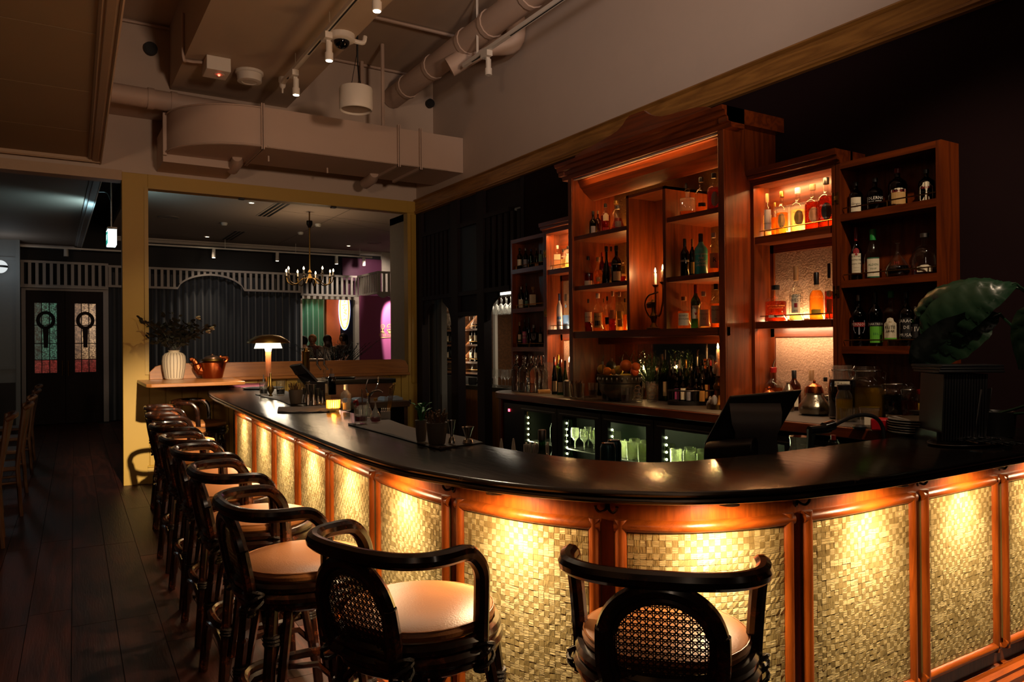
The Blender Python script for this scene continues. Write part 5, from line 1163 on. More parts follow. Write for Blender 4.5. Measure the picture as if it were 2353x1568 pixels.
# ---- right end of the counter: jars, pots, plates
def jar(px, pyb, w, pyt, lq, label, labtxt=None, lid='clip', fill=.8, opened=False):
    p, k = on(px, pyb, ZCT); R = w/2/k; h = (pyb-pyt)/k
    t = thing('storage_jar', label, 'jar', tuple(p), facing(p), group='preserving jars on the back counter')
    G().lathe([(R*.9, 0), (R, .012), (R, h*.62), (R*.93, h*.72), (R*.72, h*.8), (R*.72, h*.88), (R*.76, h*.885), (R*.76, h*.9)], 24).build('glass_body', GLASSP, t)
    if lq: G().lathe([(R*.93, .012), (R*.94, h*.6), (R*.93, h*fill*.8), (0, h*fill*.8)], 20).build('contents', LQ[lq], t)
    if lid == 'clip':
        g = G().lathe([(R*.78, 0), (R*.8, h*.03), (R*.7, h*.09), (0, h*.1)], 20, (0, 0, h*.9) if not opened else (0, 0, 0)); o = g.build('glass_lid', GLASSP, t)
        if opened: o.location = (R*.9, 0, h*.72); o.rotation_euler = (0, 1.9, 0)
        G().tube([(R*.79*math.cos(a), R*.79*math.sin(a), h*.9) for a in np.linspace(0, 2*PI, 20, endpoint=False)], .0022, 5, closed=True).tube([(R*.79, 0, h*.9), (R*.95, 0, h*.86), (R*.9, 0, h*.72), (R*.78, 0, h*.78)], .002, 5).tube([(-R*.79, 0, h*.9), (-R*.95, 0, h*.88), (-R*.85, 0, h*.76)], .002, 5).build('wire_clip', CHROME, t)
    else: G().lathe([(R*.8, h*.86), (R*.82, h*.88), (R*.82, h*.99), (R*.6, h), (0, h)], 20).build('screw_lid', CP[lid], t)
    if labtxt:
        pc, z0, z1, ha, txt = labtxt; rr = R*1.01
        o = G().add([(rr*math.sin(x*ha), -rr*math.cos(x*ha), z*h) for z in (z0, z1) for x in np.linspace(-1, 1, 7)], [(i, i+1, 8+i, 7+i) for i in range(6)]).build('paper_label', LB[pc], t, smooth=0)
        for tx, ik, z, s in txt: text_geo(tx, s*h, bend=rr*1.012, off=z*h).build('lettering', IK[ik], o, smooth=0)
jar(1936, 962, 60, 838, 'K', 'clip-top jar of dark pickles with paper label', ('W', .6, .7, .55, [('Fat Tobymook', 'k', .65, .06)]), fill=.9)
jar(1993, 962, 84, 840, 'Y', 'large clip-top jar of golden liquid', fill=.62)
jar(2056, 955, 56, 862, 'K', 'dark clip-top jar with its glass lid flipped open', ('W', .02, .16, .7, [('BOURBON', 'k', .09, .11)]), opened=True)
jar(2090, 950, 36, 868, 'R', 'small clip-top jar of red liquid behind the plates', fill=.75)
jar(2124, 940, 38, 863, 'O', 'square jar with red lid and yellow label by the menus', ('Y', .25, .6, .7, [('FL', 'k', .5, .11), ('MALDON', 'k', .36, .11)]), lid='R', fill=.6)
jar(1940, 968, 36, 884, 'Y', 'narrow glass jar with black lid before the pickle jar', lid='K', fill=.7)
p, k = on(1872, 954, ZCT); t = thing('silver_pot', 'round engraved silver pot with domed lid on the counter', 'pot', tuple(p), facing(p)); R = 36/k
G().lathe([(R*.6, 0), (R*.9, .01), (R, .035), (R*.95, .06), (R*.72, .085), (R*.5, .12), (R*.55, .13)], 26).build('pot_body', SILV, t)
G().lathe([(R*.57, .13), (R*.56, .14), (R*.45, .17), (R*.2, .185), (R*.08, .19), (R*.1, .2), (0, .21)], 22).build('lid', COPPER, t)
G().tube(cr([(R*.6, 0, .11), (R*1.1, 0, .115), (R*1.2, 0, .08), (R*.95, 0, .05)]), .006, 6).build('handle', SILV, t)
p, k = on(1768, 920, ZCT); t = thing('teapot', 'copper teapot top showing behind the payment screen', 'teapot', tuple(p), facing(p))
G().lathe([(.05, 0), (.07, .03), (.075, .06), (.055, .095), (.05, .1), (.03, .12), (.012, .13), (.014, .14), (0, .15)], 20).build('pot_body', COPPER, t); G().tube(cr([(.05, 0, .1), (.09, 0, .12), (.105, 0, .09), (.08, 0, .05)]), .007, 6).build('handle', COPPER, t)
p, k = on(1812, 925, ZCT); one(G().lathe([(.03, 0), (.034, .02), (.034, .08), (.025, .1), (.036, .115), (.036, .125), (.024, .145), (.012, .17), (.014, .18), (0, .185)], 18), SILV, 'silver_shaker', 'ridged silver shaker between the teapot and the round pot', 'shaker', p)
p, k = on(1950, 969, ZCT); t = thing('ribbed_cup', 'ribbed glass cup in front of the jars', 'cup', tuple(p)); R = 21/k
g = G().lathe([(R*.85, 0), (R, .075), (R*.95, .075), (R*.8, .008), (0, .008)], 24)
for j in range(24): a = 2*PI*j/24; g.tube([(R*.86*math.cos(a), R*.86*math.sin(a), .002), (R*1.0*math.cos(a), R*1.0*math.sin(a), .073)], .0018, 4)
g.build('cup_body', GLASSP, t)
p, k = on(1998, 984, ZCT); t = thing('plastic_tub', 'clear plastic tub with printed label before the golden jar', 'tub', tuple(p), facing(p)); R = 21/k
G().lathe([(R*.86, 0), (R, .09), (R*1.06, .092), (R*1.06, .105), (0, .105)], 20).build('tub_body', GLASSP, t); G().box(-R*.5, R*.5, -R*1.02, -R*.98, .02, .07).build('paper_label', PAPER, t)
p, k = on(2026, 990, ZCT); one(G().box(-.045, .045, -.04, .04, 0, .06), pm('red_plastic', 'a8101c', .4), 'red_tub', 'small red plastic tub beside the plates', 'tub', p, .3, bevel=.008)
p, k = on(1975, 986, ZCT); one(G().lathe([(.03, 0), (.034, .012), (.026, .02), (0, .02)], 14), BLKPL, 'bottle_stopper', 'small black stopper lying before the ribbed cup', 'stopper', p)
# plates and napkins, tray of cutlery on the bar
p, k = on(2112, 1000, ZT); R = 66/k
for j in range(6):
    one(G().lathe([(R*.5, 0), (R*.62, .002), (R*.93, .012), (R, .018), (R*.985, .021), (R*.9, .016), (R*.6, .006), (0, .006)], 36), CERAM, 'plate', 'grey stoneware plate, %s of the stack on the bar' % ('lowest', 'second lowest', 'third lowest', 'third from top', 'second from top', 'topmost')[j], 'plate', (p[0]+.002*(j % 2), p[1], ZT+.0115*j), group='stacked plates', )
p, k = on(2190, 992, ZT)
for j in range(5):
    g = G(); n_ = 12
    secs = [[(x, -.085+.004*math.sin(3*x*20+j), .004*math.sin(x*30+j)+.0), (x, .085, .004*math.sin(x*26+j)), (x, .085, .012+.004*math.sin(x*26+j)), (x, -.085-.004, .0135+.004*math.sin(x*30+j))] for x in np.linspace(-.11, .11, n_)]
    g.sweep(secs); one(g, LINENG, 'folded_napkin', 'dark grey folded napkin, %s in the pile behind the plates' % ('lowest', 'second up', 'middle', 'second from top', 'top')[j], 'napkin', (p[0]+.02, p[1]+.07, ZT+.006+.018*j), -.5+.06*j, group='folded grey napkins')
p, k = on(2090, 985, ZT); one(G().sweep([[(x, -.03, 0), (x, .03, 0), (x, .03, .01+.02*math.sin((x+.08)*18)), (x, -.03, .012+.02*math.sin((x+.08)*18))] for x in np.linspace(-.05, .08, 7)]), pm('white_cloth', 'b8b0a4', .9), 'white_cloth', 'crumpled white cloth beside the plates', 'cloth', (p[0]+.05, p[1]+.12, ZT+.002), -.4)
p, k = on(2224, 1020, ZT); R = 112/k
tr = thing('cutlery_tray', 'oval black tray of forks and spoons on the bar', 'tray', tuple(p)+() , -.1)
G().lathe([(R*.85, 0), (R, .008), (R*1.0, .011), (R*.84, .004), (0, .004)], 36, sy=.55).build('tray_body', pm('lacquer_tray', '1a1413', .18, coat=.5), tr)
G().tube([(R*1.0*math.cos(a), R*.55*math.sin(a), .0105) for a in np.linspace(0, 2*PI, 36, endpoint=False)], .0022, 5, closed=True).build('tray_rim', STEELD, tr)
def fork():
    t = thing('fork', 'x', 'fork', (0, 0, 0), group='forks on the cutlery tray'); g = G()
    g.tube([(0, -.11, .003), (0, 0, .006), (0, .035, .002)], [.0045, .0022, .003], 6, flat=.5); g.build('fork_handle', CHROME, t)
    g = G().add([(-.003, .03, .003), (.003, .03, .003), (.0105, .05, .004), (-.0105, .05, .004)], [(0, 1, 2, 3)])
    for x in (-.009, -.003, .003, .009): g.tube([(x, .05, .004), (x, .075, .006), (x*.95, .092, .011)], [.0018, .0016, .0008], 5)
    g.build('fork_head', CHROME, t); return t
def spoon():
    t = thing('spoon', 'x', 'spoon', (0, 0, 0), group='spoons on the cutlery tray')
    G().tube([(0, -.11, .003), (0, 0, .006), (0, .05, .003)], [.0045, .0022, .003], 6, flat=.5).build('spoon_handle', CHROME, t)
    G().lathe([(0, -.004), (.01, -.002), (.0155, .003), (.015, .0035), (.009, -.001), (0, -.003)], 14, sy=1.4).build('spoon_bowl', CHROME, t).location = (0, .065, .004); return t
f0, s0 = fork(), spoon()
dth = math.atan2(*( (at(2240, 1020, Z=ZT)-at(2140, 1003, Z=ZT))[:2][::-1]))
for j in range(12):
    f = f0 if j == 0 else dup(f0); q = at(2127+11*j, 1003+j*.9, Z=ZT); f['label'] = 'steel fork, %s from the plates on the cutlery tray' % ('first second third fourth fifth sixth seventh eighth ninth tenth eleventh twelfth'.split()[j])
    d = at(2127+11*j+62, 1003+j*.9+14, Z=ZT)-q; a = math.atan2(d[1], d[0]); f.location = (q[0]+d[0]*.9, q[1]+d[1]*.9, ZT+.012+.0025*(j % 3)); f.rotation_euler = (0, 0, a+PI/2)
for j in range(9):
    f = s0 if j == 0 else dup(s0); q = at(2160+14*j, 1014+j*.6, Z=ZT); f['label'] = 'steel spoon, %s from the plates on the cutlery tray' % ORD[j]
    d = at(2160+14*j+62, 1014+j*.6+12, Z=ZT)-q; a = math.atan2(d[1], d[0]); f.location = (q[0]+d[0]*.75, q[1]+d[1]*.75, ZT+.020+.0025*(j % 2)); f.rotation_euler = (0, 0, a+PI/2)
for j, (px, py) in enumerate(((2300, 985), (2320, 1007))):
    q = at(px, py, Z=ZT); one(G().tube([(-.11, 0, .004), (0, 0, .006), (.03, 0, .004)], [.004, .003, .004], 6).obox((.08, 0, .004), (.1, .018, .002)), CHROME, 'table_knife', 'steel knife at the bar edge, %s the menus' % ('nearer', 'further from')[j], 'knife', (q[0], q[1], ZT), .6)
# menus in a rack
p, k = on(2200, 975, ZT)
yb_ = 1.99
mt = thing('menu_holder', 'black open box holding upright menus behind the cutlery', 'holder', (3.28, 1.80, ZT), -.62)
MENU = pm('menu_cover', '15161a', .45, var=.15)
G().box(-.02, .33, -.09, .12, 0, .012).box(-.02, -.012, -.09, .12, 0, .05).build('holder_base', BLKPL, mt)
for j in range(16):
    o = G().box(0, .0085, -.10, .105, 0, .285).build('menu_book', MENU, None, bevel=.0015); o.location = tuple(mt.matrix_basis @ Vector((-.005+.0115*j, 0, .0125))); o.rotation_euler = (0, .045, -.62)
    tag(o, 'upright black menu, %s in the box from the jars' % ('first second third fourth fifth sixth seventh eighth ninth tenth eleventh twelfth thirteenth fourteenth fifteenth sixteenth'.split()[j]), 'menu', 'upright black menus')
o = G().box(0, .002, -.08, .09, 0, .22).build('grey_card', pm('card_grey', '5e5a58', .8, var=.08)); o.location = tuple(mt.matrix_basis @ Vector((.185, -.035, .0125))); o.rotation_euler = (0, .12, -.62-.75); tag(o, 'grey printed card leaning in the menu box', 'card')
for j in range(3):
    o = G().box(-.02, .25, -.115, .115, 0, .010).build('menu_book', MENU, None, bevel=.002); o.location = tuple(mt.matrix_basis @ Vector((.0, .0, .303+.0115*j))); o.rotation_euler = (0, 0, -.62+.05*j)
    tag(o, 'black menu lying flat, %s of three on the upright menus' % ('lowest', 'middle', 'topmost')[j], 'menu', 'flat black menus')
# ------------------------------------------------------------------ things on and behind the bar
# payment screen at the bar's inner edge
p = at(1740, 1046, Z=ZT-.14); base = at(1735, 1040, X=2.62); 
pos = thing('payment_terminal', 'black touch screen till on a grey stand behind the bar', 'till', (2.50, 2.30, .86), 0)
def pt(px, py, X=None, Y=None): return at(px, py, X=X, Y=Y)
# screen seen from behind: slab through four pixel corners on a leaning plane
A, B, Cc, D = at(1678, 912, Y=2.22), at(1844, 897, Y=2.02), at(1755, 1022, Y=2.16), at(1618, 1024, Y=2.32)
def lerp(a, b, t): return a+(b-a)*t
n_ = np.cross(B-A, D-A); n_ /= np.linalg.norm(n_); n_ = n_ if n_ @ _fw > 0 else -n_
Bq = B; Cq = B+(D-A)
def slab(g, P, th, off=0):
    f = [q+n_*off for q in P]; return g.add(f+[q+n_*th for q in f], [(0, 1, 2, 3), (7, 6, 5, 4)]+[(i, 4+i, 4+(i+1) % 4, (i+1) % 4) for i in range(4)])
slab(G(), [A, Bq, Cq, D], .022).build('screen_case', BLKPL, pos, world=True, bevel=.006)
q4 = [A+(Bq-A)*.03+(D-A)*.03, A+(Bq-A)*.97+(D-A)*.03, A+(Bq-A)*.97+(D-A)*.97, A+(Bq-A)*.03+(D-A)*.97]
slab(G(), q4, .002, .0225).build('screen_face', pm('screen_glass', '050507', .08), pos, world=True)
u, v = (Bq-A), (D-A); cU = A+u*.5+v*.42
hx = np.array([u[0], u[1], 0]); hx /= np.linalg.norm(hx); up = np.array([0, 0, 1.]); bk = -n_
secs = []
for t, w, dz, db in ((0, .105, .05, .012), (.2, .105, .02, .045), (.4, .1, -.03, .055), (.6, .085, -.07, .05), (.75, .085, -.10, .035), (1, .10, -.20, -.0)):
    c = cU+bk*db+up*dz; e = np.cross(hx, up)
    secs.append([c-hx*w, c+hx*w, c+hx*w-e*.0+n_*.018, c-hx*w+n_*.018])
G().sweep(secs).build('stand_neck', GREYPL, pos, world=True, smooth=60)
c = cU+up*-.205; G().obox(c-n_*.02, (.24, .2, .015), math.atan2(hx[1], hx[0])).build('stand_foot', GREYPL, pos, world=True)
a_, b_2 = at(1625, 1040, Y=2.28), at(1735, 1030, Y=2.10)
rd = thing('card_printer', 'black rounded receipt printer beside the till', 'printer', (float(a_[0]), float(a_[1]), .9))
dv = (b_2-a_); L0 = np.linalg.norm(dv); dv /= L0; e = np.cross(dv, up)
prof = [(-.06, -.06), (.05, -.06), (.06, -.02), (.05, .025), (.02, .045), (-.03, .045), (-.06, .02)]
G().sweep([[a_+dv*s+e*x+up*z for x, z in prof] for s in (0, L0)]).build('printer_body', BLKPL, rd, world=True, bevel=.006)
# bartender's worktop under the bar on which the till and tools stand
ws = struct('ledge_bar', G().sweep([[(*boff(.57, i), .74), (*boff(.95, i), .74), (*boff(.95, i), .765), (*boff(.57, i), .765)] for i in range(56, len(bp)-8)]), STEELD)
ws2 = G().box(2.35, 2.78, 1.98, 2.42, .766, .845).build('till_box', BLKPL); tag(ws2, 'black box under the till', 'box')
# hose tap and jars inside the bar to the right of the till
t = thing('spray_tap', 'black hose and chrome spray gun rising behind the bar', 'tap', tuple(at(2030, 1008, Y=2.06)))
P = [at(1905, 985, Y=2.16), at(1935, 968, Y=2.14), at(1970, 955, Y=2.12), at(2005, 957, Y=2.09), at(2025, 975, Y=2.07), at(2032, 1008, Y=2.06), at(2033, 1060, Y=2.06)]
G().tube(cr([tuple(q) for q in P], 5), .0095, 8).build('hose', BLKPL, t, world=True)
G().tube([tuple(at(1860, 990, Y=2.18)), tuple(at(1905, 985, Y=2.16))], .021, 10).tube([tuple(at(1865, 988, Y=2.18)), tuple(at(1860, 1050, Y=2.18))], [.02, .016], 8).build('gun_body', BLKPL, t, world=True)
G().tube([tuple(at(1893, 983, Y=2.165)), tuple(at(1914, 977, Y=2.155))], .024, 12).build('gun_collar', CHROME, t, world=True)
q = at(1838, 1040, Y=2.22); R = 27/ppm(q)
t = thing('storage_jar', 'open glass jar of wrappers standing inside the bar by the till', 'jar', tuple(q))
G().lathe([(R*.9, -.1), (R, -.02), (R*.98, .0), (R*.8, .025), (R*.8, .06), (R*.86, .065), (R*.86, .075)], 20).build('glass_body', GLASSP, t)
G().lathe([(R*.85, -.1), (R*.9, -.02), (0, -.02)], 14).build('contents', pm('wrappers', '6a6a66', .5, var=.5, scale=60), t)
q = at(1915, 1025, Y=2.15); t = thing('squeeze_bottle', 'small clear bottle with red cap inside the bar', 'bottle', tuple(q))
G().lathe([(.028, -.1), (.03, .0), (.018, .03)], 14).build('bottle_body', GLASSC, t); G().lathe([(.012, .028), (.012, .05), (0, .052)], 10).build('cap', CP['R'], t)

# linen runner with cups and jiggers
def linen(name, pts, label, z=ZT, th=.006, roll=.009, m=LINEN):
    """folded cloth with a soft rolled edge through pixel points (near edge first)"""
    P = [at(a, b, Z=z) for a, b in pts]; n = len(P)//2; near, far = P[:n], P[n:]
    N_ = cr([tuple(q) for q in near], 5); F_ = cr([tuple(q) for q in far], 5)
    secs = []
    for i, (a, b) in enumerate(zip(N_, F_)):
        d = (b-a); L = np.linalg.norm(d); d /= L; w = .0025*math.sin(i*1.3)+.001*math.sin(i*3.1)
        s = [a+d*roll*.3+(0, 0, .0005), a-d*roll*.4+(0, 0, roll*.55), a+d*roll*.2+(0, 0, roll*1.15+w), a+d*roll*1.4+(0, 0, roll*.9), a+d*L*.3+(0, 0, th+w), a+d*L*.65+(0, 0, th-w*.7), b+(0, 0, th*.8), b+(0, 0, .0005)]
        secs.append(s)
    o = G().sweep(secs).build(name, m, smooth=60)
    return tag(o, label, 'napkin')
linen('linen_runner', [(800, 977), (880, 998), (985, 1028), (1010, 1034), (893, 966), (950, 985), (1060, 1005), (1110, 1019)], 'long dark linen runner under the stoneware cups and jiggers')
linen('folded_napkin', [(587, 908), (615, 915), (640, 921), (668, 932), (640, 893), (668, 903), (720, 912), (752, 922)], 'creased black napkin under the glasses beside the lamp')
linen('folded_napkin', [(637, 949), (680, 950), (730, 949), (757, 948), (640, 938), (680, 938), (730, 936), (757, 934)], 'neatly folded black napkin before the jiggers', th=.012)
TWIG = pm('dried_twig', '6e5338', .7, var=.2)
def cup(px, pyb, w, pyt, label, cont):
    p, k = on(px, pyb, ZT); R = w/2/k; h = (pyb-pyt)/k; p[2] += .011
    t = thing('stoneware_cup', label, 'cup', tuple(p)); h -= .011
    G().lathe([(R*.72, 0), (R*.8, .006), (R*.95, h*.6), (R, h), (R*.92, h), (R*.88, h*.7), (0, h*.7)], 26).build('cup_body', CERAM, t)
    r_ = random.Random(px)
    if cont == 'mint':
        g = G()
        for j in range(16):
            a = r_.random()*6.28; b = r_.random(); hh = h+.02+.05*r_.random(); c = np.array((R*.9*b*math.cos(a), R*.9*b*math.sin(a), hh)); d = np.array((math.cos(a), math.sin(a), .5))*.03; s = np.array((-math.sin(a), math.cos(a), 0))*.011
            g.add([c, c+d*.5-s+(0, 0, .004), c+d, c+d*.5+s+(0, 0, .004)], [(0, 1, 2, 3)]); g.tube([(0, 0, h*.7), tuple(c)], .0016, 4)
        g.build('mint_leaves', pm('mint_green', '2f7a35', .5, var=.25), t, smooth=0)['kind'] = 'stuff'
    else:
        g = G()
        for j in range(46):
            a = r_.random()*6.28; b = r_.random()**.6; hh = h+.02+.035*r_.random(); x, y = R*.8*b*math.cos(a), R*.8*b*math.sin(a)
            g.tube([(x*.5, y*.5, h*.7), (x, y, h), (x*1.35, y*1.35, hh), (x*1.35+.006*math.cos(j), y*1.35+.006*math.sin(j), hh+.004), (x*1.32+.004*math.cos(j+2), y*1.32, hh-.004)], .0018, 4)
        g.build('picks', TWIG, t)['kind'] = 'stuff'
    return t
cup(968, 1020, 27, 966, 'grey stoneware cup of mint leaves behind the cup of picks', 'mint')
cup(1004, 1027, 48, 971, 'grey speckled stoneware cup of bamboo picks on the linen runner', 'pick')
cup(680, 931, 32, 896, 'brown stoneware cup of twisted picks near the brass lamp', 'pick')
def jigger(px, pyb, pyt, w, label, waist=.45, z=ZT, dz=.011):
    p, k = on(px, pyb, z); h = (pyb-pyt)/k-dz; R = w/2/k; p[2] += dz
    one(G().lathe([(R*.9, 0), (R*.7, h*.2), (R*.33, h*waist), (R*.36, h*(waist+.03)), (R*.75, h*.8), (R, h), (R*.94, h), (R*.6, h*.75), (0, h*.6)], 20), STEEL, 'jigger', label, 'jigger', p)
jigger(1038, 1025, 966, 19, 'tall steel jigger beside the cup of picks', .3)
jigger(1075, 1023, 981, 29, 'short wide steel jigger at the end of the linen runner', .28)
for j, (px, pb, pt_, w) in enumerate(((708, 931, 884, 13), (721, 931, 884, 13), (731, 928, 893, 10), (700, 926, 892, 10), (741, 927, 898, 9))):
    jigger(px, pb, pt_, w, ('tall steel jigger next to the brown cup', 'tall steel jigger second from the brown cup', 'small copper-toned jigger behind the tall pair', 'small steel jigger half behind the brown cup', 'small jigger nearest the candle glass')[j], .5, dz=.002)

# brass mushroom lamp, menu, bottles and tools at the far end of the bar
p, k = on(617, 892, ZT); k = ppm(p)
lp = thing('table_lamp', 'brass mushroom table lamp glowing at the far end of bar', 'lamp', tuple(p))
def hz(py): return (892-py)/k
G().lathe([(12/k, 0), (12/k, .006), (5/k, .012), (4.5/k, .03)], 18).lathe([(5.6/k, .03), (6.6/k, hz(806))], 14).build('lamp_stem', pm('lamp_wood', '7a4324', .35, coat=.3), lp)
G().lathe([(14/k, 0), (14/k, .008), (7/k, .014), (5.8/k, hz(868)), (6/k, hz(866))], 18).build('lamp_base', BRASS, lp)
GLOWC = emit('lamp_cone', (1, .86, .62), 5)
G().lathe([(6.5/k, hz(808)), (7.6/k, hz(803)), (9.5/k, hz(795)), (9.5/k, hz(790))], 18).build('lamp_neck', GLOWC, lp)
G().lathe([(31/k, hz(801)), (27/k, hz(789)), (26/k, hz(788.5)), (30/k, hz(800))], 28).build('inner_shade', emit('lamp_shade_lit', (1, .88, .66), 3.2), lp)
G().lathe([(48/k, hz(789)), (48/k, hz(788)), (42/k, hz(781)), (28/k, hz(773)), (10/k, hz(769.5)), (0, hz(769)), (0, hz(771)), (28/k, hz(775)), (42/k, hz(783))], 36, cap=False).build('outer_shade', BRASS, lp)
l = lamp('POINT', (p[0], p[1], p[2]+hz(812)), 4.5, (1, .8, .55), .03); l.name = 'table_lamp_light'
l2 = lamp('AREA', (p[0], p[1], p[2]+hz(803)), 14, (1, .82, .58), 50/k, aim=(p[0], p[1], 0)); l2.name = 'table_lamp_downlight'
p, k = on(562, 884, ZT); q = on(600, 880, ZT)[0]
o = G().add([at(519, 891, Z=ZT+.001), at(606, 890, Z=ZT+.001), at(614, 877, Z=ZT+.001), at(527, 878, Z=ZT+.001)]+[at(519, 891, Z=ZT+.001)+(0, 0, .008), at(606, 890, Z=ZT+.001)+(0, 0, .008), at(614, 877, Z=ZT+.001)+(0, 0, .008), at(527, 878, Z=ZT+.001)+(0, 0, .008)], [(0, 1, 2, 3), (4, 5, 6, 7), (0, 1, 5, 4), (1, 2, 6, 5), (2, 3, 7, 6), (3, 0, 4, 7)]).build('menu_book', pm('pink_cover', '8e4a5c', .5, var=.05))
tag(o, 'pink menu lying at the rounded far end of the bar', 'menu')
a0, a1 = at(560, 885, Z=ZT+.01), at(590, 884.5, Z=ZT+.01)
tg_ = text_geo('ebb', .055); rz_ = math.atan2(a1[1]-a0[1], a1[0]-a0[0])+PI; cc = at(577, 884.5, Z=ZT+.0098)
tg_.v = [(cc[0]+x*math.cos(rz_)-z*1.8*math.sin(rz_), cc[1]+x*math.sin(rz_)+z*1.8*math.cos(rz_), ZT+.0095) for x, _, z in tg_.v]
lo = tg_.build('lettering', IK['r'], None, smooth=0); lo.parent = o
for px, py, w, lab in ((605, 873, 92, 'black round serving tray behind the lamp'), (782, 866, 70, 'black round serving tray behind the wine bottles')):
    zs_ = ZT+.001 if px < 700 else float(at(830, 882, Y=7.9)[2])+.051
    p = at(px, py, Y=7.9 if px < 700 else 8.2); p[2] = zs_; k = ppm(p); R = w/2/k; one(G().lathe([(R*.9, 0), (R, .012), (R*.98, .016), (R*.88, .004), (0, .004)], 30), pm('tray_black', '17181b', .3), 'serving_tray', lab, 'tray', p)
t_ = 0
for px, pb, pt_, w, lq, lab in ((606, 911, 880, 19, 'K', 'small faceted bitters glass with black pourer by the lamp'), (645, 912, 878, 21, 'K', 'glass tumbler of dark syrup by the lamp'), (829, 978, 936, 32, 'M', 'glass of dark red syrup with wax figure at the runner end')):
    p, k = on(px, pb, ZT); R = w/2/k; h = (pb-pt_)/k; p[2] += .010
    t = thing('tumbler', lab, 'glass', tuple(p)); g = G().lathe([(R*.8, 0), (R*.86, .006), (R, h), (R*.94, h), (R*.8, .014), (0, .014)], 18)
    for j in range(12): a = 2*PI*j/12; g.tube([(R*.84*math.cos(a), R*.84*math.sin(a), .006), (R*.93*math.cos(a), R*.93*math.sin(a), h*.55)], .002, 4)
    g.build('glass_body', GLASSP, t); G().lathe([(R*.76, .014), (R*.86, h*.42), (0, h*.42)], 16).build('syrup', LQ[lq], t)
    if px == 606: G().tube([(0, 0, h), (0, 0, h+.03), (0, 0, h+.06)], [.012, .005, .004], 8).build('pourer', BLKPL, t)
    if px == 829: G().tube(cr([(-R*1.1, 0, h*1.15), (-R*.6, 0, h*1.25), (-R*.5, 0, h*1.0), (-R*.9, 0, h*.9)]), .008, 7).build('wax_figure', CP['R'], t); G().tube([(R*.3, 0, h*.5), (R*.2, 0, h*1.9)], .0035, 5).build('bar_spoon', STEEL, t)
p, k = on(622, 913, ZT); p[2] += .008; one(G().lathe([(4/k, 0), (5/k, .006), (2.5/k, .016), (7.5/k, .05), (8/k, .078), (6/k, .08), (2.5/k, .10), (2/k, .2), (0, .2)], 16), BRASSD, 'brass_muddler', 'small brass pot with a rod standing before the lamp', 'pot', p)
bottle('clear spirit bottle with cork beside the wine bottle on the bar', on(746, 909, ZT)[0], .036, 60/ppm(on(746, 909, ZT)[0]), 'squat', 'P', None, 0, 'C', [('W', .1, .45, .6, 'r', [])])
bottle('dark wine bottle with cork behind the candle glass on bar', on(763, 907, ZT)[0], .037, 60/ppm(on(763, 907, ZT)[0]), 'wine', 'D', None, 0, 'C', [('S', .66, .8, .9, 'r', [])])
bottle('clear bottle with silver wrapped neck behind the candle glass', on(795, 944, ZT)[0], .036, 60/ppm(on(795, 944, ZT)[0]), 'wine', 'P', None, 0, 'W', [('W', .05, .32, .7, 'r', [])])
bottle('small long-necked dasher bottle on the runner end', on(863, 974, ZT)[0]+(0, 0, .01), .032, 54/ppm(on(863, 974, ZT)[0]), 'disc', 'P', 'M', .2, 'Y', [])
bottle('second small dasher bottle behind the dark syrup glass', on(845, 962, ZT)[0], .03, 58/ppm(on(845, 962, ZT)[0]), 'disc', 'P', None, 0, 'Y', [])
p, k = on(766, 946, ZT); t = thing('candle_glass', 'ribbed glass tealight holder glowing amber on the bar', 'candle', tuple(p)); R = 15.5/k; h = 27/k
g = G().lathe([(R*.8, 0), (R*.85, .006), (R, h*.35), (R, h), (R*.95, h), (R*.9, .012), (0, .012)], 22)
for j in range(22): a = 2*PI*j/22; g.tube([(R*.98*math.cos(a), R*.98*math.sin(a), h*.3), (R*1.0*math.cos(a), R*1.0*math.sin(a), h*.98)], .003, 4)
g.build('holder', glass('amber_ribbed', (.95, .75, .4), .6, .5, .15), t); G().lathe([(R*.7, .012), (R*.7, h*.4), (0, h*.4)], 14).build('wax', CP['W'], t)
flame(t, (0, 0, h*.45), .8, 1.6)
p, k = on(886, 965, ZT); t = thing('straw_box', 'steel box of white paper straws on the runner end', 'box', tuple(p), facing(p)); s = 11/k
G().box(-s, s, -s*.8, s*.8, 0, .05).build('box_body', STEELD, t); g = G()
for j in range(20): x, y = (j % 5-2)*s*.38, (j//5-1.5)*s*.36; g.tube([(x, y, .02), (x, y, .068)], .0035, 6)
g.build('straws', CP['W'], t)
for j in range(4): one(G().tube([(0, 0, .0), (.02+.004*j, 0, .15+.008*j)], .0026, 6).ball((.0205+.004*j, 0, .155+.008*j), .006, 8, 5), BRASS, 'brass_pick', 'long brass garnish pick, %s in the bundle by the straw box' % ORD[j], 'pick', (p[0]+.02+.006*j, p[1]+.03, ZT+.03), -.5, group='brass picks')
# tap tower and wells behind the far end of the bar
q = at(703, 870, Y=6.9); t = thing('beer_tap', 'brass and chrome beer tap tower with black handles', 'tap', tuple(q)); k = ppm(q)
def tz(py): return (870-py)/k
G().lathe([(8.8/k, -.25), (8.8/k, tz(811)), (9.4/k, tz(810)), (9.4/k, tz(807)), (5/k, tz(806)), (4/k, tz(800)), (0, tz(799))], 20).build('column', BRASS, t)
for dx, dy in ((26, 0), (42, .03)):
    c = at(703+dx, 835, Y=6.85); c = c-q
    G().tube([(0, 0, tz(828)), (c[0], c[1], tz(828))], 3.2/k, 10).tube([(c[0], c[1], tz(824)), (c[0], c[1], tz(840))], 2.6/k, 8).tube([(c[0], c[1], tz(838)), (c[0]+.02, c[1]-.04, tz(850))], 2/k, 8).build('spout', CHROME, t)
    G().tube([(c[0], c[1], tz(826)), (c[0]+(.012 if dx > 30 else 0), c[1], tz(803))], [2/k, 3.2/k], 8).build('tap_handle', BLKPL, t)
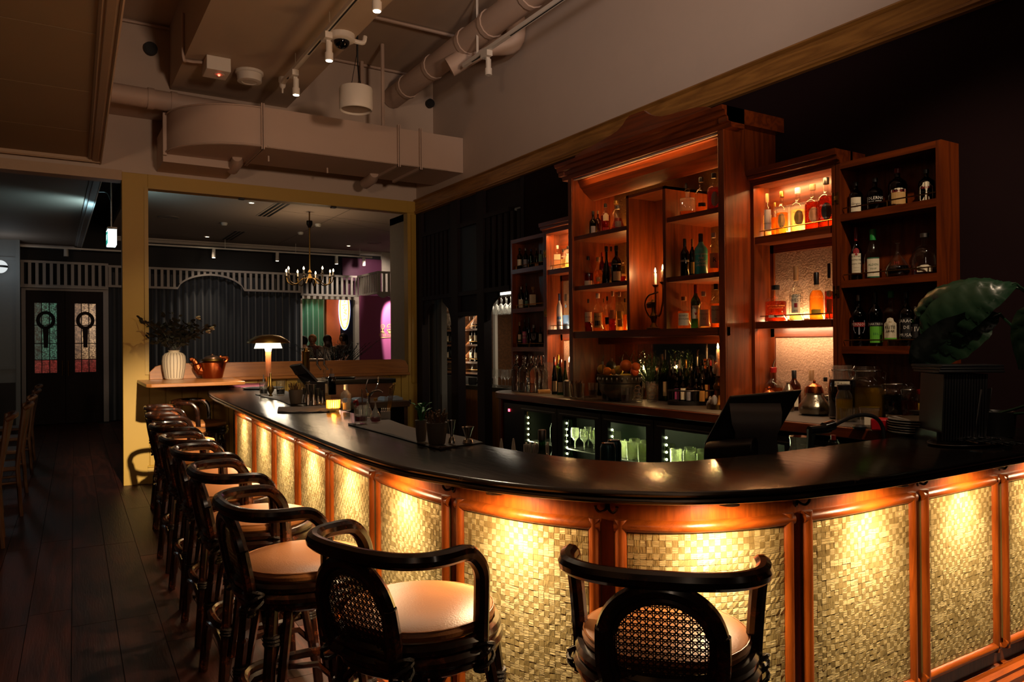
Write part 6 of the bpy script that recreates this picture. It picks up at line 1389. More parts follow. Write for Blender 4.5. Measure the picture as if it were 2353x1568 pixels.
pp1 = thing('till_screen', 'small black till leaning at the far end of the bar', 'till', tuple(at(697, 893, Z=ZT)))
A2, B2, C2, D2 = at(665, 842, Y=6.15), at(690, 838, Y=6.0), at(728, 878, Y=5.8), at(700, 886, Y=5.9)
G().add([A2, B2, C2, D2]+[x+np.array((.02, .03, .01)) for x in (A2, B2, C2, D2)], [(0, 1, 2, 3), (7, 6, 5, 4), (0, 4, 5, 1), (1, 5, 6, 2), (2, 6, 7, 3), (3, 7, 4, 0)]).build('screen_case', BLKPL, pp1, world=True)
G().add([A2-np.array((0, .02, 0)), B2-np.array((0, .02, 0)), lerp(B2, C2, .35)-np.array((0, .03, .02)), lerp(A2, D2, .35)-np.array((0, .03, .02))], [(0, 1, 2, 3)]).add([A2, B2, B2-np.array((0, .02, 0)), A2-np.array((0, .02, 0))], [(0, 1, 2, 3)]).build('stand_neck', STEELD, pp1, world=True)
G().tube([tuple(lerp(C2, D2, .5)), tuple(lerp(C2, D2, .5)+np.array((0, 0.05, -.04)))], .03, 8).box(float(C2[0])-.06, float(C2[0])+.06, float(C2[1])-.02, float(C2[1])+.14, ZT+.001, float(C2[2])).build('stand_foot', BLKPL, pp1, world=True)
# stainless back station with black slab, sink tap, cloths, dark ice bench
a0 = at(760, 925, Y=7.9); a1 = at(903, 925, Y=7.9); zt_ = at(830, 882, Y=7.9)[2]
st_ = thing('bar_station', 'stainless steel bar station with a dark slab top by the yellow wall', 'station', (float((a0[0]+a1[0])/2), 8.2, 0))
G().box(a0[0], a1[0], 7.9, 8.55, 0, zt_).build('station_body', pm('coppery_steel', 'a08070', .3, 1, var=.08), st_, world=True)  # steel with an even coppery base colour
b0 = at(728, 880, Y=7.85)[0]
G().box(b0, a1[0]+.02, 7.85, 8.6, zt_, zt_+.05).build('station_slab', pm('green_black_slab', '10140f', .25, var=.4, scale=6), st_, world=True, bevel=.008)
a0 = at(862, 925, Y=6.9); a1 = at(942, 925, Y=6.9); zi = at(900, 923, Y=6.9)[2]
ib = thing('ice_bench', 'dark wood bench with open shelf beside the steel station', 'bench', (float((a0[0]+a1[0])/2), 7.1, 0))
DKW = wood('dark_bench', '1c100b', '3a2418', 'x', .4)
G().box(a0[0]-.3, a1[0], 6.9, 7.6, zi-.06, zi).build('bench_top', DKW, ib, world=True, bevel=.004)
G().box(a1[0]-.05, a1[0]-.01, 6.93, 7.57, 0, zi-.06).box(a0[0]-.28, a0[0]-.24, 6.93, 7.57, 0, zi-.06).box(a0[0]-.28, a1[0]-.03, 7.5, 7.55, .2, zi-.06).build('bench_frame', DKW, ib, world=True)
BLUECL = pm('blue_cloth', '7f96b4', .9, var=.1)
for px, lab in ((897, 'folded pale blue cloth lying on the dark bench'), (815, 'pale blue cloth bundled beside the sink tap')):
    q = at(px, 916, Y=7.05); q[2] = zi+.003; g = G().sweep([[(x, -.06, 0), (x, .06, 0), (x, .06, .03+.012*math.sin(x*60)), (x, -.06, .035+.012*math.sin(x*45))] for x in np.linspace(-.11, .11, 10)]); one(g, BLUECL, 'blue_cloth', lab, 'cloth', q, .2)
q = at(848, 915, Y=6.9); q[2] = zi-.05; t = thing('sink_tap', 'chrome swan-neck sink tap behind the bar', 'tap', tuple(q))
G().tube([(0, 0, 0), (0, 0, .1), (0, 0, .14)], .012, 10).tube(cr([(0, 0, .1), (.02, -.02, .15), (.08, -.06, .17), (.11, -.08, .15)]), .009, 8).tube(cr([(0, 0, .12), (-.03, 0, .2), (-.01, 0, .28)]), .005, 6).tube(cr([(.02, 0, .12), (.09, 0, .22), (.10, 0, .30)]), .005, 6).build('tap_body', CHROME, t)
# straw cups, gin bottle and cans standing on the bartender's ledge
for j, (px, w) in enumerate(((1212, 22), (1232, 22), (1252, 20))):
    q = at(px, 1042, Z=.985); t = thing('straw_cup', 'tray of white paper straws inside the bar, %s of three' % ('first', 'second', 'third')[j], 'straws', tuple(q), -.5, group='white straws'); k = ppm(q); g = G(); s = 9/k
    for i in range(16): g.tube([((i % 4-1.5)*s*.5, (i//4-1.5)*s*.5, -.05), ((i % 4-1.5)*s*.5, (i//4-1.5)*s*.5, .045+.006*math.sin(i*3))], .0042, 6)
    g.build('straws', CP['W'], t); G().box(-s, s, -s, s, -.215, -.02).build('cup_body', STEELD, t)
for j, px in enumerate((1152, 1180)):
    q = at(px, 1034, Z=.985); t = thing('squeeze_bottle', 'white pointed squeeze bottle inside the bar, %s of two' % ('first', 'second')[j], 'bottle', tuple(q), group='white squeeze bottles')
    G().lathe([(.03, -.215), (.03, -.02), (.018, -.005)], 14).build('bottle_body', CP['W'], t); G().lathe([(.012, -.005), (.008, .03), (.004, .055), (0, .056)], 10).build('nozzle', CP['W'], t)
q = at(1246, 1056, Y=2.75); z0 = .768; hgt = at(1246, 988, Y=2.75)[2]-z0
bottle('big green gin bottle with grey cap inside the bar', (q[0], q[1], z0), 26/ppm(q), hgt, 'squat', 'G', None, 0, 'S', [])
for j, (px, pt_) in enumerate(((1397, 1018), (1411, 1011))):
    q = at(px, 1055, Y=2.45+.05*j); zt_ = at(px, pt_, Y=2.45+.05*j)[2]; t = thing('drink_can', 'dark blue and green can inside the bar, %s of two' % ('nearer', 'further')[j], 'can', (q[0], q[1], zt_-.14), group='drink cans')
    G().lathe([(.025, 0), (.033, .01), (.033, .12), (.027, .135)], 18).build('can_body', pm('can_print', '2a4a52', .3, .6, var=.5, scale=25), t); G().lathe([(.027, .135), (.028, .139), (.02, .134), (0, .134)], 18).build('can_lid', CHROME, t)
for p_, zz in ((at(1397, 1055, Y=2.45), 0),):
    pass

# contents of the fridges: glasses and bottles
rf = random.Random(5)
LINGL = glass('fridge_tumbler', (.88, .9, .74), 1.6, .25)
for k in range(4):
    ya, yb = yfr[1]-fw_*(k+1), yfr[1]-fw_*k
    for zsh in (.668, .428):
        for i in range(4):
            for d in range(2):
                y = ya+.09+(yb-ya-.2)*i/3; x = XC+.115+.13*d
                if (k in (2, 3)) or zsh < .5 and k == 1:
                    t = thing('chilled_glass', 'cut glass tumbler in the %s fridge, %s row, %s shelf, %s from the hinge side' % (ORD[k], ('front', 'back')[d], 'upper' if zsh > .5 else 'lower', ORD[i]), 'glass', (x, y, zsh), group='tumblers in the fridges')
                    G().lathe([(.034, 0), (.04, .02), (.042, .13), (.039, .13), (.035, .015), (0, .015)], 12).build('glass_body', LINGL, t)
                elif k == 1:
                    t = thing('stem_glass', 'stemmed glass in the second fridge, %s row, upper shelf, %s from hinge side' % (('front', 'back')[d], ORD[i]), 'glass', (x, y, zsh), group='stem glasses in the second fridge')
                    G().lathe([(.03, 0), (.004, .006), (.004, .06), (.03, .09), (.034, .14), (.028, .17)], 12).build('glass_body', LINGL, t)
                elif d == 0 and i % 2 == 0:
                    t = thing('chilled_bottle', 'green bottle in the first fridge, %s shelf, %s from the hinge side' % ('upper' if zsh > .5 else 'lower', ORD[i]), 'bottle', (x+.1, y, zsh), group='bottles in the first fridge')
                    G().lathe([(.032, 0), (.034, .01), (.034, .12), (.014, .17), (.014, .21)], 12).build('glass_body', GL['G'], t)

# broad-leaved plant in front of the last case
LEAF, nt, b_, N_, L_ = nodes('plant_leaf'); b_.inputs['Roughness'].default_value = .32; b_.inputs['Base Color'].default_value = lin('1c3423')
tc = N_('ShaderNodeTexCoord'); wv = N_('ShaderNodeTexWave'); wv.inputs['Scale'].default_value = 14; wv.bands_direction = 'Y'; L_(tc.outputs['UV'], wv.inputs[0])
bu = N_('ShaderNodeBump'); bu.inputs['Strength'].default_value = .5; bu.inputs['Distance'].default_value = .01; L_(wv.outputs[0], bu.inputs['Height']); L_(bu.outputs[0], b_.inputs['Normal'])
pl = thing('leafy_plant', 'dark green plant with huge ribbed leaves beside the menus', 'plant', (3.62, 1.70, ZT))
PX = lambda px, py, X: at(px, py, X=X)
G().lathe([(.06, 0), (.075, .01), (.085, .12), (.08, .12), (.07, .1), (0, .1)], 20, (0, 0, 0)).build('pot', BLKPL, pl)
def leaf(mid, wid, nrm, name='leaf', curl=.25):
    """leaf blade along mid rib points, half-widths, ribs raised"""
    M_ = cr([tuple(q) for q in mid], 5); k = len(M_); Wd = np.interp(np.linspace(0, 1, k), np.linspace(0, 1, len(wid)), wid); g = G(); me_v = []; fs = []; cols = 11
    for i, q in enumerate(M_):
        t = M_[min(i+1, k-1)]-M_[max(i-1, 0)]; t /= np.linalg.norm(t); s = np.cross(t, nrm); s /= np.linalg.norm(s); nn_ = np.cross(s, t)
        for j in range(cols):
            u = (j/(cols-1)-.5)*2; rip = .006*math.sin(i*2.1+abs(u)*5)
            me_v.append(q+s*u*Wd[i]+nn_*(-curl*Wd[i]*u*u+rip*(1 if abs(u) > .15 else -.5)))
    for i in range(k-1):
        for j in range(cols-1): a = i*cols+j; fs.append((a, a+1, a+cols+1, a+cols))
    n = len(me_v); back = [q-np.array(nrm)*.0012 for q in me_v]
    g.add(me_v+back, fs+[tuple(n+x for x in reversed(f)) for f in fs]); return g.build(name, LEAF, pl, world=True, smooth=60)
vn = np.array((-.8, -.5, .35)); vn /= np.linalg.norm(vn)
leaf([PX(2318, 655, 3.55), PX(2270, 645, 3.52), PX(2210, 648, 3.5), PX(2150, 668, 3.5), PX(2118, 705, 3.5), PX(2108, 732, 3.5)], [.012, .05, .075, .075, .05, .01], np.array((-.5, -.3, .8)), curl=.5)
leaf([PX(2335, 652, 3.5), PX(2290, 668, 3.42), PX(2235, 692, 3.38), PX(2180, 728, 3.36), PX(2140, 765, 3.36), PX(2118, 785, 3.36)], [.012, .055, .09, .105, .085, .01], vn, curl=.2)
leaf([PX(2295, 725, 3.5), PX(2250, 745, 3.42), PX(2190, 775, 3.38), PX(2130, 810, 3.36), PX(2095, 838, 3.36)], [.012, .07, .10, .085, .015], np.array((-.6, -.6, -.1)), curl=-.25)
leaf([PX(2300, 720, 3.55), PX(2240, 730, 3.5), PX(2170, 760, 3.47), PX(2110, 790, 3.45)], [.01, .06, .08, .02], np.array((-.4, -.4, .75)), curl=.4)
leaf([PX(2348, 850, 3.3), PX(2350, 780, 3.3), PX(2365, 730, 3.3), PX(2420, 690, 3.3)], [.01, .04, .05, .01], vn)
for a, b, c in (((2310, 656), (2365, 690), (2385, 900)), ((2335, 652), (2372, 700), (2390, 900)), ((2297, 722), (2345, 780), (2392, 930))):
    G().tube(cr([tuple(PX(*a, 3.5)), tuple(PX(*b, 3.55)), tuple(PX(*c, 3.6)), (3.62, 1.70, ZT+.1)], 5), [.006]*15+[.010], 7).build('leaf_stem', LEAF, pl, world=True)
# ------------------------------------------------------------------ shelf on the yellow wall, vase, kettle
def yw(px, X=XW+.02): return float(at(px, 700, X=X)[1])
sh = thing('wall_shelf', 'long oak shelf with back board on the yellow wall', 'shelf', (2.2, YW, ZS-.04))
pl_ = at(333, 884, Z=ZS); pm_ = at(545, 879, Z=ZS); xr = at(940, 860, Y=YW-.05)[0]
yn = min(pl_[1], YW-.16)
out = [(XJ-.12, YW-.013), (XJ-.14, yn+.06), (XJ-.10, yn+.015), (XJ-.02, yn), (pm_[0], yn+.0), (pm_[0]+.12, yn+.03), (pm_[0]+.2, YW-.10), (pm_[0]+.3, YW-.085), (xr, YW-.085), (xr, YW-.013)]
G().prism(out, ZS-.035, ZS, 'z').build('shelf_board', SHELFOAK, sh, world=True, bevel=.006)
zb = at(500, 833.5, Y=YW)[2]; x0 = XJ+.0; x1 = at(935, 800, Y=YW)[0]
G().prism([(x0, ZS), (x0, zb-.09), (x0+.06, zb-.03), (x0+.16, zb), (x1-.12, zb), (x1-.04, zb-.02), (x1, zb-.09), (x1, ZS)], YW-.045, YW-.012, 'y').build('back_board', SHELFOAK, sh, world=True, bevel=.004)
p = at(400, 872, Z=ZS); p[1] = YW-.18; p = at(400, 872, Y=p[1]); p[2] = ZS; k = ppm(p)
vs = thing('vase', 'cream fluted stoneware vase of dried leaves on the oak shelf', 'vase', tuple(p))
def R_(w, y): return (w/2/k, (872-y)/k)
prof = [R_(36, 872), R_(40, 868), R_(48, 845), R_(50, 830), R_(47, 818), R_(38, 812), R_(24, 809.5), R_(22, 808), R_(26, 805), R_(22, 805)]
g = G(); n = 60; vs_ = []
for r, z in prof:
    for j in range(n):
        a = 2*PI*j/n; rr = r*(1+(.03*math.sin(j*PI/1.0)*0)+.028*math.cos(20*a)*(1 if z < R_(1, 812)[1] else 0)); vs_.append((rr*math.cos(a), rr*math.sin(a), z))
g.add(vs_, [(i*n+j, i*n+(j+1) % n, (i+1)*n+(j+1) % n, (i+1)*n+j) for i in range(len(prof)-1) for j in range(n)]+[tuple(reversed(range(n)))])
VASEM, nt, b_, N_, L_ = nodes('fluted_stoneware'); b_.inputs['Roughness'].default_value = .6; b_.inputs['Base Color'].default_value = lin('bba88c')
g.build('vase_body', VASEM, vs, smooth=80)
g = G()
for j in range(20):
    a = 2*PI*(j+.5)/20; g.tube([(r*.985*math.cos(a), r*.985*math.sin(a), z) for r, z in prof[1:6]], .0035, 4)
g.build('groove_strands', pm('groove_brown', '4e3a2a', .6), vs)  # dark brown strands laid along the grooves
rv = random.Random(4); DRY = pm('dried_leaf', '2a2a1c', .7, var=.4, scale=8); STM = pm('dry_stem', '2b1d12', .7)
top = np.array((0, 0, R_(1, 806)[1]))
tips = [(318, 732), (330, 745), (345, 738), (335, 770), (360, 752), (378, 730), (395, 722), (410, 728), (425, 745), (440, 740), (455, 735), (470, 750), (488, 752), (480, 765), (450, 775), (430, 780), (345, 790), (365, 785), (400, 760), (412, 775), (385, 770), (355, 765), (372, 760), (440, 760), (460, 765), (395, 745)]
for i, (px, py) in enumerate(tips):
    q = at(px, py, Y=p[1]+rv.uniform(-.12, .12))-p; P = cr([tuple(top-(0, 0, .05)), tuple(top+(q-top)*.45+(0, 0, .05)), tuple(q)], 5)
    g = G().tube(P, .003, 4); st = g.build('stem', STM, vs)
    g = G()
    for f in np.linspace(.35, 1, 7):
        c = P[int(f*(len(P)-1))]
        for s_ in (0, 1):
            d = np.array((rv.uniform(-1, 1), rv.uniform(-1, .4), rv.uniform(-.5, .8))); d /= np.linalg.norm(d); e = np.cross(d, (rv.random(), rv.random(), 1)); e /= np.linalg.norm(e); L0 = rv.uniform(.045, .08)
            g.add([c, c+d*L0*.35-e*L0*.33, c+d*L0*.8-e*L0*.26, c+d*L0, c+d*L0*.8+e*L0*.26, c+d*L0*.35+e*L0*.33], [(0, 1, 2, 3, 4, 5)])
    g.build('leaves', DRY, vs, smooth=0)['kind'] = 'stuff'
PETAL = pm('dry_petal', 'a59a78', .7, var=.2)
for px, py in ((455, 733), (487, 757), (478, 765)):
    q = at(px, py, Y=p[1]-.05)-p; g = G()
    for j in range(7): a = j*.9; g.ball((q[0]+.014*math.cos(a), q[1]+.014*math.sin(a), q[2]+.004*j), .016, 7, 5, sc=(1, 1, .7))
    g.build('dried_flower', PETAL, vs)
p = at(488, 868, Y=YW-.16); p[2] = ZS; k = ppm(p)
kt = thing('copper_kettle', 'hammered copper kettle with spout and lid on the oak shelf', 'kettle', tuple(p), 0)
def K(w, y): return (w/2/k, (868-y)/k)
G().lathe([K(40, 868), K(44, 866), K(58, 838), K(60, 832), K(52, 828)], 26).build('kettle_body', COPPER, kt)
G().lathe([K(52, 828), K(50, 826), K(48, 824), K(38, 823)], 26).build('kettle_rim', BRASSD, kt)
G().lathe([K(40, 824), K(36, 820), K(20, 816.5), K(6, 815), K(5, 814), K(7, 812), K(0, 811)], 22).build('lid', pm('dull_copper', '8a6a55', .35, .9, var=.2), kt)
q = lambda px, py: tuple(at(px, py, Y=p[1])-p)
G().tube(cr([q(470, 852), q(455, 848), q(450, 836), q(443, 826), q(436, 827)], 4), [13/k]*4+[9/k]*4+[6/k]*4+[4.5/k]*5, 10).build('spout', COPPER, kt)
G().tube(cr([q(510, 838), q(522, 828), q(520, 822), q(508, 822), q(505, 818)], 4), 4/k, 8).build('handle', COPPER, kt)

# ------------------------------------------------------------------ dark timber screen in the side wall and the wine room behind
ts = thing('timber_screen', 'dark aubergine timber screen with slatted panels and arched brackets', 'screen', (XW+.05, 7.7, 0))
def sc(name, px0, px1, z0, z1, x0=XW-.01, x1=XW+.09, m=AUBERT): return G().box(x0, x1, yw(px1), yw(px0), z0, z1).build(name, m, ts, world=True)
def zw(px, py): return float(at(px, py, X=XW)[2])
for a, b in ((958.5, 974), (1041, 1057), (1101, 1117)): sc('post', a, b, 0, 3.25)
G().box(XW-.01, XW+.09, 6.40, 6.46, 0, 3.25).build('post', AUBERT, ts, world=True)
zt1, zb1 = zw(1005, 535), zw(1005, 676); zt2, zb2 = zw(1150, 492), zw(1150, 661); zt3, zb3 = zw(1078, 518), zw(1078, 716)
zt1 = zt2 = (zt1+zt2)/2; zb1 = zb2 = (zb1+zb2)/2
sc('upper_panel', 974, 1041, zt1+.03, 3.25, XW+.03, XW+.05); sc('upper_panel', 1057, 1101, zt3+.03, 3.25, XW+.03, XW+.05)
G().box(XW+.03, XW+.05, 6.46, yw(1117), zt2+.03, 3.25).build('upper_panel', AUBERT, ts, world=True)
for a, b, zt, zb in ((974, 1041, zt1, zb1), (1057, 1101, zt3, zb3), (1117, 1175, zt2, zb2)):
    sc('rail', a, b, zt, zt+.05, XW-.008, XW+.07); sc('rail', a, b, zb-.05, zb, XW-.008, XW+.07)
sc('middle_panel', 1057, 1101, zb1+.0, zt3, XW+.03, XW+.05, pm('slate_panel', '232a30', .6)); sc('middle_panel', 1057, 1101, zb3, zb1-.04, XW+.03, XW+.05); sc('rail', 1057, 1101, zb1-.05, zb1, XW-.006, XW+.07)
for a, b, zt, zb in ((974, 1041, zt1, zb1), (1117, 1172, zt2, zb2)):
    y0, y1_ = (yw(b) if b < 1100 else 6.46), yw(a); n = int((y1_-y0)/.115)
    for j in range(n): y = y0+(j+.5)*(y1_-y0)/n; G().box(XW+.005, XW+.045, y-.03, y+.03, zb, zt).build('slat', AUBERT, ts, world=True)
    G().box(XW+.06, XW+.065, yw(b) if b < 1100 else 6.45, y1_, zb, zt).build('slat_backing', BLACKP, ts, world=True)
for px, d, zb in ((974, -1, zb1), (1041, 1, zb1), (1117, -1, zb2)):
    y = yw(px); A_ = [(y, zb-.05), (y, zb-.36), (y+d*.04, zb-.36), (y+d*.06, zb-.28), (y+d*.12, zb-.18), (y+d*.22, zb-.12), (y+d*.26, zb-.10), (y+d*.26, zb-.05)]
    G().prism(A_, XW+.01, XW+.05, 'x').build('bracket', AUBERT, ts, world=True)
# wine room
WX = 5.36
BEIGE = pm('wine_room_wall', '9a8a78', .8); WOODW = wood('wine_shelf', '4a2c18', '7a4e2c', 'y', .45)
struct('wall_wine_room', G().box(WX, WX+.1, 4.5, 10.45, 0, 3.4), BEIGE); struct('ceiling_wine_room', G().box(XW+.2, WX, 4.5, 10.45, 3.3, 3.4), BLACKP)
struct('wall_wine_end', G().box(XW+.2, WX, 10.4, 10.45, 0, 3.4).box(XW+.2, XW+.24, YW+.14, 10.4, 0, 3.4), BEIGE); struct('wall_wine_near', G().box(XW+.2, WX, 4.5, 4.6, 0, 3.4), BLACKP)
gp = struct('wall_grey_return', G().box(4.42, 4.5, yw(1014, 4.42), yw(978, 4.42), 0, 3.3), pm('grey_boards', '6f6d68', .7)); 
G().box(4.418, 4.422, yw(1003, 4.42)-.004, yw(1003, 4.42)+.004, 0, 3.3).build('board_joint', BLACKP, gp)
SX = 5.02
su = thing('wine_shelving', 'timber shelving of glasses and wine behind the dark screen', 'shelving', (5.2, 9.4, 0))
ys0, ys1 = yw(1131, SX), yw(1008, SX)
def zx(px, py): return float(at(px, py, X=SX)[2])
szs = [zx(1060, 757), zx(1060, 792), zx(1060, 831), zx(1060, 855)]
szs = [zx(1035, 714)]+szs
for z in szs: G().box(SX, WX-.01, ys0, ys1, z-.025, z).build('shelf', WOODW, su, world=True); G().tube([(SX+.01, ys0, z+.04), (SX+.01, ys1, z+.04)], .004, 5).build('gallery_rail', BRASS, su, world=True)
for px in (1063, 1131): G().box(SX, WX-.01, yw(px, SX)-.02, yw(px, SX)+.02, 0, 2.6).build('upright', WOODW, su, world=True)
G().box(SX-.1, WX-.02, ys0, ys1, 0, szs[-1]-.06).build('cupboard', BLACKP, su, world=True)
rw = random.Random(9); nb = 0
BK = [GL['K'], GL['S'], GL['D']]
for si, z in enumerate(szs):
    pxs_ = [1018, 1024, 1030, 1036, 1067, 1073, 1080, 1088, 1095, 1122] if si in (2, 3) else [1019, 1026, 1034, 1068, 1075, 1083, 1091]
    for j, px in enumerate(pxs_):
        q = at(px, 760, X=SX+.12); q[2] = z; y = q[1]
        lab = '%s, %s from the grey wall on the %s wine room shelf'
        if si in (2, 3):
            t = thing('bottle', lab % ('dark wine bottle', ORD[j], ('first', 'top', 'second', 'third', 'fourth')[si]), 'bottle', tuple(q), -1.2, 'wine bottles behind the screen')
            G().lathe([(.036, 0), (.036, .17), (.014, .22), (.014, .29), (0, .29)], 10).build('glass_body', BK[j % 3], t)
            if j % 2 == 0: G().lathe([(.0368, .05), (.0368, .13)], 10, cap=False).build('paper_label', LB['R' if j == 4 else 'W'], t)
        else:
            o = G().lathe([(.035, 0), (.04, .003), (.006, .008), (.005, .07), (.03, .09), (.045, .13), (.04, .18)] if j % 2 else [(.05, 0), (.07, .03), (.06, .08), (.02, .13), (.018, .2), (.025, .21)], 12).build('glassware', GLASSP)
            o.location = tuple(q); tag(o, lab % ('clear stem glass' if j % 2 else 'clear round carafe', ORD[j], ('highest', 'top', 'second', 'third', 'lowest')[si]), 'glass', 'glassware behind the screen')
wc = thing('wine_counter', 'wood fronted counter with dark top seen between screen posts', 'counter', (4.6, 7.9, 0))
q0 = at(1056, 884, X=4.5); q1 = at(1172, 890, X=4.5); zk = q0[2]
G().box(4.5, 4.85, q1[1]-1, q0[1], zk-.05, zk).build('counter_top', pm('greenish_top', '1b1f1a', .3), wc, world=True)
for j in range(9):
    y = q0[1]-.005-.13*j; G().box(4.53, 4.55, y-.126, y, 0, zk-.05).build('front_board', wood('counter_board', '6e3f1e', '9a6030', 'z', .4) if j == 0 else bpy.data.materials['counter_board'], wc, world=True)
q = at(1086, 882, X=4.62); q[2] = zk; t = thing('black_mug', 'black mug on the wine room counter', 'mug', tuple(q)); G().lathe([(.05, 0), (.055, .02), (.055, .09), (.05, .09), (.045, .02), (0, .02)], 16).build('mug_body', BLKPL, t); G().tube(cr([(.03, -.045, .02), (.03, -.08, .04), (.03, -.075, .07), (.03, -.045, .075)]), .007, 6).build('handle', BLKPL, t)
for j, px in enumerate((1122, 1131, 1140, 1153, 1161, 1168)):
    q = at(px, 884, X=4.58+.1*(j % 2)); q[2] = zk; o = G().lathe([(.035, 0), (.036, .003), (.005, .008), (.0045, .09), (.03, .12), (.042, .16), (.036, .215)], 14).build('wine_glass', GLASSP); o.location = tuple(q); tag(o, 'clear wine glass on the wine room counter, %s from the black mug' % ORD[j], 'glass', 'wine glasses on the counter')
zr_ = at(1145, 682, X=4.62)[2]; rk = thing('glass_rack', 'hanging rack of wine glasses lit from above behind the screen', 'rack', (4.62, 7.4, zr_))
y0, y1_ = yw(1175, 4.6)-.3, yw(1114, 4.6)
G().box(4.55, 4.85, y0, y1_, zr_, zr_+.04).build('rack_board', BLACKP, rk, world=True); G().box(4.54, 4.55, y0, y1_, zr_+.005, zr_+.035).build('light_strip', emit('cool_strip', (1, .9, .75), 3), rk, world=True)
for j in range(16):
    y = y1_-.05-.11*(j//2); x = 4.61+.15*(j % 2)
    o = G().lathe([(.035, 0), (.036, -.003), (.005, -.008), (.0045, -.09), (.03, -.12), (.042, -.16), (.036, -.215)], 12).build('wine_glass', GLASSP); o.location = (x, y, zr_); tag(o, 'upturned wine glass hanging in the lit rack, %s pair, %s' % (ORD[j//2], ('front', 'back')[j % 2]), 'glass', 'wine glasses in the hanging rack')
lamp('AREA', (4.72, 7.3, zr_-.02), 9, (1, .84, .62), .3, aim=(4.72, 7.3, 0), size_y=1.2)
for z in szs: lamp('AREA', (SX+.05, (ys0+ys1)/2, z+.26), 1.8, (1, .76, .5), .05, aim=(SX+.3, (ys0+ys1)/2, z), size_y=1.0)
lamp('POINT', (4.75, 9.3, 2.9), 22, (1, .8, .6), .1)
G().box(4.9, 4.94, yw(1137, 4.9), yw(1132, 4.9), .9, 2.35).build('white_post', WHITEM, wc, world=True)

# ------------------------------------------------------------------ the room beyond the opening
ZF = float(at(500, 558, Y=YB)[2])         # ceiling height there
FARC = pm('far_ceiling', 'a08d80', .75, var=.04, scale=2)
XQ = .98
cf = struct('ceiling_far', G().box(XQ, 12.7, YW+.2, YB+.2, ZF, ZF+.1), FARC)
clow = struct('ceiling_far_low', G().box(-7, .50, YW+.19, YB-.35, 3.5, 3.6), FARC)
struct('trim_6', G().sweep([[(.5+a, y, b) for a, b in [(-.115, 3.52), (-.115, 3.487), (-.08, 3.482), (-.075, 3.468), (-.01, 3.465), (0, 3.455), (.012, 3.47), (.012, 3.62), (-.1, 3.62)]] for y in (YW+.2, YB-.33)]), pm('grey_trim', 'b0aaa8', .6), smooth=20)
struct('trim_7', G().box(-7, .5, YB-.36, YB-.24, 3.44, 3.52), bpy.data.materials['grey_trim'])
struct('ceiling_recess', G().box(.45, XQ+.02, YW+.2, YB+.2, 4.3, 4.4).box(XQ, XQ+.04, YW+.2, YB+.2, ZF+.1, 4.3).box(.46, .5, YW+.2, YB-.3, 3.6, 4.3), pm('recess_grey', '6a6a6a', .8))
struct('trim_8', G().prism([(YB, ZF-.09), (YB-.03, ZF-.085), (YB-.05, ZF-.04), (YB-.08, ZF-.02), (YB-.085, ZF), (YB, ZF)], XQ, 12.6, 'x'), pm('cream_trim', 'c4b8aa', .6), smooth=20)
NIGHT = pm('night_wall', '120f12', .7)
struct('wall_far', G().box(-9, at(686, 700, Y=YB)[0], YB, YB+.12, 0, 4.4).box(at(686, 700, Y=YB)[0], at(826, 700, Y=YB)[0], YB, YB+.12, at(700, 686, Y=YB)[2], 4.4).box(at(826, 700, Y=YB)[0], 12.7, YB, YB+.12, 0, 4.4), NIGHT)
struct('wall_far_side', G().box(12.6, 12.7, YW+.2, YB, 0, 4.4), NIGHT)
struct('wall_far_left', G().box(-9, -8.9, YW, YB, 0, 4.4), PLASTER)
# ceiling fittings
def onc(px, py): return at(px, py, Z=ZF)
for j, (px, py) in enumerate(((578, 466), (476, 544), (801, 565))):
    q = onc(px, py); t = thing('downlight', 'small lit round downlight in the far ceiling, %s the chandelier' % ('before', 'nearest the arch side of', 'behind')[j], 'light', (q[0], q[1], ZF))
    G().lathe([(.055, -.001), (.06, -.008), (.04, -.008)], 16, cap=False).build('trim_ring', WHITEM, t); G().lathe([(0, -.003), (.042, -.003), (.042, -.001), (0, -.001)], 14).build('lamp_face', EMW, t)
    lamp('SPOT', (q[0], q[1], ZF-.03), 26, (1, .8, .58), .03, aim=(q[0], q[1], 0), angle=80, blend=.6)
for lab, px0, py0, px1, py1 in (('black slotted air vent in the far ceiling nearest the beam', 605, 497, 655, 466), ('black slotted air vent in the far ceiling before the arch', 520, 551, 553, 531)):
    a, b = onc(px0, py0), onc(px1, py1); t = thing('ceiling_vent', lab, 'vent', tuple((a+b)/2))
    w = .13; y0, y1_ = min(a[1], b[1]), max(a[1], b[1]); x = (a[0]+b[0])/2
    G().box(x-w, x+w, y0, y1_, ZF-.006, ZF-.001).build('vent_frame', FARC, t, world=True)
    for j in range(3): G().box(x-w+.03+.075*j, x-w+.075+.075*j, y0+.02, y1_-.02, ZF-.009, ZF-.005).build('vent_slot', BLACKP, t, world=True)
for lab, px, py, r in (('round flush speaker in the far ceiling beside the yellow post', 388, 499, .17), ('round flush speaker in the far ceiling by the white column', 860, 558, .16)):
    q = onc(px, py); o = G().lathe([(r, 0), (r, -.012), (r*.85, -.014), (r*.8, -.008), (0, -.008)], 24).build('ceiling_speaker', pm('speaker_grey', '8a7c72', .8)); o.location = (q[0], q[1], ZF); tag(o, lab, 'speaker')
for lab, px, py in (('small white smoke detector beside the chandelier rose', 691, 534), ('flat white detector above the chandelier', 731, 515), ('flat detector by the slotted vent', 515, 512)):
    q = onc(px, py); o = G().lathe([(.06, 0), (.06, -.02), (.045, -.05), (.02, -.055), (0, -.055)], 16).build('smoke_detector', WHITEM); o.location = (q[0], q[1], ZF); tag(o, lab, 'detector')
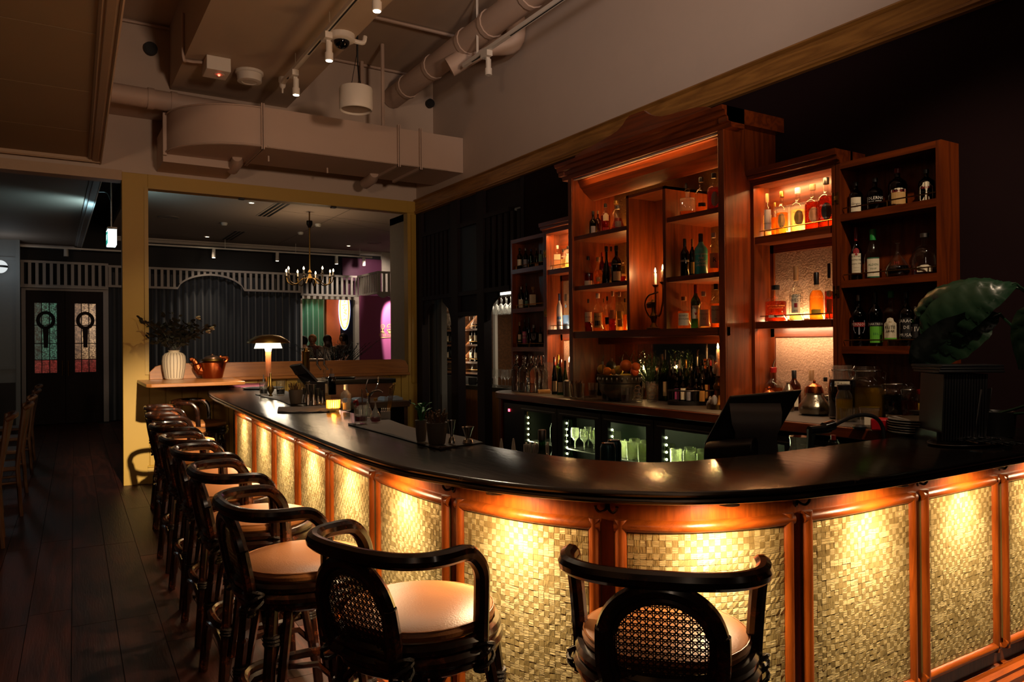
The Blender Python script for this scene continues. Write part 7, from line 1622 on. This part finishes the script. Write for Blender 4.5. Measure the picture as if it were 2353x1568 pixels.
for a, b in (((635, 433+50), (930, 520)), ((640, 560), (830, 470)), ((750, 503), (930, 540)), ((550, 513), (636, 524)), ((755, 526), (853, 526))):
    p0, p1 = onc(*a), onc(*b); d = p1-p0; L0 = np.linalg.norm(d); G().obox(((p0+p1)/2)+(0, 0, -.0005), (L0, .008, .001), math.atan2(d[1], d[0])).build('board_joint', BLACKP, cf)
# fretwork valance
FY = YB-.35; CREAM = pm('cream_fretwork', 'a89e96', .6, var=.05)
fv = thing('fretwork_valance', 'cream slatted fretwork valance with an arch along the far wall', 'valance', (2, FY, 2.6))
def fz(px, py, Y=FY): return float(at(px, py, Y=Y)[2])
def fx(px, Y=FY): return float(at(px, 640, Y=Y)[0])
zt_ = (fz(150, 608)+fz(620, 624)+fz(760, 631))/3; zb_ = (fz(350, 664)+fz(640, 671))/2
arc_px = [(408, 667), (425, 655), (445, 643), (465, 636), (485, 634), (505, 636), (525, 644), (543, 656), (561, 671)]
def segm(xa, xb, zt, zb, pitch=.118, arch=None, Y=FY, wd=.052):
    G().box(xa, xb, Y-.02, Y+.03, zt-.045, zt).build('top_rail', CREAM, fv, world=True)
    if arch:
        ax = [fx(a) for a, b in arch]; az = [fz(a, b) for a, b in arch]
        G().box(xa, ax[0], Y-.02, Y+.03, zb, zb+.045).build('bottom_rail', CREAM, fv, world=True); G().box(ax[-1], xb, Y-.02, Y+.03, zb, zb+.045).build('bottom_rail', CREAM, fv, world=True)
        ax2 = np.linspace(ax[0], ax[-1], 25); cxm, hw = (ax[0]+ax[-1])/2, (ax[-1]-ax[0])/2; az2 = [zb+(max(az)-zb)*(1-abs((x-cxm)/hw)**2.0)**.62 for x in ax2]
        G().sweep([[(x, Y-.02, z), (x, Y+.03, z), (x, Y+.03, z+.04), (x, Y-.02, z+.04)] for x, z in zip(ax2, az2)]).build('arch_rail', CREAM, fv, world=True)
    else: G().box(xa, xb, Y-.02, Y+.03, zb, zb+.045).build('bottom_rail', CREAM, fv, world=True)
    n = int((xb-xa)/pitch)
    for j in range(n+1):
        x = xa+.03+j*(xb-xa-.06)/n; z0 = zb+.02
        if arch and ax[0] < x < ax[-1]: z0 = float(np.interp(x, ax2, az2))+.02
        G().box(x-wd/2, x+wd/2, Y-.005, Y+.015, z0, zt-.02).build('slat', CREAM, fv, world=True)
segm(fx(47), fx(249), zt_+.03, fz(150, 663))
segm(fx(249), fx(691), zt_, zb_, arch=arc_px)
segm(fx(691), fx(822), zt_+.0, zb_-.06)
XS = fx(822); YN_ = float(at(869, 627, X=XS)[1]); zr1, zr0 = zt_, zb_-.06
YN_ = max(YN_, 14.8)
G().box(XS-.02, XS+.03, YN_, FY, zr1-.045, zr1).box(XS-.02, XS+.03, YN_, FY, zr0, zr0+.045).build('return_rail', CREAM, fv, world=True)
for y in np.arange(YN_+.05, FY, .105): G().box(XS-.01, XS+.01, y-.025, y+.025, zr0, zr1-.02).build('slat', CREAM, fv, world=True)
segm(XS, fx(918, YN_), zr1, zr0, Y=YN_)
xb_ = fx(910, YN_); A_ = [(xb_-.02, zr0), (xb_-.45, zr0), (xb_-.40, zr0-.06), (xb_-.30, zr0-.10), (xb_-.22, zr0-.05), (xb_-.12, zr0-.08), (xb_-.04, zr0-.2), (xb_-.04, zr0-.36), (xb_-.1, zr0-.42), (xb_+.02, zr0-.46), (xb_+.08, zr0-.38), (xb_+.06, zr0-.1)]
G().prism(A_, YN_-.01, YN_+.04, 'y').build('scroll_bracket', CREAM, fv, world=True)
# curtain
VEL = pm('slate_velvet', '2c313a', .85, var=.12, scale=4, sheen=.6)
def curtain(label, pa, pb, ztop, Y=YB-.15):
    xa, xb = at(pa, 700, Y=Y)[0], at(pb, 700, Y=Y)[0]; xs = np.arange(xa, xb, .018)
    f = [(x, Y+.05*math.sin(x*2*PI/.155+.6*math.sin(x*3.1)), ) for x in xs]
    o = G().add([(x, y, z) for x, y in f for z in (.02, ztop)], [(2*i, 2*i+2, 2*i+3, 2*i+1) for i in range(len(f)-1)]).build('curtain', VEL, smooth=80)
    o.location = (0, 0, 0); return tag(o, label, 'curtain')
curtain('dark slate velvet curtain under the fretwork arch', 249, 690, zb_+.32)
# double doors with leaded glass
DY = YB-.02; WHF = bpy.data.materials['grey_trim']
dw = thing('door_frame', 'pale painted frame around the dark double doors', 'door frame', (fx(150, DY), DY, 0)); dw.name = 'trim_9'; dw['kind'] = 'structure'
zd = fz(150, 670, DY)
G().box(fx(49, DY), fx(59, DY), DY-.12, DY-.02, 0, zd+.12).box(fx(236, DY), fx(248, DY), DY-.12, DY-.02, 0, zd+.12).box(fx(59, DY), fx(236, DY), DY-.12, DY-.02, zd, zd+.12).build('frame_board', WHF, dw, world=True)
DOORW = wood('dark_door', '120705', '24100a', 'z', .6, coat=0)
def pane_mat(name, c1, c2, st):  # panes emit mottled colour, standing in for light behind the glass
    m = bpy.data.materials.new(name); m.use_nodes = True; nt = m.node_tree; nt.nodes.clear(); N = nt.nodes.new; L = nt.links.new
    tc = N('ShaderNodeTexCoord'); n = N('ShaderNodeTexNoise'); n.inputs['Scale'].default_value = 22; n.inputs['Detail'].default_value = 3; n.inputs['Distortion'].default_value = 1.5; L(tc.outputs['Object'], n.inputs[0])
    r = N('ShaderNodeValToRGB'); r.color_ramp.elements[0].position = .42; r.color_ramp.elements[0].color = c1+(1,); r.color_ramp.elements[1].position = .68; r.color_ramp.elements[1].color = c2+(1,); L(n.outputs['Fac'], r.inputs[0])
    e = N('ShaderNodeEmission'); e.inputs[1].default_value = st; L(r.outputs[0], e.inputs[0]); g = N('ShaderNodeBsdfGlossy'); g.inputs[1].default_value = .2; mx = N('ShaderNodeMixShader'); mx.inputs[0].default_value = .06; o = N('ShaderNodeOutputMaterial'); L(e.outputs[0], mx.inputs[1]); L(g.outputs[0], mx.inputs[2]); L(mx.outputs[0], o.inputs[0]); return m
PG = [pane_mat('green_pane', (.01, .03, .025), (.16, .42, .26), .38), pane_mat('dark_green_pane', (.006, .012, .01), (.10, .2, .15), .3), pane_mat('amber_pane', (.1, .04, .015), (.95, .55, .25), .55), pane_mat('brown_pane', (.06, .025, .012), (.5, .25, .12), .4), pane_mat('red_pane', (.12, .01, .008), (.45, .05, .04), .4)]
for di, (pa, pb, ga, gb) in enumerate(((59, 149, 78, 131), (149, 236, 170, 220))):
    t = thing('glazed_door', ('dark wooden door with green leaded glass' if di == 0 else 'dark wooden door with amber leaded glass'), 'door', (fx((pa+pb)/2, DY), DY, 0)); 
    xa, xb, xg0, xg1 = fx(pa, DY), fx(pb, DY), fx(ga, DY), fx(gb, DY); zg1, zg0 = fz(150, 697, DY), fz(150, 857, DY)
    G().box(xa+.004, xg0, DY-.09, DY-.05, .01, zd).box(xg1, xb-.004, DY-.09, DY-.05, .01, zd).box(xg0, xg1, DY-.09, DY-.05, zg1, zd).box(xg0, xg1, DY-.09, DY-.05, .01, zg0).build('door_leaf', DOORW, t, world=True)
    G().box(xg0, xg1, DY-.10, DY-.09, .25, .30).box(xg0, xg1, DY-.10, DY-.09, zg0-.3, zg0-.26).build('panel_mould', DOORW, t, world=True)
    zr_ = zg0+(zg1-zg0)*.19; xm = [xg0+(xg1-xg0)*f for f in (0, .32, .66, 1)]; zz = [zg0, zr_, zg0+(zg1-zg0)*.42, zg0+(zg1-zg0)*.68, zg1]
    for i in range(3):
        for j in range(4):
            m = PG[4] if j == 0 else ((PG[1] if i == 0 else PG[0]) if di == 0 else (PG[3] if i == 0 else PG[2]))
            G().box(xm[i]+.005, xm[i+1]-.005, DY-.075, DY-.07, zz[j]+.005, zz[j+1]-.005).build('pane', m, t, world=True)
    g = G()
    for x in xm: g.box(x-.008, x+.008, DY-.085, DY-.066, zg0, zg1)
    for z in zz: g.box(xg0, xg1, DY-.085, DY-.066, z-.008, z+.008)
    g.build('lead_came', BLACKP, t, world=True)
    cx_, cz_ = (xg0+xg1)/2, zg0+(zg1-zg0)*.75
    G().tube([(cx_+.13*math.cos(a), DY-.09, cz_+.15*math.sin(a)) for a in np.linspace(0, 2*PI, 20, endpoint=False)], .032, 6, closed=True).prism([(cx_-.05, cz_-.16), (cx_+.05, cz_-.16), (cx_+.035, zg0+.5), (cx_-.035, zg0+.5)], DY-.10, DY-.085, 'y').build('door_ornament', DOORW, t, world=True)
    G().tube([(xb-.05 if di == 0 else xa+.05, DY-.11, .95), (xb-.05 if di == 0 else xa+.05, DY-.11, 1.25)], .012, 6).build('pull_handle', BRASSD, t, world=True)
# pale panelled wall at the far left, globe wall lamp
LY = 16.4; PBL = pm('pale_blue_panel', '7d8589', .6, var=.04)
wl = struct('wall_pale', G().box(-9, fx(40, LY), LY, LY+.1, 0, 3.9), PBL)
G().box(fx(36, LY), fx(46, LY), LY-.05, LY+.1, 0, 3.9).build('corner_post', PBL, wl); 
for z in (fz(20, 595, LY), fz(20, 845, LY)): G().box(-6, fx(36, LY), LY-.03, LY, z-.03, z+.03).build('panel_rail', PBL, wl)
G().box(-9, fx(34, LY), LY-.04, LY-.002, 0, fz(20, 880, LY)).build('dark_dado', BLACKP, wl)
q = at(0, 613, Y=LY-.2); r = 15/ppm(q); t = thing('globe_lamp', 'white globe wall lamp split by a dark band on the pale wall', 'lamp', tuple(q))
G().ball((0, 0, 0), r, 20, 12).build('globe', emit('globe_glow', (.9, .95, .95), .8), t); G().lathe([(r*1.03, -.02), (r*1.03, .02)], 20, cap=False).build('band', BLACKP, t); G().tube([(0, 0, 0), (0, .2, 0)], .03, 8).build('bracket', BRASSD, t)
lamp('POINT', (q[0]+.1, q[1]-.5, q[2]), 2.5, (.85, .95, 1), .15)
# track with heads along the far wall
ft = thing('track_light', 'white track with small spot heads along the far room ceiling', 'track light', (3.5, FY-.3, ZF-.15))
xa, xb = at(300, 565, Y=FY-.3)[0], at(855, 590, Y=FY-.3)[0]; zt2_ = float(at(600, 577, Y=FY-.3)[2])
G().box(xa, xb, FY-.32, FY-.28, zt2_-.015, zt2_+.015).build('track_rail', WHITEM, ft, world=True)
for px, on_ in ((491, 1), (637, 1), (773, 1), (836, 1)):
    x = at(px, 590, Y=FY-.3)[0]; h = G().box(x-.03, x+.03, FY-.33, FY-.27, zt2_-.08, zt2_-.015).lathe([(.0, -.08), (.035, -.08), (.04, -.2), (0, -.2)], 12, (x, FY-.3, zt2_)).build('spot_head', WHITEM, ft, world=True)
    G().lathe([(0, -.201), (.03, -.201), (.03, -.204), (0, -.204)], 10, (x, FY-.3, zt2_)).build('spot_lens', EMW, h, world=True)
for x_ in (np.linspace(xa+.3, xb-.3, 4)): G().tube([(x_, FY-.3, zt2_), (x_, FY-.3, ZF)], .006, 4).build('hanging_wire', WHITEM, ft, world=True)
x = at(152, 565, Y=FY-.3)[0]; ft2 = thing('track_light', 'short white track with unlit head before the double doors', 'track light', (x, FY-.3, 3.5)); G().box(x-1, x+1.2, FY-.32, FY-.28, 3.41, 3.44).build('track_rail', WHITEM, ft2, world=True); G().lathe([(0, 0), (.04, 0), (.045, -.14), (0, -.14)], 12, (x, FY-.3, 3.41)).build('spot_head', WHITEM, ft2, world=True)
# purple wall, white column, pink wall with the sign
PINK = pm('pink_wall', 'a8527e', .6, var=.03); PY = YB-.9
xp0, xp1 = at(829, 760, Y=PY)[0], at(909, 760, Y=PY)[0]
struct('wall_pink', G().box(xp0, xp1, PY, PY+.1, 0, zr0+.0), PINK)
struct('wall_purple', G().box(at(786, 620, Y=YB-.03)[0], at(878, 620, Y=YB-.03)[0], YB-.06, YB-.01, zr0, fz(830, 595, YB-.05)), pm('purple_wall', '5a2545', .6))
struct('wall_white_column', G().box(at(878, 600, Y=YB-.1)[0], at(908, 600, Y=YB-.1)[0]+.0, YB-.1, YB-.01, zr0, ZF), pm('white_wall', 'd8cdbc', .6))
struct('wall_dark_return', G().box(xp1, xp1+.8, PY-.25, PY+.1, 0, 4.3), NIGHT)
GOLDI = pm('gold_sign_ink', 'd8b070', .5)
sg = thing('restroom_sign', 'gold RESTROOMS sign with two faces and an arrow on pink wall', 'sign', tuple(at(888, 760, Y=PY-.004)))
def sp_(px, py): q = at(px, py, Y=PY-.005); return q
k = ppm(sp_(888, 760))
def plate(poly, name): G().prism([(sp_(a, b)[0], sp_(a, b)[2]) for a, b in poly], PY-.006, PY-.001, 'y').build(name, GOLDI, sg, world=True)
g = text_geo('RESTROOMS', 10.2/k, squeeze=.62); c = sp_(887.5, 770.5); g.v = [(x+c[0], PY-.004, z+c[2]) for x, _, z in g.v]; g.build('lettering', GOLDI, sg, world=True, smooth=0)
plate([(874, 775.2), (884, 774.8), (884, 777), (874, 777.2)], 'arrow_tail'); plate([(884, 775.6), (899, 775.2), (899, 776.2), (884, 776.6)], 'arrow_shaft'); plate([(898, 773.6), (903.5, 775.6), (898, 778)], 'arrow_head')
def ring(cx, cy_, rx, ry, th, name, a0=0, a1=2*PI):
    g = G(); V = []
    for a in np.linspace(a0, a1, 25):
        for s in (1, 1-th): q = sp_(cx+rx*s*math.cos(a), cy_-ry*s*math.sin(a)); V.append((q[0], PY-.004, q[2]))
    g.add(V, [(2*i, 2*i+1, 2*i+3, 2*i+2) for i in range(24)]).build(name, GOLDI, sg, world=True, smooth=0)
ring(879.5, 750.5, 5, 5, .2, 'face_outline'); ring(895, 751.5, 6, 6.5, .22, 'face_outline', -.3, PI+.3); ring(895, 757, 6, 6, .25, 'beard', PI, 2*PI)
for cx, cy_ in ((877.5, 750), (881.5, 750), (892.5, 752), (897.5, 752)): ring(cx, cy_, 1.3, 1.3, .4, 'eye')
plate([(876, 756), (882, 762), (876, 762), (882, 756)], 'bow'); plate([(892, 764), (898, 762), (898, 767), (892, 765)], 'bow')
plate([(874, 763), (878, 761.6), (884, 764), (884, 765), (874, 764.4)], 'shoulders'); plate([(890, 758), (895, 757), (900, 758), (895, 759.5)], 'moustache')
# room beyond the doorway
struct('trim_10', G().box(at(686, 700, Y=YB-.1)[0], at(694, 700, Y=YB-.1)[0], YB-.12, YB, 0, fz(750, 678, YB)).box(at(814, 700, Y=YB-.1)[0], at(826, 700, Y=YB-.1)[0], YB-.14, YB, 0, fz(750, 678, YB)).box(at(686, 700, Y=YB-.1)[0], at(826, 700, Y=YB-.1)[0], YB-.12, YB, fz(750, 688, YB-.1), fz(750, 677, YB-.1)), bpy.data.materials['cream_trim'])
RB = 22.0
struct('wall_lounge', G().box(3, 16, RB, RB+.1, 0, 3.6), NIGHT); struct('ceiling_lounge', G().box(3, 16, YB+.12, RB, 3.5, 3.6), NIGHT); struct('wall_lounge_left', G().box(3.4, 3.5, YB+.12, RB, 0, 3.6), NIGHT); struct('wall_lounge_right', G().box(15.5, 15.6, YB+.12, RB, 0, 3.6), NIGHT)
GV = pm('green_velvet', '11593a', .7, sheen=.7, var=.1)
xa, xb = at(690, 700, Y=RB-.3)[0], at(748, 700, Y=RB-.3)[0]; xs = np.arange(xa-1.5, xb, .02)
o = G().add([(x, RB-.3+.05*math.sin(x*2*PI/.16), z) for x in xs for z in (.05, 3.2)], [(2*i, 2*i+2, 2*i+3, 2*i+1) for i in range(len(xs)-1)]).build('curtain', GV, smooth=80); tag(o, 'green velvet curtain seen through the far doorway', 'curtain')
struct('wall_orange', G().box(at(748, 700, Y=RB-.2)[0], at(779, 700, Y=RB-.2)[0], RB-.3, RB, 0, 3.5), pm('orange_wall', 'a8562a', .7))
q = at(791, 712, Y=RB-.4); k = ppm(q); ns = thing('neon_sign', 'oval neon sign glowing white and red beyond the doorway', 'sign', tuple(q))
def oval(rx, ry, y): return [(rx/k*math.cos(a), y, ry/k*math.sin(a)) for a in np.linspace(0, 2*PI, 28, endpoint=False)]
G().prism([(a, b) for a, _, b in oval(9.5, 42, 0)], .0, .05, 'y').build('sign_board', emit('sign_face', (.75, .85, 1), 1.3), ns); G().tube([(0, .05, .2), (0, .42, .2)], .03, 8).build('wall_bracket', BLACKP, ns)
G().tube(oval(11, 43, -.03), .022, 6, closed=True).build('neon_tube', emit('neon_red', (1, .18, .05), 5), ns); G().tube(oval(12.5, 46, -.01), .02, 6, closed=True).build('neon_tube', emit('neon_blue', (.35, .5, 1), 2.5), ns)
rn = random.Random(2)
for j in range(9): G().tube(cr([(rn.uniform(-6, 6)/k, -.02, (26-7*j+rn.uniform(-3, 3))/k) for _ in range(4)], 4), .018, 5).build('neon_script', emit('neon_orange', (1, .35, .12), 4) if j == 0 else bpy.data.materials['neon_orange'], ns)
lamp('POINT', (at(770, 700, Y=RB-1.2)[0], RB-1.3, 2.6), 30, (1, .5, .25), .2); lamp('SPOT', (xa+.2, RB-1.0, 3.4), 60, (.8, 1, .8), .05, aim=(xa+.5, RB-.3, 1.4), angle=60); lamp('POINT', (at(740, 700, Y=19.5)[0], 19.6, 2.9), 14, (1, .7, .45), .2)
# guests
SKIN = pm('skin', 'b07a58', .5); 
def person(label, px, py, Y, face, hair, top, hc, lean=0):
    """standing guest, head centre at the pixel"""
    q = at(px, py, Y=Y); hz_ = q[2]; s = hz_/1.62
    t = thing('person', label, 'person', (q[0], Y, 0), face)
    V = dict(pel=(0, 0, .95), wai=(0, .01, 1.1), che=(0, .0, 1.3), nec=(0, -.01, 1.45), hed=(0, .02, 1.57), crn=(0, .025, 1.66))
    P = [V[n] for n in V]; R0 = [.15, .135, .15, .055, .085, .075]; E_ = [(0, 1), (1, 2), (2, 3), (3, 4), (4, 5)]
    def chain(start, pts, rs):
        i = start
        for p_, r_ in zip(pts, rs): P.append(p_); R0.append(r_); E_.append((i, len(P)-1)); i = len(P)-1
    for sx in (-1, 1):
        chain(2, [(sx*.17, 0, 1.38), (sx*.22, .03, 1.12), (sx*.17, .2, 1.05), (sx*.14, .28, 1.06)], [.07, .05, .038, .03])
        chain(0, [(sx*.10, 0, .86), (sx*.11, .02, .5), (sx*.11, -.01, .1), (sx*.11, .10, .04)], [.10, .07, .05, .045])
    me = bpy.data.meshes.new('body'); me.from_pydata([(x*s, y*s, z*s) for x, y, z in P], E_, []); me.materials.append(SKIN)
    o = bpy.data.objects.new('body', me); COL.objects.link(o); o.parent = t
    md = o.modifiers.new('skin', 'SKIN'); 
    for i, r_ in enumerate(R0): me.skin_vertices[0].data[i].radius = (r_*s, r_*s)
    me.skin_vertices[0].data[0].use_root = True
    o.modifiers.new('sub', 'SUBSURF').levels = 1; o.modifiers['sub'].render_levels = 1
    # face features
    G().ball((0, .115*s, 1.57*s), .016*s, 6, 5).build('nose', SKIN, t); 
    for sx in (-1, 1): G().ball((sx*.033*s, .1*s, 1.60*s), .009*s, 6, 4).build('eye', BLACKP, t); G().ball((sx*.088*s, .015*s, 1.575*s), .022*s, 6, 5, sc=(.4, .8, 1.2)).build('ear', SKIN, t)
    G().tube([(-.025*s, .104*s, 1.525*s), (.025*s, .104*s, 1.525*s)], .006*s, 5).build('mouth', pm('lips', '8a3f38', .5), t)
    H_ = G().ball((0, -.005*s, 1.60*s), .112*s, 14, 10, sc=(.95, 1.0, 1.05))
    if hair == 'long': H_.ball((0, -.05*s, 1.48*s), .1*s, 12, 8, sc=(1.05, .6, 1.5))
    H_.v = [(x, y if z < 1.5*s else min(y, .07*s), z) for x, y, z in H_.v]; H_.build('hair', hc, t, smooth=80)
    P2 = [(0, 0, 1.0), (0, .01, 1.15), (0, 0, 1.3), (0, -.005, 1.40)]; R2 = [.165, .15, .165, .09]; E2 = [(0, 1), (1, 2), (2, 3)]
    for sx in (-1, 1):
        i = 2
        for p_, r_ in (((sx*.175, 0, 1.37), .085), ((sx*.222, .03, 1.14), .062)): P2.append(p_); R2.append(r_); E2.append((i, len(P2)-1)); i = len(P2)-1
    me = bpy.data.meshes.new('shirt'); me.from_pydata([(x*s, y*s, z*s) for x, y, z in P2], E2, []); me.materials.append(top)
    o = bpy.data.objects.new('shirt', me); COL.objects.link(o); o.parent = t; o.modifiers.new('skin', 'SKIN')
    for i, r_ in enumerate(R2): me.skin_vertices[0].data[i].radius = (r_*s, r_*s)
    me.skin_vertices[0].data[0].use_root = True; m_ = o.modifiers.new('sub', 'SUBSURF'); m_.levels = 1; m_.render_levels = 1
    return t
BLOND = pm('fair_hair', '9a6a3c', .6, var=.2); DKH = pm('dark_hair', '1c120d', .6, var=.2); BRN = pm('brown_hair', '4a2c1a', .6, var=.2)
person('person with fair short hair facing the group beyond the doorway', 718, 777, 19.6, 2.6, 'short', pm('rust_top', '6a3420', .8), BLOND)
person('person with long brown hair in a pale shirt seen from behind', 752, 778, 18.9, .3, 'long', pm('pale_shirt', 'b5a28e', .8), BRN)
person('person with dark hair in profile at the end of the group', 789, 775, 19.2, 1.9, 'long', pm('dark_top', '3a2620', .8), DKH)
person('person with dark hair at the edge of the doorway', 698, 781, 18.6, -.9, 'short', pm('olive_top', '5c4a2c', .8), DKH)
p = at(770, 828, Y=16.3); t = thing('potted_plant', 'dark spiky plant standing before the far doorway', 'plant', (p[0], 16.3, 0)); zt_p = p[2]-.25
G().lathe([(.13, 0), (.15, .02), (.12, .3), (.16, zt_p-.05), (.17, zt_p), (.14, zt_p), (0, zt_p-.03)], 16).build('pot', pm('tall_planter', '3a3430', .6), t)
leafy(t, 60, .12, at(760, 785, Y=16.3)[2]-zt_p+.1, 1.5, pm('spiky_green', '0f1c12', .6), .02, 6, zt_p-.05)
# chandelier
CY = 12.6; c0 = at(712, 524, Y=CY); cz = at(712, 640, Y=CY); k = ppm(cz)
ch = thing('chandelier', 'brass chandelier with eight candle bulbs in the far room', 'chandelier', (cz[0], CY, cz[2]))
G().lathe([(.0, c0[2]-cz[2]+.12), (.05, c0[2]-cz[2]+.12), (.05, c0[2]-cz[2]+.06), (.02, c0[2]-cz[2]), (0, c0[2]-cz[2])], 14).build('ceiling_rose', BRONZE, ch)
G().tube([(0, 0, .1), (0, 0, ZF-cz[2])], .012, 6).build('chain', BRASSD, ch)
G().lathe([(0, -.10), (.02, -.09), (.03, -.07), (.05, -.04), (.055, 0), (.03, .04), (.02, .08), (.035, .1), (.015, .14), (0, .16)], 16).build('hub', BRASSD, ch)
BULB = emit('bulb_glow', (1, .72, .38), 26)
for j in range(8):
    a = 2*PI*j/8+.25; r = .40; ca, sa = math.cos(a), math.sin(a); zc_ = .035 if j % 2 else .05
    ar = G().tube(cr([(.03*ca, .03*sa, 0), (.14*ca, .14*sa, -.02), (.26*ca, .26*sa, -.11), (.37*ca, .37*sa, -.07), (r*ca, r*sa, zc_-.02)], 5), .009, 6).build('arm', BRASSD, ch)
    G().lathe([(0, -.01), (.03, 0), (.032, .008), (.012, .012)], 10, (r*ca, r*sa, zc_)).build('drip_cup', BRASSD, ar); G().lathe([(.012, 0), (.012, .075), (0, .075)], 8, (r*ca, r*sa, zc_)).build('candle_tube', CP['W'], ar)
    G().lathe([(.008, 0), (.014, .015), (.011, .035), (0, .055)], 8, (r*ca, r*sa, zc_+.075)).build('bulb', BULB, ar)
lamp('POINT', (cz[0], CY, cz[2]+.18), 22, (1, .7, .4), .3)
# exit sign
q = at(256, 547, Y=11.6); ex = thing('exit_sign', 'glowing white exit sign box hanging beside the yellow post', 'sign', tuple(q), .0)
G().box(-.05, .055, -.16, .16, -.11, .10).build('sign_box', emit('exit_white', (.66, .93, 1), 6), ex); G().box(-.056, .06, -.165, .165, .10, .13).build('sign_top', WHITEM, ex)
G().box(-.056, -.051, -.15, .15, -.09, .08).build('sign_face', emit('exit_green', (.03, .4, .3), 1), ex); gg = text_geo('EXIT', .1); gg.v = [(-.0575, -x, z) for x, _, z in gg.v]; gg.build('lettering', emit('exit_letters', (.8, 1, 1), 3), ex, smooth=0)
G().tube([(0, 0, .13), (0, 0, 4.3-q[2])], .008, 6).build('hanging_rod', WHITEM, ex); G().tube(cr([(0, 0, .5), (-.06, 0, .62), (-.2, 0, .6), (-.3, .05, .5)]), .006, 5).build('sign_cable', BLKPL, ex)
lamp('SPOT', (q[0]-.1, q[1], q[2]+.16), 22, (.5, .9, 1), .1, aim=(q[0]-1.0, q[1]+.4, 4.0), angle=120, blend=.8, name='exit_glow'); lamp('SPOT', (q[0]+.12, q[1], q[2]+.16), 22, (.5, .9, 1), .1, aim=(q[0]+1.1, q[1]+.5, 4.2), angle=110, blend=.8, name='exit_glow')
# lights over the far walls
q = at(825, 604, Y=PY-.4); q[0] = XS+.12; q[1] = PY-.5; q[2] = zr0+.42; lamp('SPOT', tuple(q), 700, (1, .84, .8), .03, aim=(q[0]+math.sin(.6), q[1]+.17, q[2]-math.cos(.6)), angle=52, blend=.2)
lamp('SPOT', (at(836, 600, Y=FY-.3)[0], FY-.7, zt2_-.2), 45, (1, .8, .68), .03, aim=(at(845, 600, Y=YB)[0], YB, 3.0), angle=80, blend=.6)
lamp('SPOT', (at(773, 597, Y=FY-.3)[0], FY-1.2, zt2_-.1), 60, (1, .86, .7), .03, aim=(at(765, 680, Y=FY)[0], FY, 2.4), angle=60, blend=.6)
lamp('SPOT', (at(540, 597, Y=FY-.3)[0], FY-1.6, zt2_-.1), 16, (1, .86, .74), .03, aim=(at(540, 680, Y=FY)[0], FY, 2.2), angle=95, blend=.8)

# ------------------------------------------------------------------ rattan dining chairs on the left
def dchair():
    t = thing('dining_chair', 'x', 'chair', (0, 0, 0), 0, 'rattan dining chairs'); m = CANEN
    for sx in (-1, 1):
        G().tube([(sx*.2, -.22, 0), (sx*.2, -.19, .44), (sx*.22, -.25, .98)], .017, 7).tube([(sx*.17, -.215, .2), (sx*.18, -.2, .44), (sx*.195, -.25, .95)], .011, 6).build('rear_leg', m, t)
        G().tube([(sx*.22, .22, 0), (sx*.2, .2, .44)], .017, 7).tube([(sx*.2, .2, .12), (sx*.15, .1, .4)], .012, 6).build('front_leg', m, t)
    G().tube(cr([(-.23, -.24, .96), (-.2, -.29, .985), (0, -.31, .99), (.2, -.29, .985), (.23, -.24, .96)]), .02, 8).build('top_rail', m, t)
    G().sweep([[(x, -.185-.06*(1-(x/.21)**2)*.3, .46), (x, -.175-.06*(1-(x/.21)**2)*.3, .46), (x, -.245-.04*(1-(x/.21)**2), .96), (x, -.255-.04*(1-(x/.21)**2), .96)] for x in np.linspace(-.2, .2, 9)]).build('backrest', pm('woven_back', '4a3520', .7, var=.3, scale=90, bump=.4, bscale=150), t)
    G().box(-.21, .21, -.2, .21, .41, .45).build('seat', m, t, bevel=.01)
    G().tube([(-.2, -.2, .3), (.2, -.2, .3), (.21, .21, .3), (-.21, .21, .3)], .012, 6, closed=True).build('stretcher', m, t)
    return t
dc0 = dchair(); FIRST = True
for j, (px, py) in enumerate(((36, 899), (72, 883), (80, 874), (90, 868), (94, 864))):
    q = at(px, py, Z=.99); c = dc0 if FIRST else dup(dc0); FIRST = False
    yy = (7.15, 8.35, 9.6, 10.9, 12.2)[j]; c.location = (at(px, py, Y=yy)[0]-.30, yy-.2, 0); c.rotation_euler = (0, 0, PI/2+.04)
    c['label'] = 'natural rattan dining chair with its back to the aisle, %s' % ('nearest of the row', 'second of the row', 'third of the row', 'fourth of the row', 'last of the row')[j]
